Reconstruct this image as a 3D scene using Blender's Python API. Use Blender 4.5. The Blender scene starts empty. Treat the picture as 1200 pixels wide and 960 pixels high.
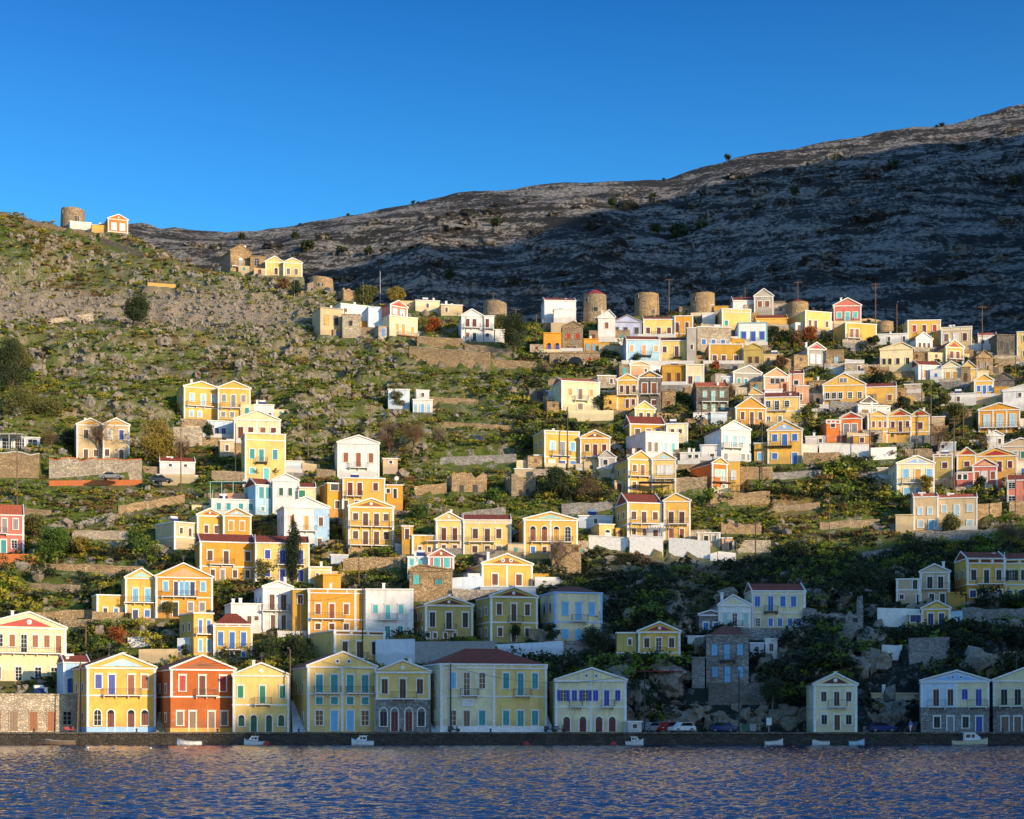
SKY_STR, SUN_STR, EXPO = 0.15, 3.1, 1.0
import bpy, math, random
import numpy as np
from mathutils import Vector, Matrix
random.seed(7)
RNG = np.random.default_rng(7)
scene = bpy.context.scene
COL = scene.collection

# ------------------------------------------------------------------ site survey: a point seen at (px,py) and D metres out
F, HC, HX, HY = 2125.0, 3.0, 600.0, 848.0
def Dof(py):
    t = max(0.0, 858.0 - py)
    return 258.0 + .25*t + .0003*t*t
def at(px, py, D=None):
    if D is None: D = Dof(py)
    return Vector(((px-HX)*D/F, D, HC + (HY-py)*D/F))

# ------------------------------------------------------------------ noise
def _h(ix, iy, seed):
    n = (ix.astype(np.int64)*374761393 + iy.astype(np.int64)*668265263 + seed*974634777) & 0x7fffffff
    n = ((n ^ (n >> 13))*1274126177) & 0x7fffffff
    return ((n ^ (n >> 16)) & 0xffff)/65535.0
def vn(x, y, seed=0):
    ix = np.floor(x); iy = np.floor(y); fx = x-ix; fy = y-iy
    fx = fx*fx*(3-2*fx); fy = fy*fy*(3-2*fy)
    a = _h(ix, iy, seed); b = _h(ix+1, iy, seed); c = _h(ix, iy+1, seed); d = _h(ix+1, iy+1, seed)
    return (a*(1-fx)+b*fx)*(1-fy) + (c*(1-fx)+d*fx)*fy
def fbm(x, y, s, oct=4, seed=0, ridge=False):
    r = 0; amp = 1; tot = 0
    for o in range(oct):
        v = vn(x/s, y/s, seed+o*17)
        if ridge: v = 1-np.abs(2*v-1)
        r = r + amp*v; tot += amp; amp *= .5; s /= 2.03
    return r/tot

# ------------------------------------------------------------------ mesh helper
class MB:
    def __init__(s, xf=None): s.v = []; s.f = []; s.m = []; s.xf = xf
    def add(s, vs, fs, mi=0):
        n = len(s.v)
        for p in vs: s.v.append(s.xf(*p) if s.xf else tuple(p))
        for f in fs: s.f.append([n+i for i in f]); s.m.append(mi)
    def box(s, x0, x1, y0, y1, z0, z1, mi=0):
        s.add([(x0,y0,z0),(x1,y0,z0),(x1,y1,z0),(x0,y1,z0),(x0,y0,z1),(x1,y0,z1),(x1,y1,z1),(x0,y1,z1)],
              [(0,3,2,1),(4,5,6,7),(0,1,5,4),(1,2,6,5),(2,3,7,6),(3,0,4,7)], mi)
    def prism(s, pts, y0, y1, mi=0):          # pts (x,z) counter-clockwise seen from the front (-y)
        n = len(pts)
        vs = [(x,y0,z) for x,z in pts]+[(x,y1,z) for x,z in pts]
        fs = [tuple(range(n)), tuple(range(2*n-1,n-1,-1))]
        for i in range(n):
            j = (i+1)%n; fs.append((i, n+i, n+j, j))
        s.add(vs, fs, mi)
    def bar(s, a, b, w, h, mi=0):             # beam between two points
        a = Vector(a); b = Vector(b); d = (b-a).normalized()
        u = d.cross(Vector((0,0,1)));
        if u.length < 1e-3: u = Vector((1,0,0))
        u.normalize(); v = u.cross(d)
        vs = []
        for p in (a, b):
            for i, j in ((-1,-1),(1,-1),(1,1),(-1,1)): vs.append(tuple(p+u*(i*w/2)+v*(j*h/2)))
        s.add(vs, [(0,1,2,3),(7,6,5,4),(0,4,5,1),(1,5,6,2),(2,6,7,3),(3,7,4,0)], mi)
    def tube(s, a, b, r0, r1, n=7, mi=0, cap=True):
        a = Vector(a); b = Vector(b); d = (b-a).normalized()
        u = d.cross(Vector((0,0,1)))
        if u.length < 1e-3: u = Vector((1,0,0))
        u.normalize(); v = u.cross(d); vs = []
        for p, r in ((a, r0), (b, r1)):
            for i in range(n):
                t = 2*math.pi*i/n; vs.append(tuple(p+u*(r*math.cos(t))+v*(r*math.sin(t))))
        fs = [(i, (i+1)%n, n+(i+1)%n, n+i) for i in range(n)]
        if cap: fs += [tuple(range(n-1,-1,-1)), tuple(range(n,2*n))]
        s.add(vs, fs, mi)
    def disk(s, cx, cz, r, y0, y1, n=14, mi=0):
        s.prism([(cx+r*math.cos(2*math.pi*i/n), cz+r*math.sin(2*math.pi*i/n)) for i in range(n)], y0, y1, mi)
    def loft(s, rings, mi=0, cap=True):       # rings: lists of equal length
        n = len(rings[0]); vs = [tuple(p) for r in rings for p in r]; fs = []
        for k in range(len(rings)-1):
            for i in range(n):
                j = (i+1)%n; fs.append((k*n+i, k*n+j, (k+1)*n+j, (k+1)*n+i))
        if cap: fs += [tuple(range(n-1,-1,-1)), tuple(range((len(rings)-1)*n, len(rings)*n))]
        s.add(vs, fs, mi)
    def build(s, name, mats, parent=None, loc=None, rz=0, smooth=False):
        me = bpy.data.meshes.new(name); me.from_pydata(s.v, [], s.f)
        if not isinstance(mats, (list, tuple)): mats = [mats]
        for m in mats: me.materials.append(m)
        if len(mats) > 1:
            for p, mi in zip(me.polygons, s.m): p.material_index = mi
        if smooth:
            for p in me.polygons: p.use_smooth = True
        o = bpy.data.objects.new(name, me); COL.objects.link(o)
        if parent: o.parent = parent
        if loc is not None: o.location = loc
        o.rotation_euler.z = rz
        return o
def tag(o, label=None, cat=None, group=None, kind=None):
    if label: o['label'] = label
    if cat: o['category'] = cat
    if group: o['group'] = group
    if kind: o['kind'] = kind
    return o
def empty(name, loc, rz=0, sz=1):
    o = bpy.data.objects.new(name, None); COL.objects.link(o)
    o.location = loc; o.rotation_euler.z = rz; o.empty_display_size = sz
    return o
def npmesh(name, V, Fc, mats, mi=None, nper=3, smooth=False):
    me = bpy.data.meshes.new(name); V = np.asarray(V, dtype=np.float32); Fc = np.asarray(Fc, dtype=np.int32)
    me.vertices.add(len(V)); me.vertices.foreach_set('co', V.ravel())
    n = len(Fc); me.loops.add(n*nper); me.loops.foreach_set('vertex_index', Fc.ravel())
    me.polygons.add(n); me.polygons.foreach_set('loop_start', np.arange(n, dtype=np.int32)*nper)
    me.polygons.foreach_set('loop_total', np.full(n, nper, dtype=np.int32))
    for m in mats: me.materials.append(m)
    if mi is not None: me.polygons.foreach_set('material_index', np.asarray(mi, dtype=np.int32))
    me.polygons.foreach_set('use_smooth', np.full(n, smooth))
    me.update(); me.validate()
    return me

# ------------------------------------------------------------------ materials
class NT:
    def __init__(s, name):
        s.mat = bpy.data.materials.new(name); s.mat.use_nodes = True
        s.t = s.mat.node_tree; s.n = s.t.nodes; s.l = s.t.links
        s.b = s.n['Principled BSDF']
    def node(s, ty, **kw):
        n = s.n.new(ty)
        for k, v in kw.items():
            if k.startswith('_'): setattr(n, k[1:], v)
            else: n.inputs[k].default_value = v
        return n
    def link(s, a, b): s.l.new(a, b)
    def coord(s, which='Object', scale=(1,1,1), rnd=False, rot=(0,0,0)):
        tc = s.node('ShaderNodeTexCoord'); mp = s.node('ShaderNodeMapping'); mp.inputs['Scale'].default_value = scale
        mp.inputs['Rotation'].default_value = rot
        s.link(tc.outputs[which], mp.inputs['Vector'])
        if rnd:
            oi = s.node('ShaderNodeObjectInfo'); mu = s.node('ShaderNodeMath', _operation='MULTIPLY'); mu.inputs[1].default_value = 57.0
            s.link(oi.outputs['Random'], mu.inputs[0]); s.link(mu.outputs[0], mp.inputs['Location'])
        return mp.outputs[0]
    def noise(s, vec, scale, detail=4, rough=.55, dist=0):
        n = s.node('ShaderNodeTexNoise'); n.inputs['Scale'].default_value = scale; n.inputs['Detail'].default_value = detail
        n.inputs['Roughness'].default_value = rough; n.inputs['Distortion'].default_value = dist
        s.link(vec, n.inputs['Vector']); return n.outputs[0]
    def ramp(s, fac, stops, interp='LINEAR'):
        r = s.node('ShaderNodeValToRGB'); cr = r.color_ramp; cr.interpolation = interp
        while len(cr.elements) > 1: cr.elements.remove(cr.elements[-1])
        cr.elements[0].position = stops[0][0]; cr.elements[0].color = (*c3(stops[0][1]), 1)
        for p, c in stops[1:]:
            e = cr.elements.new(p); e.color = (*c3(c), 1)
        s.link(fac, r.inputs[0]); return r.outputs[0]
    def mix(s, fac, a, b, mode='MIX'):
        m = s.node('ShaderNodeMix', _data_type='RGBA', _blend_type=mode)
        for sock, v in ((m.inputs[0], fac), (m.inputs[6], a), (m.inputs[7], b)):
            if hasattr(v, 'links'): s.link(v, sock)
            elif isinstance(v, (tuple, list)): sock.default_value = (*v[:3], 1)
            else: sock.default_value = v
        return m.outputs[2]
    def bump(s, h, strength=.5, dist=.05, prev=None):
        b = s.node('ShaderNodeBump'); b.inputs['Strength'].default_value = strength; b.inputs['Distance'].default_value = dist
        s.link(h, b.inputs['Height'])
        if prev: s.link(prev, b.inputs['Normal'])
        s.link(b.outputs[0], s.b.inputs['Normal']); return b.outputs[0]
    def col(s, c):
        if hasattr(c, 'links'): s.link(c, s.b.inputs['Base Color'])
        else: s.b.inputs['Base Color'].default_value = (*c, 1)
    def rough(s, r): s.b.inputs['Roughness'].default_value = r
def c3(c): return (c, c, c) if isinstance(c, (int, float)) else tuple(c[:3])
def mul(c, k): return tuple(max(0, min(1, x*k)) for x in c)
_mc = {}
def plaster(key, c):
    k = 'plaster_'+key
    if k in _mc: return _mc[k]
    n = NT(k); v = n.coord('Object', rnd=True)
    big = n.noise(v, .45, 5, .6); fine = n.noise(v, 5, 4, .6)
    vs = n.coord('Object', (1.2, 1.2, .16), rnd=True); streak = n.noise(vs, 1.6, 4, .6)
    a = n.mix(n.ramp(big, [(.3, 0), (.7, 1)]), mul(c, .70), mul(c, 1.06))
    a = n.mix(n.ramp(streak, [(.50, 0), (.74, .75)]), a, tuple(.45*x+.55*.09 for x in c))
    a = n.mix(n.ramp(fine, [(.35, 0), (.65, .25)]), a, mul(c, .8))
    oi = n.node('ShaderNodeObjectInfo')
    a = n.mix(n.ramp(oi.outputs['Random'], [(0, 0), (1, .22)]), a, mul(c, .72))
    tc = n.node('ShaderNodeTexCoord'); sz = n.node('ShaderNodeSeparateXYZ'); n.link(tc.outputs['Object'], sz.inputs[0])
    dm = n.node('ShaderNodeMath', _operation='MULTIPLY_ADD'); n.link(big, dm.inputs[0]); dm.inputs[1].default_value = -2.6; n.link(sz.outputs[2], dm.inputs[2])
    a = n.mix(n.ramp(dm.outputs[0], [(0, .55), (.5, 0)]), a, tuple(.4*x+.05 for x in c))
    patch = n.noise(v, 1.1, 2, .4, .8)
    a = n.mix(n.ramp(patch, [(.66, 0), (.68, .5)]), a, tuple(.55*x+.16 for x in c))
    n.col(a); n.rough(.9); n.bump(fine, .25, .03)
    _mc[k] = n.mat; return n.mat
def paint(key, c, rough=.6):
    k = 'paint_'+key
    if k in _mc: return _mc[k]
    n = NT(k); v = n.coord('Object', rnd=True); f = n.noise(v, 3, 3)
    oi = n.node('ShaderNodeObjectInfo')
    a = n.mix(n.ramp(f, [(.3, 0), (.7, 1)]), mul(c, .75), mul(c, 1.08))
    a = n.mix(n.ramp(oi.outputs['Random'], [(0, 0), (1, .35)]), a, mul(c, .6))
    n.col(a); n.rough(rough)
    _mc[k] = n.mat; return n.mat
def stone(key, c, scale=1.0):
    k = 'stone_'+key
    if k in _mc: return _mc[k]
    n = NT(k); v = n.coord('Object', (1, 1, 1.6), rnd=True)
    vo = n.node('ShaderNodeTexVoronoi', _feature='F1'); vo.inputs['Scale'].default_value = 2.4*scale; n.link(v, vo.inputs['Vector'])
    ve = n.node('ShaderNodeTexVoronoi', _feature='DISTANCE_TO_EDGE'); ve.inputs['Scale'].default_value = 2.4*scale; n.link(v, ve.inputs['Vector'])
    big = n.noise(v, .3, 5, .6)
    sep = n.node('ShaderNodeSeparateColor'); n.link(vo.outputs['Color'], sep.inputs[0])
    a = n.mix(n.ramp(sep.outputs[0], [(0, 0), (1, 1)]), mul(c, .55), mul(c, 1.25))
    a = n.mix(n.ramp(sep.outputs[1], [(.7, 0), (.9, .45)]), a, (c[0]*1.1, c[1]*.75, c[2]*.5))
    a = n.mix(n.ramp(big, [(.42, .45), (.62, 0)]), a, mul(c, .45))
    a = n.mix(n.ramp(ve.outputs['Distance'], [(0, .85), (.07, 0)]), a, mul(c, .3))
    n.col(a); n.rough(.95); n.bump(n.ramp(ve.outputs['Distance'], [(0, 0), (.15, 1)]), .9, .08)
    _mc[k] = n.mat; return n.mat
def tile(key, c):
    k = 'tile_'+key
    if k in _mc: return _mc[k]
    n = NT(k); v = n.coord('Object'); w = n.node('ShaderNodeTexWave', _wave_type='BANDS', _bands_direction='X')
    w.inputs['Scale'].default_value = 1.3; w.inputs['Distortion'].default_value = .6; n.link(v, w.inputs['Vector'])
    w2 = n.node('ShaderNodeTexWave', _wave_type='BANDS', _bands_direction='Y'); w2.inputs['Scale'].default_value = .8
    w2.inputs['Distortion'].default_value = .8; n.link(v, w2.inputs['Vector'])
    f = n.noise(v, 1.3, 5, .7)
    a = n.mix(n.ramp(f, [(.3, 0), (.7, 1)]), mul(c, .6), mul(c, 1.25))
    a = n.mix(n.ramp(w.outputs[0], [(0, .5), (.5, 0)]), a, mul(c, .4))
    a = n.mix(n.ramp(w2.outputs[0], [(0, .3), (.3, 0)]), a, mul(c, .5))
    n.col(a); n.rough(.85); n.bump(w.outputs[0], .8, .08)
    _mc[k] = n.mat; return n.mat
WALL = dict(
 yellow=(.78,.46,.09), ochre=(.72,.34,.035), mustard=(.56,.31,.04), pale=(.82,.58,.19), cream=(.84,.71,.42), olive=(.52,.39,.11),
 white=(.80,.78,.74), orange=(.80,.20,.025), rust=(.50,.125,.02), red=(.50,.05,.02), pink=(.74,.24,.16), rose=(.62,.17,.13), peach=(.80,.42,.22),
 beige=(.62,.46,.30), grey=(.44,.40,.34), blue=(.40,.60,.80), skyblue=(.45,.68,.80), lilac=(.42,.46,.66), bluewhite=(.62,.72,.82), salmon=(.72,.33,.18), sand=(.66,.50,.28))
STONE = dict(stone=(.40,.31,.20), greystone=(.34,.33,.31), palestone=(.58,.50,.38), tanstone=(.46,.33,.18), darkstone=(.22,.20,.17))
PAINT = dict(brown=(.10,.035,.015), orangebrown=(.28,.08,.018), redbrown=(.13,.018,.01), red=(.42,.03,.02), blue=(.03,.16,.50), cobalt=(.03,.06,.38), lightblue=(.16,.46,.72),
 teal=(.02,.28,.30), turquoise=(.10,.50,.50), mint=(.36,.62,.55), green=(.01,.22,.11), darkgreen=(.01,.10,.05), white=(.78,.77,.73), black=(.015,.014,.014),
 grey=(.25,.25,.25), amber=(.62,.32,.05), wood=(.20,.13,.08), iron=(.035,.035,.04), bluetrim=(.30,.52,.85), tealtrim=(.15,.42,.55), ochre=(.55,.30,.05), yellow=(.8,.5,.08), pinkwall=(.6,.17,.12), cream=(.75,.66,.44), skyblue=(.45,.68,.80), awnred=(.35,.02,.04), navy=(.02,.04,.16))
def WM(k):
    if k in STONE: return stone(k, STONE[k])
    return plaster(k, WALL[k])
def PM(k): return paint(k, PAINT.get(k, (.03,.03,.035)))
def anymat(k):
    if (k in STONE or k in WALL) and k not in ('white','blue','grey','red','yellow'): return WM(k)
    return PM(k)
TILE = tile('red', (.27,.05,.02)); TILED = tile('brown', (.20,.06,.035)); TILEG = tile('grey', (.28,.25,.21)); TILEO = tile('orange', (.55,.13,.05))
def glass():
    n = NT('window_glass'); n.col((.012,.016,.022)); n.rough(.15); n.b.inputs['IOR'].default_value = 1.3; return n.mat
GLASS = glass()
CONC = plaster('concrete', (.42,.39,.34))
# ------------------------------------------------------------------ houses
HOUSES = []      # footprints used to level the ground
VIEW = 14.0
def arch_pts(cx, z0, z1, w):
    r = w/2; zc = z1-r; pts = [(cx-r, z0), (cx+r, z0)]
    for i in range(0, 9):
        t = math.pi*i/8; pts.append((cx+r*math.cos(t), zc+r*math.sin(t)))
    return pts
def opening(root, kind, cx, z0, z1, w, sh, trim, xf=None, fine=True, frame=True):
    """kind w window, d door, a arched window, A arched door, o window with leaves thrown open, s small bare window"""
    t = .15 if fine else .17
    door = kind in 'dA'; arch = kind in 'aA'
    fr = MB(xf); lf = MB(xf)
    if arch:
        zs = z1-w/2
        fr.box(cx-w/2-t, cx-w/2, -.09, .02, z0, zs); fr.box(cx+w/2, cx+w/2+t, -.09, .02, z0, zs)
        N = 8
        for i in range(N):
            a0 = math.pi*i/N; a1 = math.pi*(i+1)/N; r0 = w/2; r1 = w/2+t
            fr.prism([(cx+r0*math.cos(a0), zs+r0*math.sin(a0)), (cx+r1*math.cos(a0), zs+r1*math.sin(a0)), (cx+r1*math.cos(a1), zs+r1*math.sin(a1)), (cx+r0*math.cos(a1), zs+r0*math.sin(a1))], -.09, .02)
    else:
        fr.box(cx-w/2-t, cx-w/2, -.09, .02, z0, z1); fr.box(cx+w/2, cx+w/2+t, -.09, .02, z0, z1)
        fr.box(cx-w/2-t, cx+w/2+t, -.1, .02, z1, z1+t)
        if fine and kind != 's': fr.box(cx-w/2-t-.08, cx+w/2+t+.08, -.17, .02, z1+t, z1+t+.08)
    if not door: fr.box(cx-w/2-t-.04, cx+w/2+t+.04, -.15, .02, z0-.10, z0)
    mats = [anymat(sh), GLASS, PM('white')]
    if sh in ('dark', 'glassy') or kind == 'o':
        if arch: lf.prism(arch_pts(cx, z0, z1, w), -.012, .01, 1)
        else: lf.box(cx-w/2, cx+w/2, -.012, .01, z0, z1, 1)
        b = .05
        lf.box(cx-b/2, cx+b/2, -.03, -.012, z0, z1, 2)
        n = 2 if not door else 3
        for i in range(1, n+1):
            z = z0+(z1-z0)*i/(n+1); lf.box(cx-w/2, cx+w/2, -.028, -.012, z-.02, z+.02, 2)
        if kind == 'o':
            lf.box(cx-w/2-t-w/2+.02, cx-w/2-t*.2, -.15, -.1, z0, z1, 0); lf.box(cx+w/2+t*.2, cx+w/2+t+w/2-.02, -.15, -.1, z0, z1, 0)
    else:
        if arch:
            lf.prism(arch_pts(cx, z0, z1, w), -.012, .01, 1)
            zt = z1-w/2-.02
        else: zt = z1
        for sx in (-1, 1):
            a = cx+sx*.02; b = cx+sx*(w/2-.012)
            lf.box(min(a,b), max(a,b), -.05, .006, z0+.01, zt-.01, 0)
            if fine:   # panels / louvres
                nb = 7 if not door else 9
                for i in range(nb):
                    z = z0+.08+(zt-z0-.16)*(i+.5)/nb
                    lf.box(min(a,b)+.07, max(a,b)-.07, -.072, -.049, z-.035, z+.02, 0)
        if not arch: lf.box(cx-w/2, cx+w/2, .001, .012, z0, z1, 1)
    nm = 'door' if door else 'window'
    fm = anymat(trim)
    if door:
        o = lf.build('door', mats, root)
        if frame: fr.build('door_frame', fm, o)
    else:
        o = fr.build('window', fm, root)
        lf.build('shutter' if sh not in ('dark', 'glassy') else 'glass_pane', mats, o)
    return o
def balcony(root, x0, x1, z, fine, dep=.85, mat='white', iron='iron'):
    m = MB(); m.box(x0, x1, -dep, .03, z-.14, z)
    k = max(2, int((x1-x0)/1.6)+1)
    for i in range(k):
        x = x0+.15+(x1-x0-.3)*i/(k-1)
        m.prism([(x-.06, z-.45), (x+.06, z-.45), (x+.06, z-.14), (x-.06, z-.14)], -dep*.55, .02)
    b = m.build('balcony', [anymat(mat)], root)
    r = MB(); h = .95; y = -dep+.05
    sp = .22 if fine else .4; th = .022 if fine else .03
    r.box(x0, x1, y-.02, y+.02, z+h-.04, z+h); r.box(x0, x1, y-.015, y+.015, z+.05, z+.09)
    for sx in (x0, x1-.03): r.box(sx, sx+.03, y, 0, z+h-.04, z+h); r.box(sx, sx+.03, y, 0, z+.05, z+.09)
    n = max(2, int((x1-x0)/sp))
    for i in range(n+1):
        x = x0+(x1-x0)*i/n; r.box(x-th/2, x+th/2, y-th/2, y+th/2, z, z+h)
    for i in range(1, 4):
        for sx in (x0+.015, x1-.015): r.box(sx-th/2, sx+th/2, y+dep*i/4-th/2, y+dep*i/4+th/2, z, z+h)
    r.build('railing', anymat(iron), b)
    return b
def house(x0, x1, yb, ye, wall, roof, rows, label, ap=None, ax=None, tymp=None, disk=0, side=None, dep=None, trim='white', sh='brown',
          bal=(), low=None, band=(), plinth=None, name='house', cat='house', D=None, tile=None, mid=(), right=None, group=None, nosw=False, extras=None, fdn=2.5, para=None, pil=True):
    D = D or Dof(yb); s = D/F
    if dep is None: dep = 9.5 if yb > 840 else 8.0
    cx = (x0+x1)/2; phi = math.atan((cx-HX)/F)
    th = (math.asin(max(0, min(.9, side*s/dep))) if side is not None else math.radians(VIEW)) - phi
    base = at(cx, yb, D); 
    W = (x1-x0)*s/math.cos(th); H = (yb-ye)*s
    fine = D < 330
    th_b = th
    root = empty(name, base, th_b); tag(root, label, cat, group or 'neoclassical houses stepping up the hillside')
    ux = lambda px: (px-cx)*s/math.cos(th)
    uz = lambda py: (yb-py)*s
    hr = random.Random(int(x0*13+yb)); pod = (yb < 640 and (x0 > 600 or yb > 480) and W > 3 and fdn > 2 and hr.random() < .72)
    HOUSES.append((base.x, base.y, base.z, W, dep, th_b, pod))
    if pod:
        pm = MB(); ph = hr.uniform(1.6, 2.6); px_ = hr.uniform(.2, 1.6); pd = hr.uniform(1.2, 2.0)
        pm.box(-W/2-px_, W/2+hr.uniform(.2, 1.4), -pd, 0.5, -4.5, -.03)
        po_ = pm.build('terrace_podium', WM(hr.choice(['tanstone', 'palestone', 'stone', 'tanstone', 'greystone', 'white', 'sand'])), root)
        if hr.random() < .5:
            pm = MB(); pm.box(-W/2-px_-.03, W/2, -pd-.05, -pd+.15, -.028, .75); pm.build('parapet_wall', WM(hr.choice(['white', 'cream', 'palestone'])), po_)
    m = MB(); hw = W/2
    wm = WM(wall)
    # ---- walls
    zsplit = 0
    if low: zsplit = uz(low[1])
    gable = roof == 'g'
    H_ap = uz(ap) if (gable and ap) else (H + W*.17)
    xa = ux(ax) if ax else 0.0
    z00 = -fdn
    if gable: pts = [(-hw, max(zsplit, z00) if low else z00), (hw, max(zsplit, z00) if low else z00), (hw, H), (xa, H_ap-.05), (-hw, H)]
    else: pts = [(-hw, zsplit if low else z00), (hw, zsplit if low else z00), (hw, H), (-hw, H)]
    m.prism(pts, 0, dep)
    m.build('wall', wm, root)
    if low:
        l = MB(); l.prism([(-hw-.03, z00), (hw+.03, z00), (hw+.03, zsplit-.003), (-hw-.03, zsplit-.003)], -.04, dep+.02)
        l.build('lower_wall', WM(low[0]), root)
    if right:   # right half in a second colour, built 12 mm proud of the facade
        r = MB(); xr = ux(right[1]); r.box(xr, hw+.012, -.012, dep*.5, max(zsplit, .02)+.004, H-.02); r.build('wall_section', WM(right[0]), root)
    tm = anymat(trim)
    # ---- roof
    tl = tile or TILED
    if gable:
        rr = MB(); ov = .22; t = .12
        for sx in (-1, 1):
            ex = sx*(hw+ov); sl = (H_ap-H)/max(.1, (hw+sx*-xa)); ez = H - sl*ov
            pa = [(xa, H_ap+.02), (ex, ez+.02), (ex, ez+.02+t), (xa, H_ap+.02+t)]
            if sx > 0: pa = [(xa, H_ap+.02), (ex, ez+.02), (ex, ez+.02+t), (xa, H_ap+.02+t)]
            else: pa = [(ex, ez+.02), (xa, H_ap+.02), (xa, H_ap+.02+t), (ex, ez+.02+t)]
            rr.prism(pa, .12, dep+.2)
        rr.build('roof', tl, root)
        c = MB(); bt = .24 if W > 4 else .18
        for sx in (-1, 1):   # raking cornice
            ex = sx*(hw+ov+.04); sl = (H_ap-H)/max(.1, hw)
            c.prism([(min(ex, xa) if sx < 0 else xa, (H-sl*ov) if sx < 0 else H_ap+.04-.02), (xa if sx < 0 else ex, H_ap+.04-.02 if sx < 0 else H-sl*ov),
                     (xa if sx < 0 else ex, H_ap+.04+bt if sx < 0 else H-sl*ov+bt), (ex if sx < 0 else xa, H-sl*ov+bt if sx < 0 else H_ap+.04+bt)], -.22+(.002 if sx>0 else 0), .118)
        c.box(-hw-.16, hw+.16, -.16, .05, H-.26, H-.04)
        if dep > 6: c.box(-hw-.14, -hw+.02, .06, dep, H-.27, H-.05)
        c.build('cornice', tm, root)
        if tymp or disk:
            p = MB(); q = .62; zc = H+.10; k = (H_ap-H)
            if tymp:
                p.prism([(-hw*q+xa*(1-q), zc+.02), (hw*q+xa*(1-q), zc+.02), (xa, zc+k*q)], -.03, .01)
                po = p.build('pediment', anymat(tymp), root)
            else: po = root
            if disk:
                dd = MB(); rad = min(.38, k*.2)
                for i in range(disk):
                    dx = 0 if disk == 1 else (-1+2*i)*rad*2.2
                    dd.disk(xa+dx, zc+k*.32, rad, -.07, .0); dd.disk(xa+dx, zc+k*.32, rad*.5, -.085, -.07, mi=1) if disk == 2 else None
                dd.build('medallion' , [PM('white'), PM('iron')], po if po is not root else root)
    else:
        c = MB(); pw = .14
        c.box(-hw-pw, hw+pw, -.16, .1, H-.20, H+.02); c.box(-hw-pw, -hw+.08, .1, dep, H-.20, H+.02); c.box(hw-.08, hw+.1, .1, dep, H-.20, H+.02)
        if para:
            zp = uz(para[0]); c.box(-hw-pw*.6, hw+pw*.6, -.12, .05, zp-.12, zp+.04)
            k = max(3, int(W/2.4)); 
            for i in range(k+1):
                x = -hw+W*i/k; c.box(x-.13, x+.13, -.08, .02, zp+.04, H-.2)
            if para[1]:
                pp = MB()
                for i in range(k):
                    xA = -hw+W*i/k+.3; xB = -hw+W*(i+1)/k-.3; pp.box(xA, xB, -.035, .01, zp+.14, H-.3)
                pp.build('parapet_panel', anymat(para[1]), root)
        c.build('cornice', tm, root)
        if roof in ('fr', 'h'):
            r = MB(); rt = H+.03; hh = ((uz(ap)-H) if ap else .55)+dep/2*(HY-ye)/F*.9
            i0 = .28
            if roof == 'h':
                dx = min(W*.32, dep/2)
                A = [(-hw+i0, i0, rt), (hw-i0, i0, rt), (hw-i0, dep-i0, rt), (-hw+i0, dep-i0, rt)]
                B = [(-hw+i0+dx, dep/2, rt+hh), (hw-i0-dx, dep/2, rt+hh)]
                r.add(A+B, [(0,1,5,4), (1,2,5), (2,3,4,5), (3,0,4), (3,2,1,0)])
                r.build('roof', tile or TILE, root)
            else:
                A = [(-hw+.05, i0, rt), (hw-.05, i0, rt), (hw-.05, dep-i0, rt), (-hw+.05, dep-i0, rt), (-hw+.05, dep/2, rt+hh), (hw-.05, dep/2, rt+hh)]
                r.add(A, [(0,1,5,4), (2,3,4,5), (1,2,5), (3,0,4), (3,2,1,0)])
                r.build('roof', tile or TILE, root)
                for sx in (-hw-.06, hw-.07):
                    g = MB()
                    for a, b in (((i0-.1), dep/2), (dep/2, dep-i0+.1)):
                        za = rt if a < dep/2 else rt+hh; zb = rt+hh if a < dep/2 else rt
                        g.add([(sx, a, za-.05), (sx+.13, a, za-.05), (sx+.13, a, za+.2), (sx, a, za+.2), (sx, b, zb-.05), (sx+.13, b, zb-.05), (sx+.13, b, zb+.2), (sx, b, zb+.2)],
                              [(0,1,2,3), (7,6,5,4), (0,4,5,1), (1,5,6,2), (2,6,7,3), (3,7,4,0)])
                    g.build('gable_coping', tm, root)
    # ---- pilasters, bands, plinth
    if pil and W > 3.2 and wall not in STONE:
        for sx in (-1, 1):
            p = MB(); w = .34 if fine else .3
            xA = -hw-.05 if sx < 0 else hw-w+.05
            p.box(xA, xA+w, -.055, .25, max(0, zsplit)+.006, H-.262 if gable else H-.202); p.build('corner_pilaster', tm, root)
    for mx in mid:
        p = MB(); x = ux(mx); p.box(x-.17, x+.17, -.05, .02, max(0, zsplit)+.006, H-.262 if gable else H-.202); p.build('pilaster', tm, root)
    for bz in band:
        p = MB(); z = uz(bz); p.box(-hw-.09, hw+.09, -.085, .02, z-.13, z+.07); p.box(-hw-.09, -hw+.02, .02, dep, z-.13, z+.07); p.build('string_course', tm, root)
    if plinth:
        p = MB(); p.box(-hw-.07, hw+.07, -.075, .02, -fdn, uz(plinth[1])); p.box(-hw-.07, -hw+.02, .02, dep, -fdn, uz(plinth[1])); p.build('plinth', anymat(plinth[0]), root)
    # ---- openings
    spec = []
    if isinstance(rows, str):
        parts = [p for p in rows.split('/')]; n = len(parts); sh_h = (yb-ye)/n
        for i, p in enumerate(parts):
            if not p: continue
            top = ye+sh_h*i; spec.append((p, None, top+.27*sh_h, top+.64*sh_h, top+.88*sh_h))
    else: spec = rows
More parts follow.
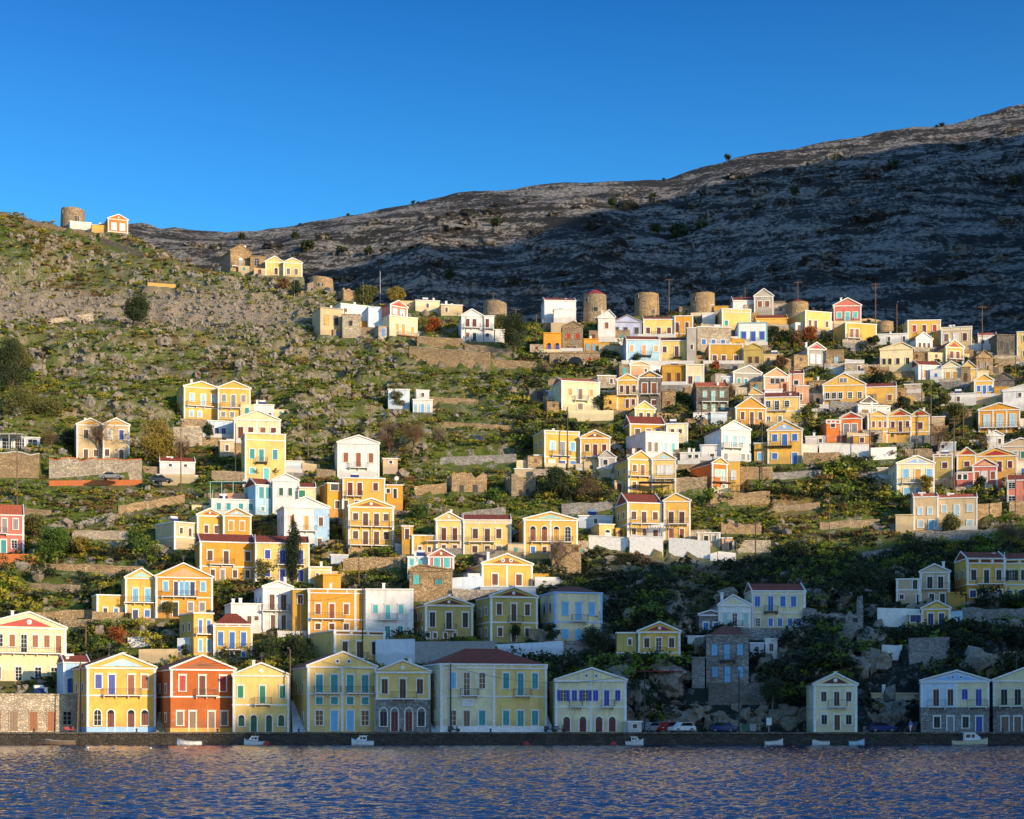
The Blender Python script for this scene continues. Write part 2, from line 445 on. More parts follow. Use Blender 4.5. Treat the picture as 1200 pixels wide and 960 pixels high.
    for r in spec:
        kinds, xs, y0, y1 = r[:4]; yd = r[4] if len(r) > 4 and r[4] else y1; c = r[5] if len(r) > 5 and r[5] else sh; w = r[6] if len(r) > 6 else None
        n = len(kinds)
        if xs is None: xs = [x0+(x1-x0)*(i+.5)/n for i in range(n)]
        cols = c if isinstance(c, (tuple, list)) else [c]*n
        for k, x, cc in zip(kinds, xs, cols):
            if k == '.': continue
            z1 = uz(y0); z0 = uz(yd if k in 'dA' else y1); ww = w*s if w else max(.62, min(1.15, (uz(y0)-uz(y1))*.52))
            if z0 < .03: z0 = .03
            if z1-z0 < .4: z1 = z0+.6
            opening(root, k, ux(x), z0, z1, ww, cc, trim, fine=fine)
    # ---- windows on the shaded flank
    if not nosw and dep*math.sin(th+phi) > 1.2 and H > 4.2 and (wall not in STONE):
        xf = lambda x, y, z: (-hw+y, dep-x, z)
        for zc in ([H*.68, H*.22] if H > 5.5 else [H*.6]):
            for u in (dep*.3, dep*.72):
                opening(root, 'w', u, zc-.55, zc+.6, .8, sh if isinstance(sh, str) else 'brown', trim, xf=xf, fine=fine)
    for b in bal:
        balcony(root, ux(b[0]), ux(b[1]), uz(b[2]), fine, mat=(b[3] if len(b) > 3 else 'white'))
    # small lived-in additions
    if W > 3.2 and dep > 4.5 and name == 'house':
        if hr.random() < .45:
            m = MB(); X = hr.uniform(-.35, .35)*W; Y = hr.uniform(1.2, dep*.6); zz = H+(H_ap-H)*.75 if gable else H; hh_ = hr.uniform(.7, 1.2)
            m.box(X-.22, X+.22, Y, Y+.45, H-.2, zz+hh_); m.box(X-.3, X+.3, Y-.08, Y+.53, zz+hh_, zz+hh_+.1); m.build('chimney', PM('white'), root)
        if hr.random() < .3:
            m = MB(); X = hr.uniform(-.3, .3)*W; m.tube((X, 3, H-.2), (X, 3, H+(H_ap-H if gable else 0)+1.8), .025, .02, 5)
            for q in range(4): z_ = H+(H_ap-H if gable else 0)+1.1+q*.18; m.bar((X-.35, 3, z_), (X+.35, 3, z_), .02, .02)
            m.build('aerial', PM('grey'), root)
        if not gable and hr.random() < .3: rooftank(cx+hr.uniform(-.25, .25)*(x1-x0), dep*.5)(root, ux, uz, s, hw, H, dep)
        if (x0 > 600 and yb < 640 or (yb < 700 and x0 > 230)) and hr.random() < .72:
          for sd in ((-1, 1) if hr.random() < .45 else (hr.choice((-1, 1)),)):
            aw = hr.uniform(1.8, 4.2); ah = hr.uniform(1.8, 3.4); ay = hr.uniform(-.7, 2.5)
            xa_, xb_ = (-hw-aw, -hw-.06) if sd < 0 else (hw+.06, hw+aw); am = hr.choice(['white', 'white', 'sand', 'palestone', 'tanstone', 'tanstone', wall, 'mustard', 'cream', 'stone'])
            m = MB(); m.box(xa_, xb_, ay, ay+3.2, -3, ah); m.box(xa_-.08, xb_+.02, ay-.08, ay+3.25, ah+.003, ah+.12); ao = m.build('annex', WM(am), root)
            m = MB(); q = (xa_+xb_)/2; m.box(q-.3, q+.3, ay-.03, ay+.01, ah*.45, ah*.45+.8) if hr.random() < .5 else m.box(q-.4, q+.4, ay-.03, ay+.01, .02, min(2, ah-.2))
            m.build('shutter', PM(hr.choice(['brown', 'blue', 'teal', 'black', 'redbrown'])), ao)
    if name == 'house' and W > 3.2 and fdn > 2 and (x0 > 600 and yb < 640 or (480 < yb < 780 and 40 < x0 < 700)) and hr.random() < .6:
        sd = hr.choice((-1, 1)); gl = hr.uniform(3, 8); gh = hr.uniform(1.1, 2.2); gy = hr.uniform(-1.5, 3.5); a_ = sd*(hw+.1); b_ = sd*(hw+gl)
        xl, xr = sorted((a_, b_)); m = MB(); m.prism([(xl, -3.5), (xr, -3.5), (xr, gh*hr.uniform(.75, 1.05)), ((xl+xr)/2, gh*hr.uniform(.85, 1.05)), (xl, gh)], gy, gy+.45)
        m.build('garden_wall', WM(hr.choice(['tanstone', 'stone', 'palestone', 'greystone', 'white', 'sand'])), root)
    if extras: extras(root, ux, uz, s, hw, H, dep)
    return root
def chimney(x, h=1.1, y=3.0):
    def fn(root, ux, uz, s, hw, H, dep):
        m = MB(); X = ux(x); m.box(X-.25, X+.25, y, y+.5, H-.3, H+h); m.box(X-.32, X+.32, y-.07, y+.57, H+h, H+h+.12)
        m.build('chimney', PM('white'), root)
    return fn
def signboard(x0, x1, y0, y1):
    def fn(root, ux, uz, s, hw, H, dep):
        m = MB(); m.box(ux(x0), ux(x1), -.14, -.10, uz(y1), uz(y0)); so = m.build('signboard', PM('white'), root)
        t = MB(); z0 = uz(y1); z1 = uz(y0); a = ux(x0)+.15; b = ux(x1)-.15; rr = random.Random(3)
        for k in (.33, .68):
            z = z0+(z1-z0)*k; x = a
            while x < b-.1:
                w = rr.uniform(.05, .12); t.box(x, x+w*.6, -.145, -.141, z-.07, z+.07); x += w+.05
        t.build('lettering', PM('tealtrim'), so)
    return fn
def rooftank(x, y=2.0):
    def fn(root, ux, uz, s, hw, H, dep):
        m = MB(); X = ux(x); m.tube((X-.7, y, H+1.05), (X+.7, y, H+1.05), .3, .3, 12)
        m.build('solar_water_tank', PM('white'), root)
        m = MB(); m.add([(X-.8, y-1.2, H+.15), (X+.8, y-1.2, H+.15), (X+.8, y-.2, H+.95), (X-.8, y-.2, H+.95)], [(0,1,2,3)])
        m.add([(X-.8, y-1.2, H+.1), (X+.8, y-1.2, H+.1), (X+.8, y-.2, H+.9), (X-.8, y-.2, H+.9)], [(3,2,1,0)])
        for a in (-.7, .7): m.bar((X+a, y, H-.05), (X+a, y, H+.85), .05, .05)
        m.build('solar_panel', PM('navy'), root)
    return fn
def dish(x, z=.8, y=1.0):
    def fn(root, ux, uz, s, hw, H, dep):
        m = MB(); X = ux(x); rings = []
        for r, o in ((.05, .12), (.25, .08), (.42, 0)):
            rings.append([(X+r*math.cos(a*math.pi/5), y+o*.8-.1, H+z+r*math.sin(a*math.pi/5)) for a in range(10)])
        m.loft(rings); m.bar((X, y+.05, H-.1), (X, y+.05, H+z), .05, .05); m.build('satellite_dish', PM('white'), root)
    return fn
# ------------------------------------------------------------------ quay row
house(-22,71,798,735,'cream','g',[('wwdwwd'[0:6],(3,15.5,27.5,39,51,63),744,758,764,('dark','orangebrown','dark','orangebrown','orangebrown','orangebrown'),6.5),('wddww',(1,22,42,58.5,-12),782,796,797,('redbrown','dark','dark','dark','brown'),7)],
 'cream mansion with a red pediment triangle and long balcony, far left above the stone warehouse',ap=718,ax=33,tymp='red',disk=1,bal=[(-20,65,765)],band=(766,),dep=10)
house(-22,86,857,813,'palestone','f',[('ddddw',(1,18,38,56.5,73),834,849,856.5,('orangebrown','wood','orangebrown','orangebrown','dark'),9)],
 'low pale stone warehouse with a row of wooden doors at the left quay end',dep=11,nosw=True,trim='palestone')
house(106,179,857.5,782,'yellow','g',[('wddw',(118,132,152.5,167),791,807,814,('cobalt','cobalt','orangebrown','orangebrown'),7.5),('aAAa',(117,131,152.5,167),832,850,857,('dark','redbrown','redbrown','redbrown'),8)],
 'yellow quay house with a pale blue pediment, two blue shutters and a pale blue base',ap=767,ax=143,tymp='skyblue',disk=1,side=18,bal=[(122,163,814.5)],band=(815,),plinth=('bluetrim',852),tile=TILE)
house(76,104,850,776,'blue','fr',[('w',(84,),795,812,None,'cobalt')],'narrow blue and yellow house with a red roof tucked behind the yellow quay house',ap=768,side=8,dep=6,D=266)
house(203,273,857.5,784,'rust','g',[('wdw',(215.6,237,259.6),792,810,815,('red','redbrown','red'),7.5),('wddw',(213,226.5,247,261),834,850,857,('wood','wood','wood','wood'),7.5)],
 'brick red quay house with white pilasters and red shutters',ap=769,ax=237,tymp='orangebrown',side=20,bal=[(229,253,815)],band=(816.5,),low=('rust',817),plinth=('amber',853),tile=TILED)
house(274,338,858,791,'pale','g',[('wdw',(282.5,307.5,330.5),804,818,824,'green',6.5),('aAAa',(283.5,297.5,315,329),838,851,857.5,'darkgreen',7)],
 'plain yellow quay house with green doors and green arched ground floor windows',ap=778,ax=306,disk=1,side=4,bal=[(298,318,825)],band=(826,))
house(362,440,857,781,'pale','g',[('dddd',(375,392,410,427),791,806,811.5,'teal',8),('wwww',(375,392,410,427),817,825.5,None,'teal',8),('wddw',(375,392,410,427),833,850,857,('dark','lightblue','lightblue','dark'),8.5)],
 'tall yellow quay house with two round pediment holes and four teal balcony doors',ap=765,ax=402,disk=2,side=20,bal=[(369,399,812),(405,436,812)],band=(813,),mid=(401,),tile=TILED,dep=11)
house(441,504,857,787,'pale','g',[('wdw',(451,472,492),796,813,818,'brown',7),('aAAa',(449.6,462.4,479,493.6),830,851,857,('black','redbrown','redbrown','black'),8)],
 'quay house with brown upper shutters over a dark stone arched ground floor',ap=775,ax=472,tymp='pale',disk=1,side=2,bal=[(458,488,818.5)],band=(819,),low=('greystone',820))
house(517,641,857,778,'cream','h',[('wdwwdw',(531,547,565,593,610,627),789,807,(815),('lightblue','dark','dark','teal','teal','teal'),7),('wdwwdw',(531,547,565,593,610,627),833,850,857,('dark','wood','teal','teal','teal','teal'),7.5)],
 'widest quay mansion with a red hipped roof, left half cream and right half yellow',ap=760,side=30,dep=14,bal=[(539,560,815),(601,622,815)],band=(816,),plinth=('white',851),right=('pale',580),mid=(579,),para=(783,'cream'),tile=TILE,extras=signboard(541,555,819,828))
house(651,734,858,797,'cream','g',[('owowdw',(660,673,686,698,711,724),809,821.5,827,'cobalt',6),('AAAA',(664,683,702,717.5),840,850,857.5,'redbrown',8)],
 'weathered cream quay house with bright blue shutters and four dark red arched doors',ap=784,ax=693,disk=2,side=9,bal=[(667,682,828),(704,720,828)],band=(828.5,),mid=(692.5,))
house(736,752,858.5,845,'white','f','s','small white box kiosk standing on the quay beside the cream house',dep=2.5,name='kiosk',cat='kiosk',D=256.5,nosw=True,group='small sheds')
house(960-6,1004,858,802,'cream','g',[('wdw',(965.5,980.5,994.5),811,822,827,'brown',6),('wdw',(966,981,994.5),838,849,855.5,('black','brown','black'),6.5)],
 'detached cream house with a dark red pediment standing alone below the cliff',ap=790,ax=979,tymp='redbrown',disk=1,side=10,bal=[(970,992,828)],band=(829.5,),nosw=True)
house(1081,1157,858,798,'bluewhite','g',[('ddwd',(1098,1114,1130,1145.5),808,820,827,('brown','brown','cobalt','cobalt'),6.5),('wdwd',(1099,1114,1131,1146),840,853,857,('black','grey','black','cobalt'),7)],
 'quay house half bluish white and half cream with cobalt shutters on its right side',ap=787,ax=1121,tymp='bluetrim',disk=2,side=3,bal=[(1088,1109,828),(1133,1155,828)],right=('cream',1121),low=('greystone',829),mid=(1121,))
house(1166,1228,858,797,'cream','g',[('ddd',(1178,1193,1210),808,820,826,'black',7),('ddd',(1179,1193,1210),840,857,857,'wood',8)],
 'cream quay house with tall dark windows at the right edge of the photo',ap=782,ax=1205,side=2,bal=[(1172,1200,827)],low=('greystone',828))
house(1021,1080,838,812,'sand','f','s.s','low ochre storehouse half hidden under the cliff beside the parked cars',dep=5,D=272,nosw=True,trim='sand',pil=False)
# ------------------------------------------------------------------ second row
house(148,181,727,677,'yellow','g',[('dd',(159,172.5),690,700,705.5,'lightblue',6),('dw',(159,172),715,723,727,('navy','blue'),6)],
 'small yellow house with a pale mint pediment and two blue balcony doors',ap=667,ax=166,tymp='mint',bal=[(146,180,706)],dep=7,side=5)
house(115,147,728,697,'yellow','f',[('dww',(124,135.5,145),713,723,728,('black','blue','blue'),4.5)],'low yellow wing with two little blue windows beside the mint pediment house',dep=5,side=6)
house(184,248,725,676,'ochre','g',[('wddddw',(195,207,212.5,219,225,237),682,693,698,('lightblue','navy','lightblue','lightblue','navy','lightblue'),5.5),('wdww',(193.5,206,223,236),706,716,723,('grey','black','grey','grey'),6)],
 'golden yellow house with faded pink pediment and a long iron balcony of blue doors',ap=661,ax=215,tymp='peach',bal=[(190,231,699)],band=(700,),side=3)
house(228,249,771,718,'yellow','f',[('ww',(235,244),727,742,None,'blue',4.5),('ww',(235,244),750,764,None,'lightblue',4.5)],'narrow yellow two storey house with blue shutters and a white side wall',side=17,bal=[(229,249,743)],dep=7)
house(251,295,771,731,'yellow','h',[('wdw',(259,272,285),741,757,760.5,'blue',6),('www',(259,272,285),764,770,None,'blue',4)],'yellow house under a red hipped roof with three tall blue shuttered openings',ap=719,bal=[(264,283,761)],para=(734,'orangebrown'),side=3,dep=7)
house(309,342,738,688,'white','g',[('dd',(319,332),697,710,715,'brown',6),('dd',(320,332),721,733,738,'brown',5)],'tall narrow white house with two pairs of dark brown doors and a balcony',ap=682,ax=326,bal=[(307,338,715.5)],side=11)
house(272,308,742,707,'white','f',[('sds',(280,292,300),722,727,737,'brown',5)],'low white walled annex with chimneys left of the tall narrow white house',dep=6,side=8,nosw=True,extras=chimney(286,.9))
house(362,428,748,690,'ochre','f',[('wdw',(373,389,405.5),708,720,724.5,'orangebrown',6),('www',(373,389,405.5),731,738,None,'brown',6)],'golden flat roofed house with a white cornice and orange brown shutters',side=5,bal=[(364,404,725)],band=(726,),para=(695,'ochre'),mid=(416,))
house(343,361,745,690,'mustard','f','s/.','narrow mustard wall house squeezed left of the golden flat roofed house',dep=5,side=1,pil=False,nosw=True)
house(379,399,700,673,'ochre','f','.','plain ochre box rising above the golden flat roofed house',dep=5,D=306,pil=False,nosw=True,trim='ochre')
house(429,484,748,690,'white','f',[('wdw',(440,454.5,470),709,719,725.5,'turquoise',5.5),('dw',(454,469),734,743,747,'teal',6)],'white flat roofed house with turquoise shutters joined to the golden house',bal=[(445,466,726)],band=(726,),side=1)
house(393,450,779,739,'pale','f',[('wdw',(405,421,438),752,767,771,'brown',6.5)],'pale yellow house with a dark red parapet frieze and three brown shutters',para=(744,'redbrown'),side=29,dep=11,bal=[(412,430,771.5)],nosw=True)
house(499,554,750,709,'olive','g',[('wdw',(507,526,545),718,735,737,'black',6.5),('swww',(495+7,510,522,533),742,748,None,'brown',4)],'olive yellow house with a dark red pediment and three tall black openings',ap=700,ax=526,tymp='redbrown',disk=1,side=15,bal=[(520,534,738)])
house(575,630,753,699,'olive','g',[('wdw',(585,602,618),708,721,728,'brown',6),('wdw',(586,602,618),736,746,752,'brown',5.5)],'yellow house with white pilasters, small red pediment and a white left flank',ap=689,ax=602,tymp='redbrown',disk=1,side=18,bal=[(595,612,729)],band=(729.5,),tile=TILED)
house(650,706,751,694,'cream','h',[('wdw',(662,678,693.5),707,721,727,'lightblue',6),('wdw',(662,678,694),739,748,751,'lightblue',6)],'cream house with periwinkle trim, bright blue shutters and a dark red hipped roof',ap=687,trim='bluetrim',side=18,bal=[(669,688,727.5)],band=(729,),tile=TILED)
house(748,797,786,740,'yellow','g',[('wdw',(758,772,787),748,759,765,('brown','dark','brown'),6)],'yellow house with a crimson pediment perched on the cliff behind a red awning',ap=730,ax=773,tymp='awnred',disk=1,side=3,bal=[(765,781,766,'black')],band=(765,),dep=7)
house(723,746,784,741,'olive','f',[('w',(738,),749,756,None,'brown',4)],'plain olive yellow annex on the left of the crimson pediment house',side=2,dep=6,band=(765,),nosw=True)
house(828,877,800,744,'greystone','h',[('wdw',(837.5,852,867),755,768,773,'lightblue',6.5),('wdw',(838,852.5,867.5),781,794,800,'lightblue',6.5)],'grey stone house on the cliff with light blue shutters and a red hipped roof',ap=734,trim='greystone',side=1,bal=[(843,862,774,'black')],tile=TILED,dep=7)
house(806,826,767,745,'white','f',[('wwd',(812,819,824),758,765,767,'blue',4)],'small white annex with tiny blue windows behind the grey stone cliff house',dep=5,side=1,nosw=True)
house(819,847,741,720,'greystone','g',[('ww',(827,839),730,739,None,'blue',6)],'small stone fronted house with a low gable and two deep blue windows',ap=716,side=20,dep=9,tile=TILED)
house(842,880,742,709,'white','g',[('wdw',(849.5,861,874),719,731,735,('mint','dark','mint'),5.5)],'white gabled house with mint shutters beside the cream house with many blue windows',ap=698,ax=859,tymp='cream',side=11,bal=[(855,870,734)],tile=TILED)
house(881,944,736,692,'cream','fr',[('wdww',(887.5,903,917.5,930),699,711,716,'blue',6),('wwwww',(888,903,914,926,936),725,734,None,('dark','blue','blue','blue','blue'),5)],'large cream house with red roof and nine bright blue windows above the rocks',ap=684,side=10,bal=[(895,911,717,'black')],band=(718,),para=(696,None))
house(897,911,772,748,'white','f','s','narrow white tower like outbuilding with an outside stair',dep=3,side=1,nosw=True,name='outbuilding',cat='outbuilding')
house(1079,1112,711,670,'beige','g',[('dd',(1090,1102),676,685,690.5,'black',6),('dd',(1092,1104),696,707,709,'black',5.5)],'beige gabled house with two black balcony doors above the white terrace',ap=662,ax=1095,side=1,bal=[(1082,1111,690)],tymp='beige')
house(1051,1078,711,678,'beige','f',[('d',(1072,),680,690,691,'black',5),('wd',(1057,1076),697,702,708,'black',4.5)],'low beige wing with a terrace left of the beige gabled house',dep=6,side=1,band=(691,),nosw=True)
house(1081,1113,747,713,'yellow','g',[('dd',(1091,1103),719,729,733,'navy',6),('ww',(1094,1105),740,746,None,'navy',5)],'small yellow house with a white gable and dark navy shutters over a stone wall',ap=705,ax=1098,side=1,bal=[(1085,1111,734)],tymp='pale')
house(1065,1080,747,719,'olive','f',[('w',(1073,),721,729,None,'navy',12)],'low olive wing with a wide navy shutter beside the small yellow house',dep=5,side=1,nosw=True)
house(1133,1178,711,654,'yellow','fr',[('wdw',(1141,1156,1170.5),668,680,684,'black',6),('wdw',(1140,1155,1171),692,700,709,'navy',7)],'yellow mansion with a dark red frieze and a white columned porch',ap=647,side=15,para=(660,'redbrown'),band=(685,),bal=[(1144,1177,684)],tile=TILE,low=('mustard',686))
house(1179,1228,711,655,'pale','fr',[('oww',(1187,1200,1214),668,680,None,'black',6),('wdw',(1184,1198,1214),692,700,709,'navy',7)],'paler right half of the columned mansion with open black shutters at the right edge',ap=648,side=1,para=(660,'redbrown'),band=(685,),tile=TILE)
house(1112,1131,716,694,'mustard','f','.','low mustard wing with a plain wall left of the columned mansion',dep=5,side=1,pil=False,trim='mustard',nosw=True)
# ------------------------------------------------------------------ third row
house(-24,26,649,603,'rose','fr',[('dw',(5,17),608,620,624,('grey','grey'),5.5),('dww',(4,15.5,-10),633,642,648,('teal','dark','dark'),6)],'rose pink house with a red roof and white window frames at the left edge',ap=591,bal=[(-20,8,625)],band=(626,),tile=TILEO,side=1)
house(232,261,641,604,'yellow','g',[('ww',(242,253),616,625,None,'brown',4.5)],'yellow gable house with a red pediment and white disk beside the orange one',ap=597,ax=246,tymp='red',disk=1,side=9,dep=7)
house(262,294,641,604,'ochre','g',[('ww',(271,283.5),611,622,None,'amber',5.5)],'orange yellow gable house with a pale blue pediment',ap=596,ax=277,tymp='skyblue',disk=1,side=1,dep=7)
house(206,231,645,612,'sand','f',[('wd',(213,222),619,626,628,'brown',4)],'sand coloured terraced house with a covered veranda left of the red pediment gable',side=22,dep=7,band=(630,),nosw=True)
house(236,298,681,635,'ochre','fr',[('wdw',(247,265,289.5),646,657,661,'brown',6),('ddww',(250,261,275,289),668,677,681,('brown','grey','brown','brown'),5)],'bright golden long house with a red roof strip and a straight iron balcony',ap=626,side=7,bal=[(246,274,661.5)],band=(664,),tile=TILE)
house(300,362,682,636,'pale','fr',[('wdd',(314,331,352),645,655,661,'cobalt',6),('wdd',(314,331,352),668,676,681,'cobalt',6)],'pale yellow long house with a red roof strip and blue doors behind the cypress',ap=628,bal=[(325,357,661.5)],side=2,tile=TILE)
house(362,388,684,664,'pale','f',[('sss',(372,380,386),672,677,None,'brown',3)],'small yellow terrace house with a balustrade right of the cypress',dep=5,side=1,nosw=True,band=(668,))
house(249,299,604,585,'white','f',[('wwww',(257,268,282,293),590,598,None,'teal',5)],'long white ground floor house with four teal windows below the green pergola',side=3,dep=6,nosw=True)
house(300,318,604,568,'skyblue','fr',[('dd',(306.5,314),571,580,584,'teal',6),('w',(308,),594,599,None,'teal',4)],'narrow bluish house with two tall teal doors and a red roof',ap=561,side=14,dep=8,nosw=True)
house(320,350,604,563,'white','g',[('ww',(329.5,340),572,581,None,'darkgreen',4.5)],'white gabled house with two small dark green windows right of the green pergola',ap=556,ax=335,side=1)
house(351,370,604,571,'cream','fr',[('w',(354,),575,583,None,'green',7)],'small cream annex with a red roof and a green window beside the white gable',ap=566,side=1,dep=6,nosw=True)
house(334,385,641,594,'white','g',[('wd',(343,359),605,616,621,('orangebrown','amber'),5),('w',(375.5,),606,616,None,'brown',5),('w',(374,),631,640,None,'brown',5)],'large white gabled house with blue shade painted on its right corner behind the cypress',ap=583,ax=358,side=9,right=('blue',368),bal=[(347,370,622)],pil=False)  # blue right section paints the shade on a white wall
house(396,444,562,519,'white','g',[('wdw',(405.5,420,434.5),531,542,547,'orangebrown',5.5)],'tall plain white house with a gable and three orange brown openings on the hillside',ap=511,ax=420,side=4,bal=[(409,431,548)])
house(402,451,607,560,'yellow','f',[('ddw',(410.5,421.5,440),566,575,581,'redbrown',5.5),('ws',(395+10,409+10),587,596,None,'brown',6)],'yellow flat roofed house with a small pediment and red brown doors',bal=[(405,425,581.5)],side=2,dep=6)
house(384,401,607,566,'ochre','f',[('w',(392,),567.5,575,None,'black',9),('w',(395,),587,596,None,'brown',5)],'ochre wing with a wide dark window left of the yellow flat roofed house',side=9,dep=6,nosw=True)
house(453,472,600,568,'ochre','f',[('sd',(455,463),573,578,584,'black',4)],'small ochre building with a satellite dish and a brown roof',side=1,dep=5,extras=dish(465,1.3),nosw=True)
house(409,461,650,594,'yellow','g',[('wddw',(417,428.5,441,452),602,610,616,'brown',6),('wddw',(417,428.5,441,452),623,632,638,'brown',6)],'yellow house with an orange red pediment and eight brown shuttered openings on two floors',ap=585,ax=435,tymp='orangebrown',disk=1,side=8,bal=[(409.5,460,617),(410,460,639)],low=('tanstone',640),D=Dof(644))
house(471,484,650,616,'mustard','f',[('d',(477,),620,632,632,'brown',5)],'narrow mustard house with one door right of the eight window yellow house',side=1,dep=5,nosw=True)
house(511,541,650,609,'pale','g',[('dd',(520,533),619,629,634,'redbrown',5.5),('dd',(520,533),639,648,649,'redbrown',5)],'pale yellow gable with peach pediment and red brown doors, left of a flat twin',ap=601,ax=526,tymp='peach',disk=1,bal=[(500,540,634)],side=2)
house(543,599,650,609,'pale','fr',[('wdw',(557,571,584.5),620,631,635,'brown',6),('wdw',(556.5,571,584.5),640,648,650,'brown',6)],'long pale yellow house with a red roof strip and white panelled parapet in mid slope',ap=603,bal=[(549,580,635)],para=(613,'cream'),side=1,tile=TILE)
house(483,510,650,627,'yellow','f',[('ww',(492,503),641,647,None,'brown',4)],'low yellow terrace wing with a pale wall left of the peach pediment gable',dep=6,side=3,nosw=True)
house(502,532,682,652,'rose','g',[('ww',(512,523.5),654,665,None,'turquoise',7)],'little rose red gabled house with two turquoise shutters',ap=644,ax=517,tymp='orangebrown',disk=1,side=1,dep=6)
house(478,501,680,652,'bluewhite','f',[('ww',(482,493),655,663,None,'turquoise',6)],'low bluish white annex with turquoise shutters beside the little rose house',dep=5,side=1,nosw=True)
house(480,530,705,668,'tanstone','g',[('w',(488,),674,685,None,'turquoise',7),('w',(514,),679,685,None,'teal',7)],'stone built house with a sloping roof line and one turquoise shutter',ap=663,ax=492,trim='tanstone',side=1,dep=7,tile=TILEG)
house(565,624,690,661,'yellow','g',[('ww',(580,608),673,686,None,'redbrown',7)],'yellow house with an orange red pediment holding two round holes',ap=650,ax=594,tymp='orangebrown',disk=2,side=14,mid=(594,),tile=TILED)
house(563,628,699,687,'bluewhite','f','.','bluish white porch wall in front of the twin hole pediment house',dep=3,side=1,pil=False,nosw=True,name='porch',cat='porch',D=Dof(699)-1)
house(614,677,655,609,'yellow','g',[('AAAA',(624.5,638,652,665.5),617,634,634.5,('orangebrown','orangebrown','amber','dark'),6.5),('ww',(624.5,638),641,648,None,('blue','brown'),5)],'yellow house with four tall arched openings and a half mint pediment',ap=601,ax=645,tymp='mint',side=7,bal=[(622,671,635)],mid=(645,))
house(647,681,675,638,'tanstone','f',[('ww',(661,675),641,646,None,'brown',5)],'rough stone terrace block with dark cellar openings under the four arch house',dep=3,side=2,nosw=True,D=Dof(655)-5,trim='tanstone')
house(735,776,634,589,'yellow','fr',[('wdw',(742.5,754.5,768),600,609,613,'brown',6),('wdw',(742.5,755,768.5),620,627,632,'brown',5)],'golden house with wide red roof and bluish gable end above the white terrace wall',ap=579,side=15,bal=[(738,776,613.5)],band=(615,),tile=TILE,mid=(736,))
house(778,809,634,587,'yellow','g',[('dd',(786.5,799),600,609,613,'brown',6),('dd',(786.5,799),620,628,632,'orangebrown',5)],'golden gable house with a tiny square attic hole beside the wide red roof',ap=579,ax=792,side=1,bal=[(783,806,614)],extras=None,band=(615,))
house(702,720,633,614,'pale','f',[('a',(712,),621,628,None,'white',6)],'small pale yellow wing with one arched white window left of the red roofed house',dep=5,side=10,nosw=True)
house(818,844,641,624,'sand','f',[('dw',(827.5,836.5),628,634,639,('black','grey'),5)],'small sand coloured cube with a white framed door on the terrace',dep=4,side=1,nosw=True)
house(846,858,645,630,'peach','f',[('d',(856,),636,645,645,'orangebrown',4)],'tiny peach hut with an orange door at the end of the white wall',dep=3,side=1,nosw=True,name='hut',cat='hut')
house(736,763,578,538,'yellow','g',[('wd',(743.5,753),545,553,557,'orangebrown',5),('w',(743,),565,573,None,'orangebrown',5)],'bright yellow gable house with an orange pediment, left of the pale lemon one',ap=529,ax=751,tymp='amber',side=16,bal=[(737,761,558)],tile=TILED)
house(764,792,578,538,'pale','g',[('ww',(774,784),546,556,None,'white',7)],'pale lemon gable house with two white shutters and a pale blue pediment',ap=530,ax=778,tymp='skyblue',side=1,bal=[(767,791,561)],tile=TILED)
house(834,853,577,543,'orange','g',[('wd',(840,847),551,559,564,'mint',4.5),('d',(848,),568,576,576,'teal',4)],'vivid orange house with a long orange flank and a yellow white pediment',ap=537,ax=844,tymp='yellow',side=26,dep=9,bal=[(835,866,565,'brown')],nosw=True,tile=TILED)
house(853.6,867,576,540,'yellow','f',[('w',(859.5,),552,562,None,'white',4.5)],'slim yellow house with a single white window joined to the vivid orange house',side=1,dep=7)
house(845,880,541,503,'white','g',[('wdw',(850.5,861,870.5),511,519,524,'skyblue',5),('www',(850,871,878),532,539,None,'grey',5)],'white gable house with a round attic hole and a grey left flank',ap=494,ax=860,disk=1,side=21,dep=10,bal=[(846,869,525)],nosw=True,tile=TILED)
house(821,845,541,521,'white','f',[('w',(834.5,),532,538,None,'brown',5)],'low white front block below the white gable with the round hole',dep=4,side=1,nosw=True)
house(900,940,544,504,'yellow','g',[('wdw',(908,919.5,931),509,517,522,'blue',6),('wd',(908,931),531,538,544,'blue',6)],'yellow gable house with a lilac pediment and bright blue shutters above the green slope',ap=493,ax=919,tymp='lilac' if 'lilac' in PAINT else 'bluetrim',disk=1,bal=[(895,928,523,'black')],side=1)
house(884,899,541,519,'yellow','f',[('w',(891,),531,539,None,'lightblue',6)],'low yellow wing with one blue window left of the lilac pediment house',dep=5,side=1,nosw=True)
house(756,796,545,506,'white','f',[('wwww',(761,768.5,780,789),519,530,None,('wood','wood','skyblue','turquoise'),4.5)],'plain modern white block with two wooden and two pale blue tall windows',side=24,dep=10,pil=False,nosw=True)
house(797,820,545,530,'white','f',[('.ss',None,533,537,None,'black',4)],'low white terrace block with square chimneys right of the plain white block',dep=5,side=1,pil=False,nosw=True,extras=chimney(808,.9,1))
house(738,780,516,497,'ochre','fr',[('www',(747,760,771),503,512,None,'brown',6)],'low golden house with a dark red roof right above the plain white block',ap=488,side=9,tile=TILE,dep=7)
house(744,768,494,479,'pale','g',[('ww',(751,760),484,489,None,'black',4.5)],'small pale yellow gable peeking over a dark red roof',ap=471,ax=755,side=8,dep=5,D=Dof(497),nosw=True)
house(781,806,520,496,'cream','f',[('ws',(788,797),503,508,None,'brown',4)],'cream flat roofed block with a terrace beside the dark red roof',dep=6,side=1,nosw=True)
house(723,748,482,445,'yellow','g',[('wdw',(728.5,735.5,743),452,460,463,'brown',4),('dw',(735,742),468,475,478,'redbrown',4)],'narrow yellow gable house with three brown openings left of the stone gable',ap=439,ax=735,bal=[(723,747,463)],side=1)
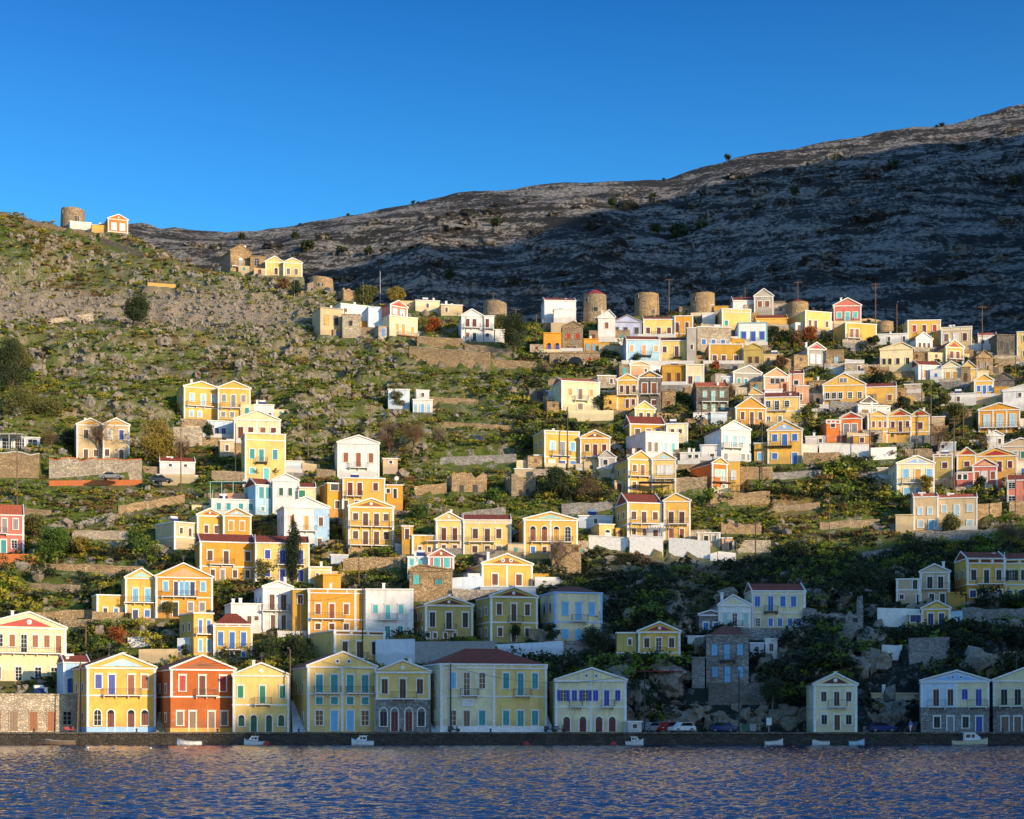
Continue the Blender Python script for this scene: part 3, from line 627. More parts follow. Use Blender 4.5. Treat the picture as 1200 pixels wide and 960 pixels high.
house(749,775,482,442,'darkstone','g',[('dd',(755.5,766.5),449,457,461.5,'orangebrown',6),('w',(766,),469,475,None,'redbrown',5)],'stone gable house with an orange pediment and two orange brown doors',ap=435,ax=761,tymp='amber',bal=[(749,773,462)],side=1)
house(776,792,476,458,'tanstone','f',[('w',(778+5,),470,475,None,'redbrown',4)],'low stone annex right of the stone gable house with the orange pediment',dep=4,side=1,nosw=True,trim='tanstone')
house(776,803,453,428,'mustard','f',[('dd',(784,795),437,446,450,'redbrown',4.5)],'deep mustard house with a slanting top edge and two dark red doors',side=2,pil=False,trim='mustard',dep=6)
house(804,825,455,427,'cream','f',[('ww',(809,818),441,450,None,('brown','skyblue'),5)],'cream flat house with a little square parapet ornament beside the deep mustard house',side=1,dep=6)
house(816,854,484,453,'darkstone','fr',[('wdw',(826,836,846),458,466,471,'mint',5),('wdw',(826,836,847),474,480,483,'mint',4.5)],'brown stone house with mint green shutters and an orange red roof',ap=448,side=6,bal=[(822,853,471)],tile=TILEO,trim='tanstone')
house(878,895,470,462,'yellow','g','.','yellow gable top half hidden behind the orange pediment gable house',ap=455,ax=883,D=Dof(490),dep=6,side=2)
house(896,937,496,465,'pale','fr',[('wdw',(900.5,910.5,922),470,477,480,('dark','dark','dark'),5),('wd',(901,914),488,493,495,('dark','dark'),4)],'pale yellow house with dark red roof and three glazed openings on the upper floor',ap=460,side=1,bal=[(899,922,481)],tile=TILE,band=(482,))
house(862,898,499,478,'ochre','g',[('wdw',(870,881,891),483,492,497.5,'brown',4.5)],'bright orange yellow gable house with an orange pediment and three openings',ap=466,ax=880,tymp='amber',side=10,tile=TILED)
house(895,924,462,441,'peach','g',[('www',(905,911,917),443.5,450,None,'black',5)],'peach gable house with a wide triple dark window',ap=432,ax=910,side=10,disk=0)
house(925,942,460,438,'peach','fr',[('w',(933,),446,451,None,'black',5)],'peach annex with a small red roof right of the triple window gable',ap=434,side=1,dep=6,tile=TILE,D=Dof(462))
house(933,948,474,452,'peach','f',[('w',(938,),462,469,None,'brown',4)],'lower peach cube standing in front of the peach annex',dep=4,side=1,nosw=True)
house(859,893,455,437,'grey','g',[('ww',(865.5,874),444,450,None,'teal',4)],'pale grey gable house with two small teal windows and a long white side',ap=429,ax=878,side=14,nosw=True)
house(840,858,455,441,'bluewhite','f','s','low bluish white cube left of the pale grey gable house',dep=4,side=1,nosw=True,pil=False)
# ------------------------------------------------------------------ upper rows, centre right
house(831,871,428,403,'mustard','f',[('wdw',(837.5,848,862.5),416.5,424,428,'brown',5)],'wide mustard flat topped house with three white framed openings',side=5,bal=[(842,856,427)])
house(872,894,431,409,'olive','g',[('dd',(879,887),418,427,430,'brown',4.5)],'dull olive gable house with two dark doors right of the wide mustard house',ap=403,ax=883,side=1,trim='olive')
house(895,917,431,415,'sand','f','s.','plain sandy stone annex right of the dull olive gable house',dep=5,side=1,trim='sand',pil=False,nosw=True)
house(734,773,428,398,'skyblue','fr',[('wdw',(740,754.5,768.5),405,412,417,'peach',4.5)],'light blue house with peach shutters and a thin red roof',ap=394,side=5,bal=[(747,763,417,'black')],tile=TILE)
house(774,813,428,399,'pale','fr',[('wdw',(779,793,807),406,413,418,'brown',4.5)],'pale yellow house joined to the right side of the light blue house',ap=395.5,side=1,bal=[(789,799,419,'black')],tile=TILE)
house(817,857,411,383,'palestone','f',[('www',(824.5,836,847.5),398,404,None,'blue',5)],'pale stone house with three small blue windows and no cornice',side=8,trim='white',nosw=True)
house(865,899,406,378,'white','f',[('wdw',(871.5,882.5,893),389,398,401,'cobalt',5)],'white cube house with turquoise blue corner trim and blue windows',side=4,trim='tealtrim',bal=[(879,888,401)])
house(846,880,388,362,'pale','f',[('w',(851,),376,382,None,'teal',4)],'pale yellow flat house with a three panel parapet and one teal window',para=(366,'pale'),side=8,nosw=True)
house(859,886,368,352,'white','fr','.','plain white box with a dark red roof behind the pale yellow panelled house',ap=348,side=4,tile=TILE,pil=False,nosw=True)
house(884,906,371,347,'grey','g',[('ww',(890.5,899),353,360,None,'orangebrown',5)],'grey temple fronted gable house with two orange shutters on the crest',ap=339,ax=895,side=1)
house(907,920,370,353,'darkstone','f','s.','broken grey stone block right of the grey temple fronted house',dep=5,side=1,nosw=True,trim='darkstone')
house(886,923,386,373,'yellow','fr','.','plain bright yellow barn like house with a thin red brown roof',ap=369,side=3,tile=TILE,pil=False,trim='yellow',nosw=True)
house(814,836,372,357,'sand','f','w.','sandy flat topped house right under the middle stone windmill',dep=6,side=1,nosw=True,pil=False)
house(823,838,381,367,'white','f','.','small blank white cube under the sandy flat topped house',dep=5,side=1,pil=False,nosw=True)
house(754,790,397,374,'pale','fr',[('wdw',(759.5,772,784),384,391,394,'redbrown',4.5)],'pale yellow one storey house with a red roof just below the tall stone windmill',ap=371,side=3,bal=[(763,780,394)],tile=TILE)
house(790.5,812,398,370,'ochre','f',[('dd',(793.5,805),378,386,389,'redbrown',4)],'golden two door house right of the one storey house with the red roof',side=1,band=(391,))
house(720,752,398,377,'lilac','g',[('wdw',(722.5,733,746),384,391,394,'black',4.5)],'lilac grey temple fronted house with a low grey pediment',ap=370,ax=735,side=7,trim='grey')
house(943,975,391,365,'pale','f',[('wdw',(948.5,955.5,969.5),376,383,387,'redbrown',4)],'cream yellow house with a long white left flank on the crest',side=20,dep=9,nosw=True)
house(946,968,430,409,'grey','g',[('ww',(952,959.5),416,426,None,'white',4)],'small grey house with a red pediment and two tall white windows',ap=402,ax=957,tymp='red',side=16,nosw=True)
house(968.5,989,431,410,'tanstone','f',[('w',(980,),418,426,None,'skyblue',5)],'flat tan stone house with one pale blue window',side=1,nosw=True,trim='tanstone')
house(977,1009,381,358,'rose','g',[('wdw',(983.5,993,1002),366,373,377,'turquoise',5)],'rose pink temple fronted house with turquoise shutters high on the crest',ap=350,ax=993,tymp='pinkwall',side=5,bal=[(987,1000,377)])
house(990,1028,404,379,'yellow','f',[('dd',(997.5,1004),386,394,397,'orangebrown',4.5)],'yellow house with small left gable and orange shutters before the rose pink one',side=16,dep=8,nosw=True,bal=[(991,1008,397)])
house(1064,1102,405,375,'yellow','f',[('wdw',(1071.5,1083,1095),381,389,394,('red','redbrown','red'),4.5)],'square yellow house with red shutters on the crest near the right poles',side=6,bal=[(1074,1092,394)])
house(1104,1138,412,383,'sand','f',[('www',(1109.5,1120,1130),391,400,None,('wood','white','brown'),5)],'ornate sandy house with a dentilled top right of the square yellow house',side=1,para=(387,'cream'))
house(1073,1093,413,397,'white','g',[('www',(1077.5,1083,1088.5),402,410,None,'brown',3.5)],'small white gable house with three close brown windows',ap=390,ax=1082,side=17,dep=8,nosw=True)
house(1108,1130,424,407,'yellow','g',[('dd',(1115,1122.5),412,421,422,'redbrown',4.5)],'little yellow gable house with a red pediment and a long beige flank',ap=399,ax=1118,tymp='red',side=18,dep=8,bal=[(1111,1129,421)],nosw=True)
house(1032,1069,437,409,'cream','g',[('wwww',(1036.5,1043,1052,1063),420,427,None,'black',4)],'cream white rendered house with an off centre gable and four dark square windows',ap=402,ax=1057,side=1,trim='cream',pil=False)
house(1076,1104,446,428,'white','fr',[('dd',(1084,1097),434,441,443,'salmon',4)],'white house with a red roof and two salmon doors on its long front',ap=423,side=13,tile=TILE,dep=7,nosw=True)
house(1104.5,1125,449,430,'cream','g',[('ww',(1111,1119),436,444,None,'amber',5)],'cream gable house with two amber shutters right of the white red roofed house',ap=424,ax=1115,side=1)
house(1126,1145,449,432,'pale','g',[('w',(1135.5,),439,446,None,'amber',5)],'small pale yellow gable house with a single amber window',ap=423,ax=1135,side=1)
house(1144,1164,440,419,'tanstone','g',[('ww',(1150,1158),425,432,None,'grey',4)],'tan stone gable house above the small house with the amber window',ap=411,ax=1153,side=14,trim='tanstone')
house(1168,1192,422,392,'darkstone','f',[('ww',(1173,1186),400,409,None,'black',4),('d',(1180,),402,412,414,'black',4)],'tall unrendered dark stone house with black openings at the right crest',side=14,trim='darkstone')
house(1193,1226,424,388,'pale','f','ww/ww','pale yellow house cut by the right edge on the crest',side=1)
house(1147,1167,412,393,'white','fr','ss','white house with an orange red roof left of the tall dark stone house',ap=390,side=1,tile=TILEO,nosw=True)
house(1142,1164,467,446,'yellow','g',[('wdw',(1147,1153.5,1160),452,459,463,'blue',4)],'small golden gable house with three blue openings and a white base',ap=439,ax=1153,side=7)
house(1165,1188,467,445,'darkstone','g',[('d',(1171,),454,462,462,'brown',4)],'plain dark stone gable shed right of the golden house with blue openings',ap=437,ax=1176,side=1,trim='darkstone')
house(1103,1143,476,461,'white','f','.s.','long low white house below the golden house with blue openings',side=1,dep=5,nosw=True,pil=False)
house(1177,1226,482,457,'white','g','.s.s/s...','white windowed house with a sloping roof at the right edge',ap=448,ax=1215,side=1,pil=False)
house(965,1014,475,451,'yellow','g',[('wwwww',(970,977.5,985,996,1007),460,467,None,'dark',4.5),('ww',(985.7,990.3),443.5,448,None,'dark',3.4)],'big yellow gable house with a tiny double attic window and five windows in a row',ap=438,ax=989,side=3,bal=[(966,986,468)])
house(1014.6,1050,475,453,'yellow','fr',[('w',(1042,),463,470,None,'orangebrown',5)],'yellow wing with a red roof and one orange window right of the big yellow gable',ap=449,side=1,tile=TILE)
house(1005,1044,490,475,'white','f',[('.s.',None,479,484,None,'grey',4)],'low white block standing between the big yellow gable and the triple gabled row',side=9,dep=5,nosw=True,pil=False)
house(1008,1028,482,472,'darkstone','g','.','little dark stone gable rising behind the low white block',ap=465,side=10,dep=5,D=Dof(486),nosw=True)
house(1148,1194,508,480,'ochre','g',[('www',(1157,1171.5,1186),486,500,None,'skyblue',6)],'mustard striped gable house with three tall light blue shutters near the right edge',ap=473,ax=1171,side=3,bal=[(1149,1193,501)],mid=(1164,1179))
house(1017,1040,520,487,'yellow','g',[('www',(1023.5,1031,1037.5),494,501,None,'orangebrown',3.6),('w',(1031,),511,517,None,'brown',5)],'leftmost gable of the golden triple gabled row, with a yellow pediment',ap=482,ax=1029,side=8,band=(506,))
house(1040.5,1067,520,487,'yellow','g',[('wdw',(1046.5,1055,1063),494,501,506,'redbrown',4)],'middle gable of the golden triple gabled row, with a red pediment and balcony',ap=480,ax=1055,tymp='red',side=1,bal=[(1042,1067,507)])
house(1067.5,1089,520,487,'yellow','g',[('w',(1078.5,),495,503,None,'redbrown',5),('w',(1078,),514,519,None,'brown',6)],'rightmost gable of the golden triple gabled row, with one upper window',ap=480,ax=1078,tymp='red',side=1,band=(506,))
house(985,1010,519,490,'orange','g',[('dd',(992,1001),497,506,510,'grey',6)],'deep orange house with a red pediment and two tall grey doors',ap=484,ax=997,tymp='red',side=1,bal=[(986,1009,510)])
house(968.5,984,519,492,'orange','f',[('w',(976,),496,501,None,'black',5)],'deep orange wing with a red cornice and one small dark window',side=9,para=(496,'red'),nosw=True)
house(1000,1018,526,510,'ochre','f',[('w',(1010,),513,519,None,'brown',5)],'low ochre block in front of the deep orange house',dep=3,side=1,nosw=True)
house(1051,1095,582,543,'cream','g',[('wdw',(1061.5,1075.5,1089),550,560,566,('lightblue','amber','lightblue'),6.5),('ww',(1062,1076),572,580,None,'lightblue',6)],'cream house with a lilac blue pediment, two blue shutters and an amber door',ap=535,ax=1075,tymp='bluetrim',disk=1,side=11,bal=[(1056,1080,566)],band=(567,))
house(1122,1143,560,533,'yellow','g',[('w',(1133,),541,547,None,'redbrown',6)],'narrow yellow gable with a red pediment left of its wider twin',ap=525,ax=1133,tymp='red',side=1)
house(1144,1190,560,534,'yellow','g',[('dw',(1171,1182.5),541,549,553,'redbrown',5)],'wide yellow gable with a red pediment above the pink house',ap=525,ax=1167,tymp='red',side=1)
house(1140.5,1168,574,546,'rose','g',[('wdw',(1145.5,1153.5,1163),553,562,568,('orangebrown','white','orangebrown'),5)],'pink gable house with white trim and a closed white door',ap=538,ax=1154,tymp='peach',side=3)
house(1122,1140,576,553,'rose','f',[('ww',(1124.5,1131),556,562,None,'black',4.5),('w',(1126,),572,575,None,'white',6)],'low terracotta pink wing left of the pink gable house',dep=5,side=4,nosw=True)
house(1094,1116,562,532,'olive','f',[('w',(1107,),542,549,None,'redbrown',6)],'plain olive house with one dark red window behind the cream house',side=1,para=(535,'red'))
house(1176,1228,550,522,'beige','g',[('dww',(1190,1199,1215),529,537,541,'green',5)],'beige grey gable house with dark green shutters at the right edge',ap=514,ax=1196,side=1)
house(1182,1228,592,562,'pink','fr',[('ww',(1187,1205),565,572,None,'dark',7),('ww',(1187,1205),581,589,None,'dark',7)],'pink house with a dark red roof at the right edge near the pole',ap=556,side=1,tile=TILE)
house(1071,1099,622,582,'sand','fr',[('ww',(1078.5,1089.5),595,603,None,'skyblue',4.5),('wd',(1079,1091.5),610,618,621,('skyblue','lightblue'),6)],'left part of a long khaki house, with small pale windows and a blue door',ap=578,side=4,tile=TILEO,nosw=True)
house(1099.6,1144,622,583,'sand','fr',[('wdw',(1107,1121,1135.5),592,600,605,'skyblue',5),('w',(1135.5,),610,618,None,'skyblue',6)],'right part of the long khaki yellow house, behind the round olive tree',ap=579,side=1,tile=TILEO,disk=0)
house(1050,1070,625,603,'sand','f','.','blank khaki wing with a small blue terrace gate left of the long khaki house',dep=5,side=1,pil=False,trim='sand',nosw=True)
# ------------------------------------------------------------------ centre
house(638,679,549,505,'yellow','f',[('wdw',(647.5,659,671),518,528,534,('skyblue','grey','lightblue'),6),('wdw',(646.5,659,671.5),540,547,549,('white','cobalt','blue'),7)],'long yellow house with white framed pale windows and cobalt blue doors in mid slope',para=(509,'yellow'),side=14,bal=[(646,668,534)],band=(536,))
house(680,715,549,513,'yellow','g',[('wdw',(688,697.5,708),521,529,534,('brown','redbrown','redbrown'),5),('wd',(688,698),540,547,549,('brown','brown'),5)],'yellow gable house with an orange pediment joined to the long yellow house',ap=505,ax=697,tymp='orangebrown',disk=1,side=1,bal=[(686,707,535)],band=(536,))
house(626,637,549,533,'pale','f',[('d',(634,),537,547,548,'cobalt',3.6)],'little pale yellow porch block with a cobalt door left of the long yellow house',dep=4,side=1,nosw=True)
house(702,722,556,536,'grey','g',[('w',(709.5,),539,545,None,'black',5),('ww',(706,714),547,553,None,'black',4)],'small grey gable house with black windows beside the yellow gable with orange pediment',ap=528,ax=711,side=1)
house(658,703,483,447,'cream','fr',[('wdw',(668,680,693),456,464,469,('amber','wood','amber'),5),('w',(680,),473,480,None,'olive' if 'olive' in PAINT else 'wood',6)],'cream house with amber shutters, an orange red roof strip and a white flank',ap=444,side=12,bal=[(673,689,469)],tile=TILEO,nosw=True)
house(659,683,413,383,'stone','g',[('ww',(666.5,677),391,397,None,'red',4.5),('ww',(666,673),406,412,None,('redbrown','navy'),4)],'stone gable house with red shutters between two orange wings',ap=377,ax=672,side=1,trim='tanstone')
house(637,658,415,390,'ochre','f',[('aa',(643.5,653),402,413,None,'cobalt',4.5)],'orange ochre wing with two arched cobalt windows left of the stone gable',side=1,dep=5,pil=False,trim='ochre')
house(684,701,413,397,'ochre','f',[('ww',(689,696.5),403,411,None,'lightblue',3.6)],'orange ochre wing with two light blue windows right of the stone gable',side=1,dep=5,pil=False,trim='ochre')
house(644,703,432,413,'stone','f',[('A',(651,),421,432,432,'black',7),('A',(674,),418,428,428,'grey',19),('ww',(691,699),419,425,None,'red',4)],'stone terrace base with a wide arch and a narrow arch under the orange wings',dep=4,side=1,trim='tanstone',D=Dof(415)-5,fdn=1,nosw=True)
house(701,721,402,372,'white','g',[('w',(711,),378,385,None,'orangebrown',4)],'plain white gable house left of the lilac grey temple fronted house',ap=364,ax=714,side=1,pil=False)
house(638,675,380,352,'white','fr',[('w',(657,),361,366,None,'navy',4.5)],'white stepped house with a red roof strip left of the red capped windmill',ap=349,side=4,tile=TILE,pil=False,nosw=True)
house(649,675,380,362,'white','f','.','white stepped front block of the red strip roofed house beside the red capped windmill',dep=3,side=1,pil=False,D=Dof(380)-4,nosw=True)
house(541,566,402,370,'white','g',[('ww',(548,556),374,383,None,'redbrown',4.5),('sd',(548,556),390,395,400,('orangebrown','black'),4)],'white gable house with two dark red upper windows on the saddle',ap=363,ax=553,side=4,bal=[(543,563,384)],nosw=True)
house(567,579,402,370,'white','f',[('w',(571,),374,384,None,'redbrown',4),('w',(567+4,),391,395,None,'black',4)],'white flat part with one dark red window right of the white gable on the saddle',side=1,dep=6,pil=False,bal=[(567.5,578.5,385)])
house(580,591,402,386,'white','f','.','low blank white block at the right end of the white houses on the saddle',dep=5,side=1,pil=False,nosw=True)
house(458,477,373,359,'pink','g',[('ww',(463,471),363,369,None,'white',5)],'tiny red pedimented top storey over the cream house on the saddle',ap=353,ax=467,tymp='red',side=14,dep=5,D=Dof(394),fdn=0.2,nosw=True)
house(457,489,396,371,'cream','f',[('wd',(465.5,472.5),380,388,392,'amber',4.5),('w',(483,),382,389,None,'amber',4.5)],'cream flat topped house with amber shutters at the end of the long stone wall',side=17,dep=9,nosw=True,pil=False,bal=[(466,488,393.5,'orangebrown')])
house(432,456,392,360,'bluewhite','f',[('s',(437,),386,391,None,'navy',4)],'tall bluish white block with a blue edge behind the cream flat topped house',side=8,pil=False,trim='bluewhite',nosw=True)
house(400,431,378,357,'white','f','s..','stepped white cubes behind the ruined beige shell',side=10,pil=False,dep=6,nosw=True)
house(376,401,394,361,'sand','f',[('ww',(383,393.5),370,381,None,('amber','black'),5)],'ruined roofless beige shell with boarded window openings on the ridge',side=10,pil=False,trim='palestone',dep=7,nosw=True)
house(401.5,423,397,368,'palestone','f',[('w',(411,),376,382,None,'black',4)],'pale stone shell with one black window next to the ruined beige one',side=1,pil=False,trim='palestone',dep=6)
house(271,293,320,295,'tanstone','g',[('A',(282,),302,312,312.5,'grey',5)],'unrendered stone gable house with a balcony on the upper left ridge',ap=287,ax=282,side=11,bal=[(272,292,313)],trim='tanstone')
house(293.5,311,321,300,'tanstone','f',[('a',(301,),303,311,None,'dark',5)],'flat stone part with one arched window joined to the ridge gable house',side=1,trim='tanstone')
house(311.5,332,324,307,'pale','g',[('a',(323.5,),314,322,None,'brown',4)],'pale yellow ridge house with one arched window, left of its twin',ap=301,ax=322,side=1,tile=TILEG)
house(332.5,354,325,308,'pale','g',[('ww',(338,347),315,322,None,'wood',4)],'pale yellow ridge house with two square windows at the end of the row',ap=303,ax=343,side=1,tile=TILEG)
house(127.5,149,274,257,'orange','g',[('ww',(134,143),262,270,None,'white',5)],'orange house with white shutters and white trim beside the skyline windmill',ap=252,ax=139,disk=1,side=5,band=(272,))
house(108,127,274,264,'yellow','f','.','low yellow wing left of the orange skyline house',dep=5,side=1,pil=False,trim='yellow',nosw=True)
house(83,106,270,260,'white','f','.','low white wall house between the skyline windmill and the yellow wing',dep=4,side=2,pil=False,nosw=True)
house(174,205,337,331,'yellow','f','.','low shed with a dark solar roof cut into the scree slope',dep=4,side=2,pil=False,trim='iron',name='shed',cat='shed',nosw=True,fdn=1)
house(487,515,366,352,'cream','f','.s.','low cream farmhouse on the saddle behind the red leaved tree',dep=6,side=3,pil=False,nosw=True)
house(517,542,371,357,'sand','f','s.','small sandy house with a flat canopy on the saddle',dep=6,side=4,pil=False,nosw=True,extras=chimney(525,1.4))
house(484,507,484,468,'white','f',[('ddd',(487,495,502),474,482,484,('skyblue','lightblue','skyblue'),4)],'small white cottage with light blue doors on the rocky slope',dep=5,side=1,nosw=True,pil=False)
house(488,503,470,457,'white','f','s','white upper block of the cottage with light blue doors',dep=4,side=2,nosw=True,pil=False,D=Dof(484)+4,fdn=1)
house(455,480,480,456,'bluewhite','f','.','grey blue walled house half hidden by brown trees left of the white cottage',side=1,pil=False,dep=6,nosw=True)
house(217,255,493,454,'yellow','g',[('wdw',(225.5,238,249.5),462,471,476,'skyblue',5),('ww',(225,234),482,489,None,'skyblue',4.5)],'yellow gable house with sky blue shutters, left one of a twin on the hillside',ap=448,ax=236,side=9,bal=[(220,249,476)],band=(478,))
house(256,293,493,455,'yellow','g',[('wdw',(262.5,273.5,285),463,471,477,('grey','grey','grey'),5),('ww',(262,272),483,489,None,'grey',5)],'yellow gable house with grey windows, right one of a twin on the hillside',ap=447.5,ax=274,side=1,bal=[(259,282,478)],band=(479,))
house(298,321,490,474,'white','f',[('s',(316,),484,487,None,'black',3.5)],'small white cube with a roof railing right of the yellow twin gables',dep=5,side=1,pil=False,nosw=True)
house(275,328,521,492,'cream','g',[('dwww',(282.5,294,308,320),501,507,514,('redbrown','redbrown','orangebrown','redbrown'),6)],'cream house with a half red pediment and pale blue window frames',ap=482,ax=302,side=1,mid=(301,))
house(288,334,564,508,'pale','f',[('wdw',(296,306.5,322),527,538,541,'teal',5.5),('wd',(296,312),549,556,562,'turquoise',6)],'flat topped lemon yellow house with teal shutters and a shadowed lower half',side=5,bal=[(300,313,542,'black')],band=(516,))
house(244,273,514,493,'bluewhite','f',[('dd',(254,262),502,511,511,'navy',5)],'bluish white low house left of the half red pediment house',dep=5,side=2,pil=False,nosw=True)
house(335,354,555,540,'bluewhite','f','.','pale terrace block right of the lemon yellow house',dep=5,side=1,pil=False,nosw=True)
house(91,121,539,498,'sand','g',[('ww',(101,116),504,514,None,('brown','wood'),5),('dw',(101,112),527,535,538,'brown',5)],'weathered yellow twin gable house, left gable, behind a bare tree',ap=491,ax=106,side=3,disk=0,tymp='amber')
house(121.5,151,539,498,'sand','g',[('ww',(129,142),504,515,None,('white','cobalt'),5),('wd',(126,142),527,535,538,('brown','brown'),5)],'weathered yellow twin gable house, right gable with a dark blue window',ap=491,ax=136,side=1,tymp='amber')
house(188,228,557,541,'white','fr',[('ss',(200,217),544,547,None,'black',3.5)],'little white hut with a bright red roof beside the hillside road',ap=536,side=1,tile=TILE,pil=False,dep=5,nosw=True)
house(449,466,556,537,'beige','f',[('s',(458,),540,543.5,None,'black',3.5)],'tiny beige hut with one square window right of the tall plain white house',side=1,dep=4,pil=False,nosw=True,name='hut',cat='hut')
house(-24,44,532,511,'bluewhite','f',[('ddd',(8,22,36),514,530,530,'dark',10)],'open pavilion with a white roof slab on a stone terrace at the left edge',side=1,dep=6,pil=False,nosw=True,name='pavilion',cat='pavilion')

# small buildings between the larger ones
house(1029,1063,405,391,'white','f','.s.s','low white house between the short windmill stump and the square yellow house',dep=5,side=1,nosw=True,pil=False)
house(1069,1090,424,412,'tanstone','f','s.','small tan stone block right of the cream white rendered house',dep=4,side=1,nosw=True,trim='tanstone')
house(805,816,431,384,'grey','f','./s/.','tall narrow grey white block right of the pale yellow twin of the light blue house',dep=6,side=1,nosw=True,pil=False)
house(738,763,442,428,'peach','g','.s','low peach shed with a slanting roof below the light blue house',ap=424,dep=5,side=8,nosw=True)
house(833,852,499,483,'bluewhite','f','.','small bluish white block left of the three opening orange yellow gable',dep=5,side=3,nosw=True,pil=False)
house(944,967,524,511,'white','f','.s','low white house with one dark opening left of the deep orange wing',dep=5,side=1,nosw=True,pil=False)
house(1100,1120,530,518,'bluewhite','f','s.','small bluish white hut among the brown bushes right of the triple gabled row',dep=4,side=2,nosw=True,pil=False)
house(1157,1176,526,510,'white','g','.s','little white gable end below the mustard striped house',ap=505,dep=5,side=6,nosw=True)
house(678,718,619,604,'bluewhite','f','.s.','bluish flat roofed annex left of the wide red roofed golden house',dep=5,side=4,nosw=True,pil=False)
house(1046,1062,470,455,'tanstone','f','s','small stone shed behind the yellow wing with one orange window',dep=4,side=1,nosw=True,trim='tanstone')
house(603,624,560,549,'sand','f','.','sand coloured cistern block left of the short bright cream wall',dep=4,side=1,nosw=True,pil=False)
house(706,722,470,458,'sand','f','s','sandy block beside the dark tree of the cream amber shuttered house',dep=4,side=1,nosw=True,pil=False)
house(700,722,455,440,'palestone','f','.s','pale stone block left of the narrow yellow gable house',dep=4,side=3,nosw=True)
house(826,845,532,523,'white','f','.','white garden block below the brown stone mint shuttered house',dep=3,side=1,nosw=True,pil=False)
house(258,274,536,516,'sand','f','s','sandy stair block left of the lemon yellow house',dep=4,side=2,nosw=True,pil=False)
house(896,917,470,456,'white','f','.','white terrace block below the triple window peach gable',dep=3,side=1,nosw=True,pil=False,D=Dof(474))
house(948,967,462,446,'tanstone','f','s','tan stone block left of the big yellow gable house',dep=5,side=3,nosw=True,trim='tanstone')
house(990,1012,440,425,'palestone','f','.s','pale stone block above the big yellow gable with the attic window',dep=4,side=2,nosw=True)
house(1166,1185,488,474,'white','f','s.','white cube above the right part of the mustard striped house',dep=4,side=2,nosw=True,pil=False)
house(1090,1107,500,488,'sand','f','.','sandy garden room right of the golden triple gabled row',dep=4,side=2,nosw=True,pil=False)
house(1028,1050,562,548,'sand','f','.s','sandy low block left of the cream lilac pediment house',dep=4,side=2,nosw=True,pil=False)
house(440,455,516+84,588,'white','f','s','small white block between the yellow flat house and the ochre satellite dish building',dep=4,side=1,nosw=True,pil=False)
house(388,408,662,650,'bluewhite','f','.','bluish white block left of the stone base of the eight window house',dep=4,side=1,nosw=True,pil=False)
house(811,826,806,770,'greystone','f','.','rough stone side wing left of the grey stone cliff house',dep=4,side=1,nosw=True,trim='greystone')
house(879,895,771,753,'bluewhite','f','s','small bluish white block between the grey stone house and the white tower',dep=4,side=1,nosw=True,pil=False)
house(700,716,560,548,'sand','f','.','sandy block under the small grey gable house with black windows',dep=3,side=1,nosw=True,pil=False,D=Dof(562))
house(676,700,470,458,'white','f','s.','low white room hidden behind the cream amber shuttered house',dep=4,side=1,nosw=True,pil=False,D=Dof(450))
house(925,944,486,474,'sand','f','.s','sandy terrace room below the peach cube',dep=4,side=1,nosw=True,pil=False)
house(1060,1080,462,450,'palestone','f','.','pale stone terrace room below the white salmon doored house',dep=4,side=1,nosw=True)
house(1120,1138,492,480,'tanstone','f','s','tan stone shed left of the mustard striped house',dep=4,side=1,nosw=True,trim='tanstone')
house(640,657,470,458,'bluewhite','f','.','bluish white shed left of the cream amber shuttered house',dep=4,side=1,nosw=True,pil=False)
# ------------------------------------------------------------------ windmills, ruins, walls
def windmill(cx, w, yb, yt, label, cap=None, seed=0, wins=(), broken=.25, mat='tanstone'):
    D = Dof(yb); s = D/F; r0 = w*s/2; H = (yb-yt)*s; b = at(cx, yb, D); b.y += r0
    root = empty('windmill', b); tag(root, label, 'windmill', 'old round stone windmills along the ridge')
    rr = random.Random(seed); N = 28; m = MB(); r1 = r0*.94; th = .55
    tops = []; HOUSES.append((b.x, b.y-r0, b.z, r0*2, r0*2, 0))
    for i in range(N):
        tops.append(H - (0 if cap else broken*(.5+.5*math.sin(i*2*math.pi/N*1+seed))*1.1 - rr.uniform(0, .12)))
    def ring(r, zf): return [(r*math.cos(2*math.pi*i/N), r*math.sin(2*math.pi*i/N), zf(i)) for i in range(N)]
    m.loft([ring(r0, lambda i: -2), ring(r0*.99, lambda i: H*.3), ring(r1, lambda i: tops[i]), ring(r1-th, lambda i: tops[i]), ring(r1-th, lambda i: H*.5)], cap=True)
    m.build('tower', WM(mat), root)
    for k, (dx, z, ww, hh) in enumerate(wins):
        a = math.asin(max(-.95, min(.95, dx))); zc = H*z; rad = r0+(r1-r0)*z
        f = MB(lambda x, y, zz, a=a, rad=rad: ((x)*math.cos(a)+(rad+.05-y)*math.sin(a) , -((rad+.05-y)*math.cos(a)-x*math.sin(a)), zz))
        f.box(-ww/2-.15, ww/2+.15, -.03, .3, zc-hh/2-.15, zc+hh/2+.15, 0); f.box(-ww/2, ww/2, -.06, -.031, zc-hh/2, zc+hh/2, 1)
        f.build('window', [WM('palestone'), PM('black')], root)
    if cap:
        c = MB(); c.loft([[(r1*1.06*math.cos(2*math.pi*i/N), r1*1.06*math.sin(2*math.pi*i/N), H-.05) for i in range(N)],
                          [(.08*math.cos(2*math.pi*i/N), .08*math.sin(2*math.pi*i/N), H+cap*s) for i in range(N)]]); c.build('cone_roof', PM('red'), root)
    return root
windmill(82,29,266,242,'windmill stump alone on the skyline at the upper left with a row of dark openings',seed=1,wins=[(.45,.42,.8,1.6),(.62,.42,.5,1.5),(-.75,.8,.5,.8)],mat='stone')
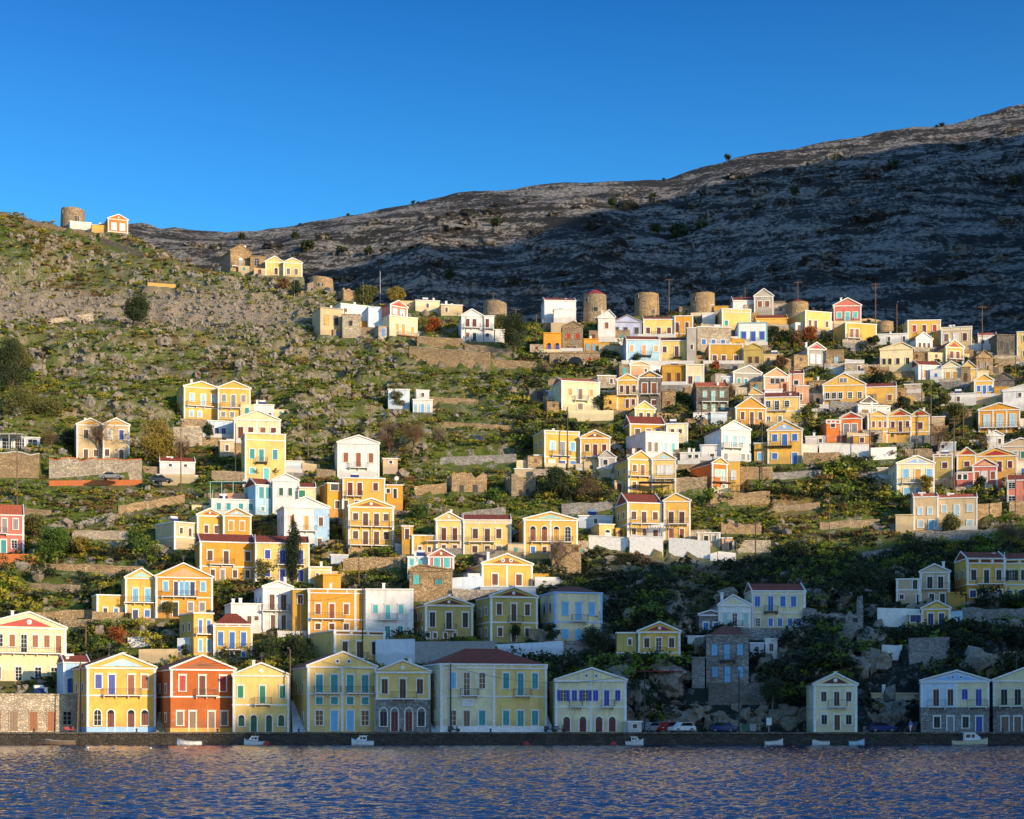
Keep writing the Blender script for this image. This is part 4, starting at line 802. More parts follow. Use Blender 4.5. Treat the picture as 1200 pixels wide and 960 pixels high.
windmill(698,28,378,343,'windmill tower with an orange red cone cap and a thin sail stub',cap=7,seed=2,wins=[(.0,.45,1.0,1.0),(-.75,.8,.6,.9),(.1,.1,.9,.8)],mat='stone')
windmill(759,30,371,341,'tall roofless windmill tower left of the wooden pole on the ridge',seed=3,wins=[(.45,.2,.8,1.1),(-.8,.85,.6,.8),(-.2,.6,.3,.3)])
windmill(825,30,374,341,'roofless windmill tower rising directly behind the sandy flat topped house',seed=4,wins=[(-.75,.75,.5,.7)])
windmill(937,26,378,352,'low windmill stump with a small dark red cap behind the cream yellow house',cap=4,seed=5)
windmill(1039,21,390,376,'short windmill stump between two tall poles right of the rose pink house',seed=6,broken=.1)
windmill(580,29,378,351,'wide windmill stump on the saddle behind the white gable house',seed=7,wins=[(.2,.3,.6,1.0)],broken=.6,mat='stone')
windmill(375,29,340,322,'broken low windmill stump on the left ridge below the pale yellow row',seed=8,broken=.5,wins=[(-.1,.35,.5,.9),(.2,.35,.4,.8)])
# sail stub on the capped windmill
def ruin(x0, x1, yb, ye, label, mat='tanstone', holes=(), dep=5, seed=0, side=6):
    D = Dof(yb); s = D/F; cx = (x0+x1)/2; phi = math.atan((cx-HX)/F); th = math.asin(min(.8, side*s/dep))-phi
    W = (x1-x0)*s; H = (yb-ye)*s; b = at(cx, yb, D); root = empty('ruined_house', b, th); tag(root, label, 'ruin', 'roofless stone ruins')
    HOUSES.append((b.x, b.y, b.z, W, dep, th)); rr = random.Random(seed)
    def jag(L):
        n = max(4, int(L/.7)); return [(-L/2+L*i/n, H*(rr.uniform(.68, 1.0))) for i in range(n+1)]
    m = MB(); p = jag(W); m.prism([(-W/2, -2), (W/2, -2)]+p[::-1], 0, .5); m.build('front_wall', WM(mat), root)
    m = MB(); p = jag(W); m.prism([(-W/2, -2), (W/2, -2)]+p[::-1], dep-.5, dep); m.build('rear_wall', WM(mat), root)
    for sx in (-1, 1):
        X = sx*(W/2-.25); m = MB(lambda x, y, z, X=X: (X+y, dep/2+x, z)); p = jag(dep-1.02); m.prism([(-dep/2+.51, -2), (dep/2-.51, -2)]+p[::-1], -.24, .24); m.build('side_wall', WM(mat), root)
    for hx, y0, y1, w in holes:
        m = MB(); X = (hx-cx)*s; m.box(X-w*s/2, X+w*s/2, -.03, .02, max(.02, (yb-y1)*s), (yb-y0)*s); m.build('opening', PM('black'), root)  # black panel paints the dark interior shade; the wall is not pierced
    return root
ruin(960,1011,739,715,'bluish stone ruin with three arched openings and a tall chimney like pier',mat='greystone',holes=[(974,724,734,6),(987,724,736,7),(1002,724,735,6)],seed=3)
ruin(1004.5,1011.5,739,697,'narrow stone pier standing at the right end of the arched ruin',mat='greystone',dep=1.5,seed=4,side=1)
ruin(529,571,577,553,'orange stained plaster ruin with two dark doorways on the slope',mat='tanstone',holes=[(541,569,577,5),(557,568,577,6)],seed=5)
ruin(599,628,582,554,'roofless grey stone house ruin with an arched doorway left of the dark tree',mat='stone',holes=[(610,574,586,4),(618,573,580,4)],seed=6,side=8,dep=6)
ruin(845,893,626,611,'long low stone ruin with one square hole above the white wall',mat='tanstone',holes=[(863,613,618,4)],seed=7,dep=4)
ruin(1022,1046,432,423,'small square stone enclosure in front of the cream white rendered house',mat='darkstone',seed=8,dep=4)
ruin(1158,1176,440,426,'ragged stone wall ruin right of the tan stone gable house',mat='tanstone',seed=9,dep=3,holes=[(1166,430,438,5)])
ruin(620,643,471,454,'collapsed dark stone hut in the shadow left of the cream amber shuttered house',mat='darkstone',seed=10,holes=[(633,459,468,8)])
ruin(402,425,354,338,'broken tan stone enclosure right of the low windmill stump',mat='tanstone',seed=11,dep=4)
# poly wall following the slope
WALLS = []
def wallrun(x0, y0, x1, y1, h, label, mat='tanstone', th=.7, cap=None, ruf=.15, name='stone_wall', dpull=0):
    D0 = Dof(y0)-dpull; D1 = Dof(y1)-dpull; A = at(x0, y0, D0); B = at(x1, y1, D1); L = (B-A).length
    H = h*(D0+D1)/2/F; n = max(3, int(L/1.6)); rr = random.Random(int(x0*7+y0)); m = MB(); c = MB()
    top = [H*(1+rr.uniform(-ruf, ruf*.3)) for _ in range(n+1)]
    d = (B-A); nrm = Vector((-d.y, d.x, 0)).normalized()*th/2; rings = []
    if nrm.y < 0: nrm = -nrm
    WALLS.append((A.x, A.y, A.z, B.x, B.y, B.z, H))
    for i in range(n+1):
        p = A+d*(i/n)-A
        rings.append([tuple(p-nrm+Vector((0,0,-2.5))), tuple(p-nrm+Vector((0,0,top[i]))), tuple(p+nrm+Vector((0,0,top[i]))), tuple(p+nrm+Vector((0,0,-2.5)))])
    m.loft(rings); 
    if cap:
        k = 1.25; rg = []
        for i in range(n+1):
            p = A+d*(i/n)-A; z = top[i]
            rg.append([tuple(p-nrm*k+Vector((0,0,z+.004))), tuple(p-nrm*k+Vector((0,0,z+.14))), tuple(p+nrm*k+Vector((0,0,z+.14))), tuple(p+nrm*k+Vector((0,0,z+.004)))])
        root = empty(name, A); tag(root, label, 'wall', 'terrace walls on the hillside'); m.build('wall', anymat(mat), root)
        c.loft(rg); c.build('coping', anymat(cap), root); return root
    o = m.build(name, anymat(mat), None, loc=A); tag(o, label, 'wall', 'terrace walls on the hillside'); return o
W = wallrun
W(58,562,166,561,24,'long pale terrace wall holding up the weathered twin gable house','palestone',cap='orange')
W(58,566,166,565,2.5,'low orange red painted kerb wall at the foot of the pale terrace wall','orange',dpull=1.2,ruf=.02)
W(-30,560,46,560,29,'tan stone terrace wall under the open pavilion at the left edge','tanstone',cap='white')
W(188,568,228,568,12,'short tan wall under the little white hut with the red roof','sand',ruf=.03)
W(-10,384,60,382,6,'pale low road wall across the scree slope, left stretch','palestone',ruf=.05)
W(60,382,109,375,8,'pale low road wall across the scree slope, right stretch ending by the dark tree','palestone',ruf=.05)
W(480,425,574,433,19,'long tan boundary wall on the saddle above the green slope','tanstone',ruf=.05,cap='palestone')
W(489,405,542,408,11,'upper tan wall directly below the white saddle houses','tanstone',ruf=.05)
W(545,412,600,418,9,'stone wall below the big dark saddle tree','stone')
W(575,430,632,433,9,'lower garden wall at the foot of the dark saddle tree','tanstone',ruf=.06)
W(666,493,719,492,11,'white plastered wall below the cream amber shuttered house','cream',ruf=.03)
W(485,580,523,577,13,'ragged tan field wall left of the orange stained ruin','tanstone',ruf=.3)
W(658,602,722,600,13,'grey shaded stone wall above the white terrace of the golden houses','greystone')
W(515,545,605,541,9,'grey plaster and stone wall crossing the slope above the ruins','greystone',ruf=.06)
W(605,550,627,549,10,'short bright cream wall left of the little porch with the cobalt door','cream',ruf=.02)
W(53,668,168,671,8,'tan terrace wall above the green slope at the left','tanstone')
W(0,661,46,660,11,'terracotta painted wall under the rose pink house','orange',ruf=.02)
W(85,634,153,634,13,'dry stone terrace wall behind the left hand trees','palestone')
W(138,602,216,588,9,'slanting stone terrace wall on the slope left of the green pergola house','tanstone')
W(66,734,182,732,8,'stone wall along the path under the small yellow mint pediment house','stone')
W(40,726,112,722,9,'tan broken terrace wall between the bushes left of the blue doored house','tanstone')
W(163,778,208,777,17,'tan plastered retaining wall above the quay houses, left side','sand',ruf=.03)
W(150,758,182,757,11,'small white garden wall left of the narrow yellow two storey house','white',ruf=.02)
W(208,768,230,767,20,'bluish garden wall under the narrow yellow two storey house','bluewhite',ruf=.03)
W(440,778,486,776,28,'white sloping retaining wall under the white turquoise shuttered house','bluewhite',ruf=.03)
W(480,776,580,775,24,'big stained grey retaining wall above the hipped roof mansion','grey',ruf=.02)
W(580,772,660,768,17,'grey plastered terrace wall below the white pilaster house','bluewhite',ruf=.04)
W(660,768,712,762,16,'rough stone wall under the periwinkle trimmed house','greystone',ruf=.1)
W(738,648,777,650,20,'white plaster terrace wall under the golden gable houses, left panel','white',ruf=.01,cap='white')
W(690,642,737,645,14,'white plaster terrace wall left of the golden gable houses','white',ruf=.01,cap='white')
W(784,650,832,654,20,'white plaster terrace wall, right panel stepping down the slope','white',ruf=.03)
W(832,656,862,656,9,'low white end of the terrace wall beside the tiny peach hut','white',ruf=.3)
W(858,648,903,648,15,'pale stone walled plot right of the tiny peach hut','palestone',ruf=.03)
W(792,577,829,576,17,'stone garden wall between the lemon gable and the vivid orange house','stone')
W(832,592,902,590,14,'tan stone terrace wall below the vivid orange house','tanstone')
W(866,562,905,562,15,'tan stone base wall below the white gable with round attic hole','tanstone',ruf=.05)
W(904,562,966,558,8,'grey stone wall curving below the lilac pediment house','greystone')
W(960,532,1018,534,12,'white garden wall with orange base panels below the deep orange house','white',ruf=.02,cap='white')
W(940,532,958,533,11,'short white panelled wall right of the lilac pediment house','white',ruf=.02,cap='white')
W(1020,538,1050,537,13,'white wall below the golden triple gabled row','white',ruf=.03)
W(1060,535,1092,535,9,'dark stone wall behind the cream lilac pediment house','stone')
W(860,748,946,750,13,'rough grey stone terrace wall under the cream nine window house','greystone',ruf=.08)
W(830,811,898,811,11,'weathered stone wall under the grey stone cliff house','darkstone',ruf=.03)
W(1065,784,1112,783,37,'massive stone retaining wall under the small yellow house with the navy shutters','greystone',ruf=.03)
W(1127,736,1215,735,24,'rocky stone wall under the columned yellow mansion','greystone',ruf=.12)
W(1150,790,1230,788,26,'old plastered stone terrace wall in deep shade at the right edge','stone',ruf=.1)
W(1028,733,1078,735,21,'wide white plastered terrace wall below the beige gabled house','white',ruf=.02)
W(1112,742,1127,742,26,'pale turquoise plaster wall right of the small yellow house','skyblue',ruf=.02)
W(1033,772,1057,773,17,'bright white stair wall in the shaded slope left of the massive stone wall','white',ruf=.08)
W(1072,633,1165,631,10,'shaded stone wall under the long khaki house','greystone')
W(1145,606,1173,604,15,'tan stone garden wall right of the long khaki house','tanstone',ruf=.04)
W(1182,604,1230,602,16,'tan wall below the pink house at the right edge','tanstone',ruf=.04)
W(540,612,592,606,12,'shaded stone terrace wall below the orange stained ruin','greystone')
W(402,668,470,666,14,'stone terrace wall below the eight window yellow house','tanstone')
W(520,700,564,697,22,'long white garden wall between the stone house and the twin hole pediment house','bluewhite',ruf=.03)
W(1050,435,1075,434,8,'stone wall right of the cream white rendered house','stone')
W(918,432,944,431,12,'tan stone wall between bushes right of the sandy annex','tanstone')
W(642,452,720,449,7,'dark garden wall between the stone arches and the cream house','stone')
W(240,583,276,585,8,'tan terrace wall left of the lemon yellow house','tanstone')
W(352,590,392,585,8,'rubble terrace wall left of the tall plain white house','stone',ruf=.3)
W(118,284,172,304,7,'stone boundary wall running downhill right of the orange skyline house','tanstone')
W(28,262,112,279,5,'stone boundary wall below the skyline windmill','tanstone')
W(941,738,957,740,26,'tall grey stone block wall right of the cream nine window house','greystone',ruf=.1)
W(1000,694,1050,690,9,'dry stone terrace in the shade above the arched ruin','greystone')
W(690,706,742,708,10,'dry stone terrace in the shade right of the periwinkle trimmed house','greystone')
W(885,774,898,762,9,'little white stair wall by the narrow white outbuilding','white',ruf=.02)
W(1010,655,1060,650,9,'grey dry stone terrace at the edge of the sunlit right slope','greystone')
W(905,790,945,786,12,'low stone terrace on the cliff left of the detached cream house','greystone')
W(960,620,1030,616,8,'dry stone terrace in the middle of the sunlit green right slope','stone')
W(905,600,960,596,7,'short dry stone terrace high on the green right slope','stone')
W(495,470,560,474,6,'low dry stone terrace on the green saddle slope','tanstone')
W(520,500,600,505,6,'lower dry stone terrace on the green saddle slope','tanstone')
W(0,600,60,604,6,'low dry stone terrace below the left pavilion','tanstone')
W(20,690,100,694,8,'dry stone terrace on the lower left green slope','stone')
# white stairs in the alleys
def stairs(x0, x1, yb, rise, run, n, label, mat='white', D=None):
    D = D or Dof(yb); b = at((x0+x1)/2, yb, D); w = (x1-x0)*D/F; m = MB()
    for i in range(n): m.box(-w/2, w/2, run*i/n, run, rise*i/n-(1 if i == 0 else 0), rise*(i+1)/n)
    o = m.build('stairs', anymat(mat), None, loc=b, rz=.15); tag(o, label, 'stairs', 'stone stairs between the houses'); return o
stairs(343,360,858,4.6,9,22,'white steps climbing the alley left of the tall yellow four door house','bluewhite')
stairs(506,516,858,2.6,8,14,'bluish white steps in the alley left of the widest quay mansion','bluewhite')
stairs(183,199,858,4.2,9,20,'stone steps in the alley between the yellow and the brick red quay houses','stone')
stairs(642,650,858,3.4,9,16,'narrow pale steps right of the widest quay mansion','bluewhite')
# ------------------------------------------------------------------ pergolas and awnings
def pergola(x0, x1, yb, h, dep, label, post='white', roof='green', slab=True, nposts=4):
    D = Dof(yb)-dep-.3; s = D/F; b = at((x0+x1)/2, yb, D); w = (x1-x0)*s; H = h*s
    root = empty('pergola', b); tag(root, label, 'pergola', 'pergolas and awnings')
    for i in range(nposts):
        x = -w/2+.06+(w-.12)*i/(nposts-1)
        for y in (0, dep-.1): m = MB(); m.box(x-.05, x+.05, y, y+.1, -.5, H); m.build('post', PM(post), root)
    m = MB()
    if slab: m.box(-w/2-.15, w/2+.15, -.2, dep+.1, H+.003, H+.1)
    else:
        n = int(w/.45)
        for i in range(n+1): x = -w/2+w*i/n; m.box(x-.04, x+.04, -.25, dep+.1, H+.003, H+.1)
    m.build('canopy', anymat(roof), root); return root
pergola(246,287,586,21,3,'mint green metal pergola on the roof terrace of the long white house',post='mint',roof='mint')
pergola(741,800,802,15,3,'dark red awning roof on posts under the crimson pediment house',post='brown',roof='awnred')
pergola(738,790,632,14,2.5,'brown wooden pergola in front of the golden gable houses',post='brown',roof='brown',slab=False)
pergola(750,790,579,14,2.5,'dark parasol like awning before the yellow and lemon gable houses',post='brown',roof='navy')
pergola(-20,26,531,22,3,'flat white pavilion roof on thin posts at the left edge',post='white',roof='white')
pergola(858,878,579,10,2.5,'thin brown pergola right of the slim yellow house',post='brown',roof='brown',slab=False)
W(262,584,288,584,6,'peach parapet wall of the mint pergola terrace','peach',ruf=.01,dpull=4)
# ------------------------------------------------------------------ terrain
CREST = [(-400,250),(-100,246),(0,249),(60,262),(110,272),(150,282),(200,304),(260,322),(300,326),(345,332),(380,342),(420,358),(470,364),(520,366),(560,375),(640,382),(700,378),(800,371),(900,364),(960,368),(1010,378),(1060,386),(1100,392),(1150,398),(1200,402),(1700,400)]
RIDGE = [(-500,300),(80,285),(115,278),(140,262),(165,260),(190,268),(205,266),(250,269),(300,269),(340,267),(400,256),(440,249),(480,239),(520,231),(560,225),(600,219),(650,216),(720,213),(780,209),(830,193),(870,184),(920,175),(1000,161),(1060,151),(1110,146),(1160,133),(1200,125),(1400,95),(1800,60),(2600,60)]
def interp(tab, x): return np.interp(x, [a for a, b in tab], [b for a, b in tab])
def tY(Y): return np.where(Y > 258, (-.25+np.sqrt(.0625+.0012*np.maximum(Y-258, 0)))/.0006, 0)
def front_h(X, Y):
    px = HX+F*X/np.maximum(Y, 200); C = interp(CREST, px); tc = 858-C; Yc = 258+.25*tc+.0003*tc*tc
    Ye = np.minimum(Y, Yc); t = tY(Ye); z = HC+(t-10)*Ye/F
    z = z - .30*np.maximum(Y-Yc, 0)
    # level quay, then a cut bank
    k = np.clip((Y-267)/4.5, 0, 1); return np.where(Y < 267, 1.72, 1.72*(1-k)+z*k)
def mount_h(X, Y):
    px = HX+F*X/1100.0; R = interp(RIDGE, px); Zr = HC+(848-R)*1100/F
    u = np.clip((Y-600)/500, 0, 1); z = 30+(Zr-30)*u**.92
    return np.where(Y > 1100, Zr-.25*(Y-1100), z)
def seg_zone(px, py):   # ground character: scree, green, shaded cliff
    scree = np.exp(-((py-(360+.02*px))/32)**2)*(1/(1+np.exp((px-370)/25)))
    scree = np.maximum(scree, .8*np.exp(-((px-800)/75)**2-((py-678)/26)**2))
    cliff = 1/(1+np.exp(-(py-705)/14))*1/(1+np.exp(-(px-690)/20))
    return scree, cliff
# front hillside
nx, ny = 520, 400
xs = np.linspace(-1, 1, nx); ys = 262+ (640-262)*np.linspace(0, 1, ny)**1.15
YY = np.repeat(ys[:, None], nx, 1); XX = xs[None, :]*(YY*.42+20)
Z0 = front_h(XX, YY)
PX = HX+F*XX/YY; PY = HY-(Z0-HC)*F/YY
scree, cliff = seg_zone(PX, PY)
near = np.zeros_like(XX)
padz = Z0.copy(); padm = np.zeros_like(XX)
for hh_ in sorted(HOUSES, key=lambda h: -h[1]):
    bx, by, bz, w, dep, th = hh_[:6]; pod = len(hh_) > 6 and hh_[6]
    dx = XX-bx; dy = YY-by; u = dx*math.cos(th)+dy*math.sin(th); v = -dx*math.sin(th)+dy*math.cos(th)
    ins = (np.abs(u) < w/2+.9) & (v > -1.6) & (v < dep+.3)
    if pod: ins = ins & (v > -.9)
    padz[ins] = bz-.08; padm[ins] = 1
    if pod:
        cut = (np.abs(u) < w/2+1.2) & (v <= -.9) & (v > -4.5) & (padm == 0); padz[cut] = np.minimum(padz[cut], bz-2.2); padm[cut] = .5
    near = np.maximum(near, np.clip(1-np.maximum(np.maximum(np.abs(u)-w/2, -v), v-dep)/5, 0, 1))
for (ax_, ay_, az_, bx_, by_, bz_, Hw) in WALLS:
    L = math.hypot(bx_-ax_, by_-ay_); ux_, uy_ = (bx_-ax_)/L, (by_-ay_)/L
    if -uy_*0+ux_ < 0: ux_, uy_ = -ux_, -uy_
    u = ((XX-ax_)*(bx_-ax_)+(YY-ay_)*(by_-ay_))/L; v = -(XX-ax_)*uy_+(YY-ay_)*ux_
    zb = az_+(bz_-az_)*np.clip(u/L, 0, 1); inu = (u > -.3) & (u < L+.3)
    fr_ = inu & (v > -4.2) & (v <= .1) & (padm == 0); padz[fr_] = np.minimum(padz[fr_], (zb-.1)[fr_]); padm[fr_] = .5
    bk_ = inu & (v > .1) & (v < 3.2) & (padm == 0)
    padz[bk_] = np.where(padz[bk_] < (zb+.75*Hw)[bk_], (zb+.75*Hw)[bk_], np.minimum(padz[bk_], (zb+Hw)[bk_])); padm[bk_] = .5
rough = fbm(XX, YY, 14, 5, 3, True)-.55; r2 = fbm(XX, YY, 3.2, 3, 9, True)-.5
amp = (1.5+1.5*cliff*2.2+scree*.2)*(1-near*.8)
z = Z0+rough*amp*1.9+r2*amp*1.0
# small terraces
z = z + .35*np.sin(Z0*2*math.pi/3.2)*np.clip(1-cliff-scree, 0, 1)*(1-near)
n1 = fbm(XX+YY*.3, YY*1.8, 34, 4, 101); mk_ = (1-near)*np.clip((620-PX)/120, 0, 1)*np.clip((560-PY)/30, 0, 1)*np.clip((PY-interp(CREST, PX)-12)/30, 0, 1)*(1-.9*scree)
EDGE = 0
for lv in (.43, .52, .61):
    st = np.clip((n1-lv+.012)/.024, 0, 1); z = z-2.0*mk_*(st*st*(3-2*st)-.5); EDGE = np.maximum(EDGE, np.exp(-((n1-lv)/.010)**2)*mk_)
scree = np.maximum(scree, EDGE*.8)
z = np.where(padm > 0, padz, z)
z = np.where(YY < 267, np.minimum(z, 1.72), z); ZT = z
HF = (XX, YY, z)
V = np.stack([XX.ravel(), YY.ravel(), z.ravel()], 1)
ii = np.arange(nx*ny).reshape(ny, nx); Fq = np.stack([ii[:-1, :-1].ravel(), ii[:-1, 1:].ravel(), ii[1:, 1:].ravel(), ii[1:, :-1].ravel()], 1)
def ground_mat():
    n = NT('hillside_ground'); v = n.coord('Object')
    at_s = n.node('ShaderNodeAttribute'); at_s.attribute_name = 'scree'; at_c = n.node('ShaderNodeAttribute'); at_c.attribute_name = 'cliff'
    g1 = n.noise(v, .16, 6, .65); g2 = n.noise(v, .9, 6, .7); g3 = n.noise(v, 3.2, 4, .7); g4 = n.noise(v, .05, 3, .5)
    green = n.mix(n.ramp(g2, [(.3, 0), (.7, 1)]), (.032, .058, .005), (.115, .15, .010))
    earth = n.mix(n.ramp(g3, [(.3, 0), (.7, 1)]), (.06, .045, .018), (.17, .12, .045))
    base = n.mix(n.ramp(g1, [(.50, 0), (.66, 1)]), green, earth)
    base = n.mix(n.ramp(g4, [(.55, 0), (.72, .45)]), base, (.30, .14, .04))
    rockc = n.mix(n.ramp(g3, [(.35, 0), (.62, 1)]), (.09, .08, .065), (.38, .34, .27))
    vo = n.node('ShaderNodeTexVoronoi', _feature='DISTANCE_TO_EDGE'); vo.inputs['Scale'].default_value = 1.1; n.link(v, vo.inputs['Vector'])
    rockc = n.mix(n.ramp(vo.outputs['Distance'], [(0, .7), (.1, 0)]), rockc, (.05, .04, .03))
    rockm = n.ramp(n.noise(v, .45, 7, .72), [(.54, 0), (.59, 1)])
    base = n.mix(rockm, base, rockc)
    base = n.mix(at_s.outputs['Fac'], base, n.mix(.25, rockc, (.42, .27, .13)))
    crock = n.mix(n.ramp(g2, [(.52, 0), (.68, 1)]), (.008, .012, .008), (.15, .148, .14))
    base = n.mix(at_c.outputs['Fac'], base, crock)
    n.col(base); n.rough(.95); n.bump(g2, .8, .5); return n.mat
GM = ground_mat()
me = npmesh('hillside_terrain', V, Fq, [GM], nper=4, smooth=True)
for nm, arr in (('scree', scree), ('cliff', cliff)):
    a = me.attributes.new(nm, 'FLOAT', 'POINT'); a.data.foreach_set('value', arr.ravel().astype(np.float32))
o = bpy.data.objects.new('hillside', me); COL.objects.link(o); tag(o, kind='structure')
def ground_z(X, Y):
    f = (Y-262)/(640-262); 
    if f <= 0: return 1.72
    j = min(ny-2, int(f**(1/1.15)*(ny-1))); xw = Y*.42+20; i = int(max(0, min(nx-2, (X/xw+1)/2*(nx-1))))
    return float(ZT[j:j+2, i:i+2].mean())
# back mountain
mx, my = 420, 260
xs2 = np.linspace(-760, 1100, mx); ys2 = np.linspace(560, 1500, my)
MX, MY = np.meshgrid(xs2, ys2); mz = mount_h(MX, MY)
env = np.clip((MY-600)/120, 0, 1); envr = np.clip(np.abs(MY-1095)/110, .14, 1)
# rock ledges dipping to the left
led = fbm(MX*.55+MY*.5, (mz+MX*-.12)*3.2, 34, 4, 31, True)-.5
mz2 = mz+env*envr*(fbm(MX, MY, 90, 5, 21, True)-.55)*26+env*envr*led*10+ (fbm(MX, MY, 16, 3, 41)-.5)*4*env
V = np.stack([MX.ravel(), MY.ravel(), mz2.ravel()], 1)
ii = np.arange(mx*my).reshape(my, mx); Fq = np.stack([ii[:-1, :-1].ravel(), ii[:-1, 1:].ravel(), ii[1:, 1:].ravel(), ii[1:, :-1].ravel()], 1)
def mount_mat():
    n = NT('mountain_rock'); v = n.coord('Object', (1, 1, 1)); vs = n.coord('Object', (.013, .016, .10), rot=(0, math.radians(14), 0))
    big = n.noise(vs, 1.6, 7, .66, .6); mid = n.noise(v, .10, 7, .72); fine = n.noise(v, .42, 5, .75)
    rock = n.mix(n.ramp(fine, [(.3, 0), (.7, 1)]), (.06, .057, .052), (.42, .39, .345))
    scrub = n.mix(n.ramp(mid, [(.3, 0), (.7, 1)]), (.006, .008, .008), (.03, .027, .018))
    f = n.mix(.42, big, fine); f = n.mix(.25, f, mid)
    base = n.mix(n.ramp(f, [(.487, 0), (.545, 1)]), scrub, rock)
    n.col(base); n.rough(.97); n.bump(fine, 1.0, 3.0, n.bump(big, .7, 5)); return n.mat
me = npmesh('mountain_terrain', V, Fq, [mount_mat()], nper=4, smooth=False)
o = bpy.data.objects.new('mountain', me); COL.objects.link(o); tag(o, kind='structure')
# ------------------------------------------------------------------ the sun and unseen hills added off right, shaped to shade the slopes
SAZ, SEL = math.radians(48), math.radians(14)
S = Vector((math.sin(SAZ), -math.cos(SAZ), math.tan(SEL)))      # horizontal unit + rise
def occluder(name, pts3, Xh, half, lo, hi, extra=0):
    prof = []
    for p in pts3:
        lam = (Xh-p.x)/S.x; q = p+S*lam; prof.append((q.y, q.z))
    prof.sort(); print(name, [(round(a), round(b)) for a, b in prof])
    ys_ = np.linspace(lo[0], hi[0], 90); ph = [lo]+prof+[hi]; zz = np.interp(ys_, [a for a, b in ph], [b for a, b in ph])
    us = np.linspace(-1, 1, 25); VV = []
    for y, zt in zip(ys_, zz):
        for u in us:
            k = max(0, 1-abs(u)); VV.append((Xh+u*half, y, -3+(zt+3)*(k**.9)))
    VV = np.array(VV); nn = len(us); msk = np.abs((VV[:, 0]-Xh)) > 1
    VV[:, 2] += np.where(msk, (fbm(VV[:, 0], VV[:, 1], 40, 4, 77)-.5)*10, 0)
    ii = np.arange(len(VV)).reshape(-1, nn); Fq = np.stack([ii[:-1, :-1].ravel(), ii[:-1, 1:].ravel(), ii[1:, 1:].ravel(), ii[1:, :-1].ravel()], 1)
    me = npmesh(name, VV, Fq, [bpy.data.materials['mountain_rock']], nper=4); o = bpy.data.objects.new(name, me); COL.objects.link(o); tag(o, kind='structure')
bl = [(266,858),(282,830),(300,795),(350,762),(400,735),(480,714),(560,700),(640,690),(700,668),(780,657),(860,657),(960,652),(1050,632),(1130,626),(1200,618)]
pts = [at(a, b) for a, b in bl]
occluder('headland', pts, 300, 130, (-90, -3), (330, -3))  # unseen hill, crest shaped to lay shade along the lower slope
def mtpt(px, py):
    R = float(interp(RIDGE, np.array(px))); Zr = HC+(848-R)*1100/F
    lo_, hi_ = 620.0, 1099.0
    for _ in range(50):
        D = (lo_+hi_)/2; zz = 30+(Zr-30)*((D-600)/500)**.92
        if HY-(zz-HC)*F/D > py: lo_ = D
        else: hi_ = D
    return at(px, py, D)
ml = [(300,335),(400,318),(500,300),(600,282),(680,258),(760,238),(850,214),(1000,186),(1120,164),(1200,160)]
occluder('mountain_spur', [mtpt(a, b) for a, b in ml], 480, 170, (230, -3), (1150, 470))  # unseen spur, added to keep the far mountain in shade
# ------------------------------------------------------------------ quay, water
def sheet(name, x0, x1, y0, y1, z_, mat, n=1):
    m = MB(); m.add([(x0,y0,z_),(x1,y0,z_),(x1,y1,z_),(x0,y1,z_)], [(0,1,2,3)]); o = m.build(name, mat); tag(o, kind='structure'); return o
qm = NT('quay_paving'); vv = qm.coord('Object'); nn_ = qm.noise(vv, .5, 5, .6); qm.col(qm.mix(nn_, (.10,.09,.08), (.24,.22,.19))); qm.rough(.9)
sheet('quay_pavement', -420, 420, 253.6, 268, 1.74, qm.mat)
m = MB(); rr = random.Random(2)
m.loft([[(x, 252.9+rr.uniform(-.12, .12), -3), (x, 253.0+rr.uniform(-.1, .1), .7), (x, 253.05+rr.uniform(-.06, .06), 1.55), (x, 254.0, 1.55), (x, 254.0, -3)] for x in np.arange(-420, 421, 1.5)])
q = empty('quay_wall', (0, 253, 0)); tag(q, 'long rough dark stone quay wall rising from the water', 'quay wall')
m.v = [(a, b-253, c) for a, b, c in m.v]; m.build('masonry', stone('quay', (.075,.062,.045), .7), q)
m = MB()
for x in np.arange(-420, 420, 3): m.box(x, x+2.97, -.12, 1.0, 1.552, 1.80)
m.build('edge_stone', stone('quayedge', (.15,.135,.11), .5), q)
def water_mat():
    n = NT('harbour_water'); v = n.coord('Object', (.55, 1, 1)); v2 = n.coord('Object', (.5, 1, 1), rot=(0, 0, .5))
    h = n.noise(v, 3.5, 3, .6)
    n.col((.005, .020, .07)); n.b.inputs['Roughness'].default_value = .06; n.b.inputs['IOR'].default_value = 1.33
    n.bump(h, .6, .05); return n.mat
WMAT = water_mat()
wy = [42.0]
while wy[-1] < 253.3: wy.append(wy[-1]+.05+.0010*wy[-1])
wy = np.array(wy); wx = np.linspace(-900, 900, 760)
WX = wx[None, :]*(wy[:, None]*.95+14)/F+0; WY = np.repeat(wy[:, None], len(wx), 1)
sw = np.clip(1-(WY-60)/500, .6, 1)
WZ = ((fbm(WX*.6+WY*.12, WY, .46, 2, 61)-.5)*.17+(fbm(WX*.6-WY*.1, WY+WX*.2, .26, 2, 71)-.5)*.11+(fbm(WX*.5, WY, 4, 2, 81)-.5)*.06)
ii = np.arange(WX.size).reshape(WX.shape); Fq = np.stack([ii[:-1, :-1].ravel(), ii[:-1, 1:].ravel(), ii[1:, 1:].ravel(), ii[1:, :-1].ravel()], 1)
me = npmesh('harbour_water', np.stack([WX.ravel(), WY.ravel(), WZ.ravel()], 1), Fq, [WMAT], nper=4, smooth=True)
o = bpy.data.objects.new('harbour_water', me); COL.objects.link(o); tag(o, kind='structure')
sheet('open_water', -1600, 1600, -500, 253.2, -.45, WMAT)
sheet('seabed', -1600, 1600, -500, 700, -4.0, qm.mat)
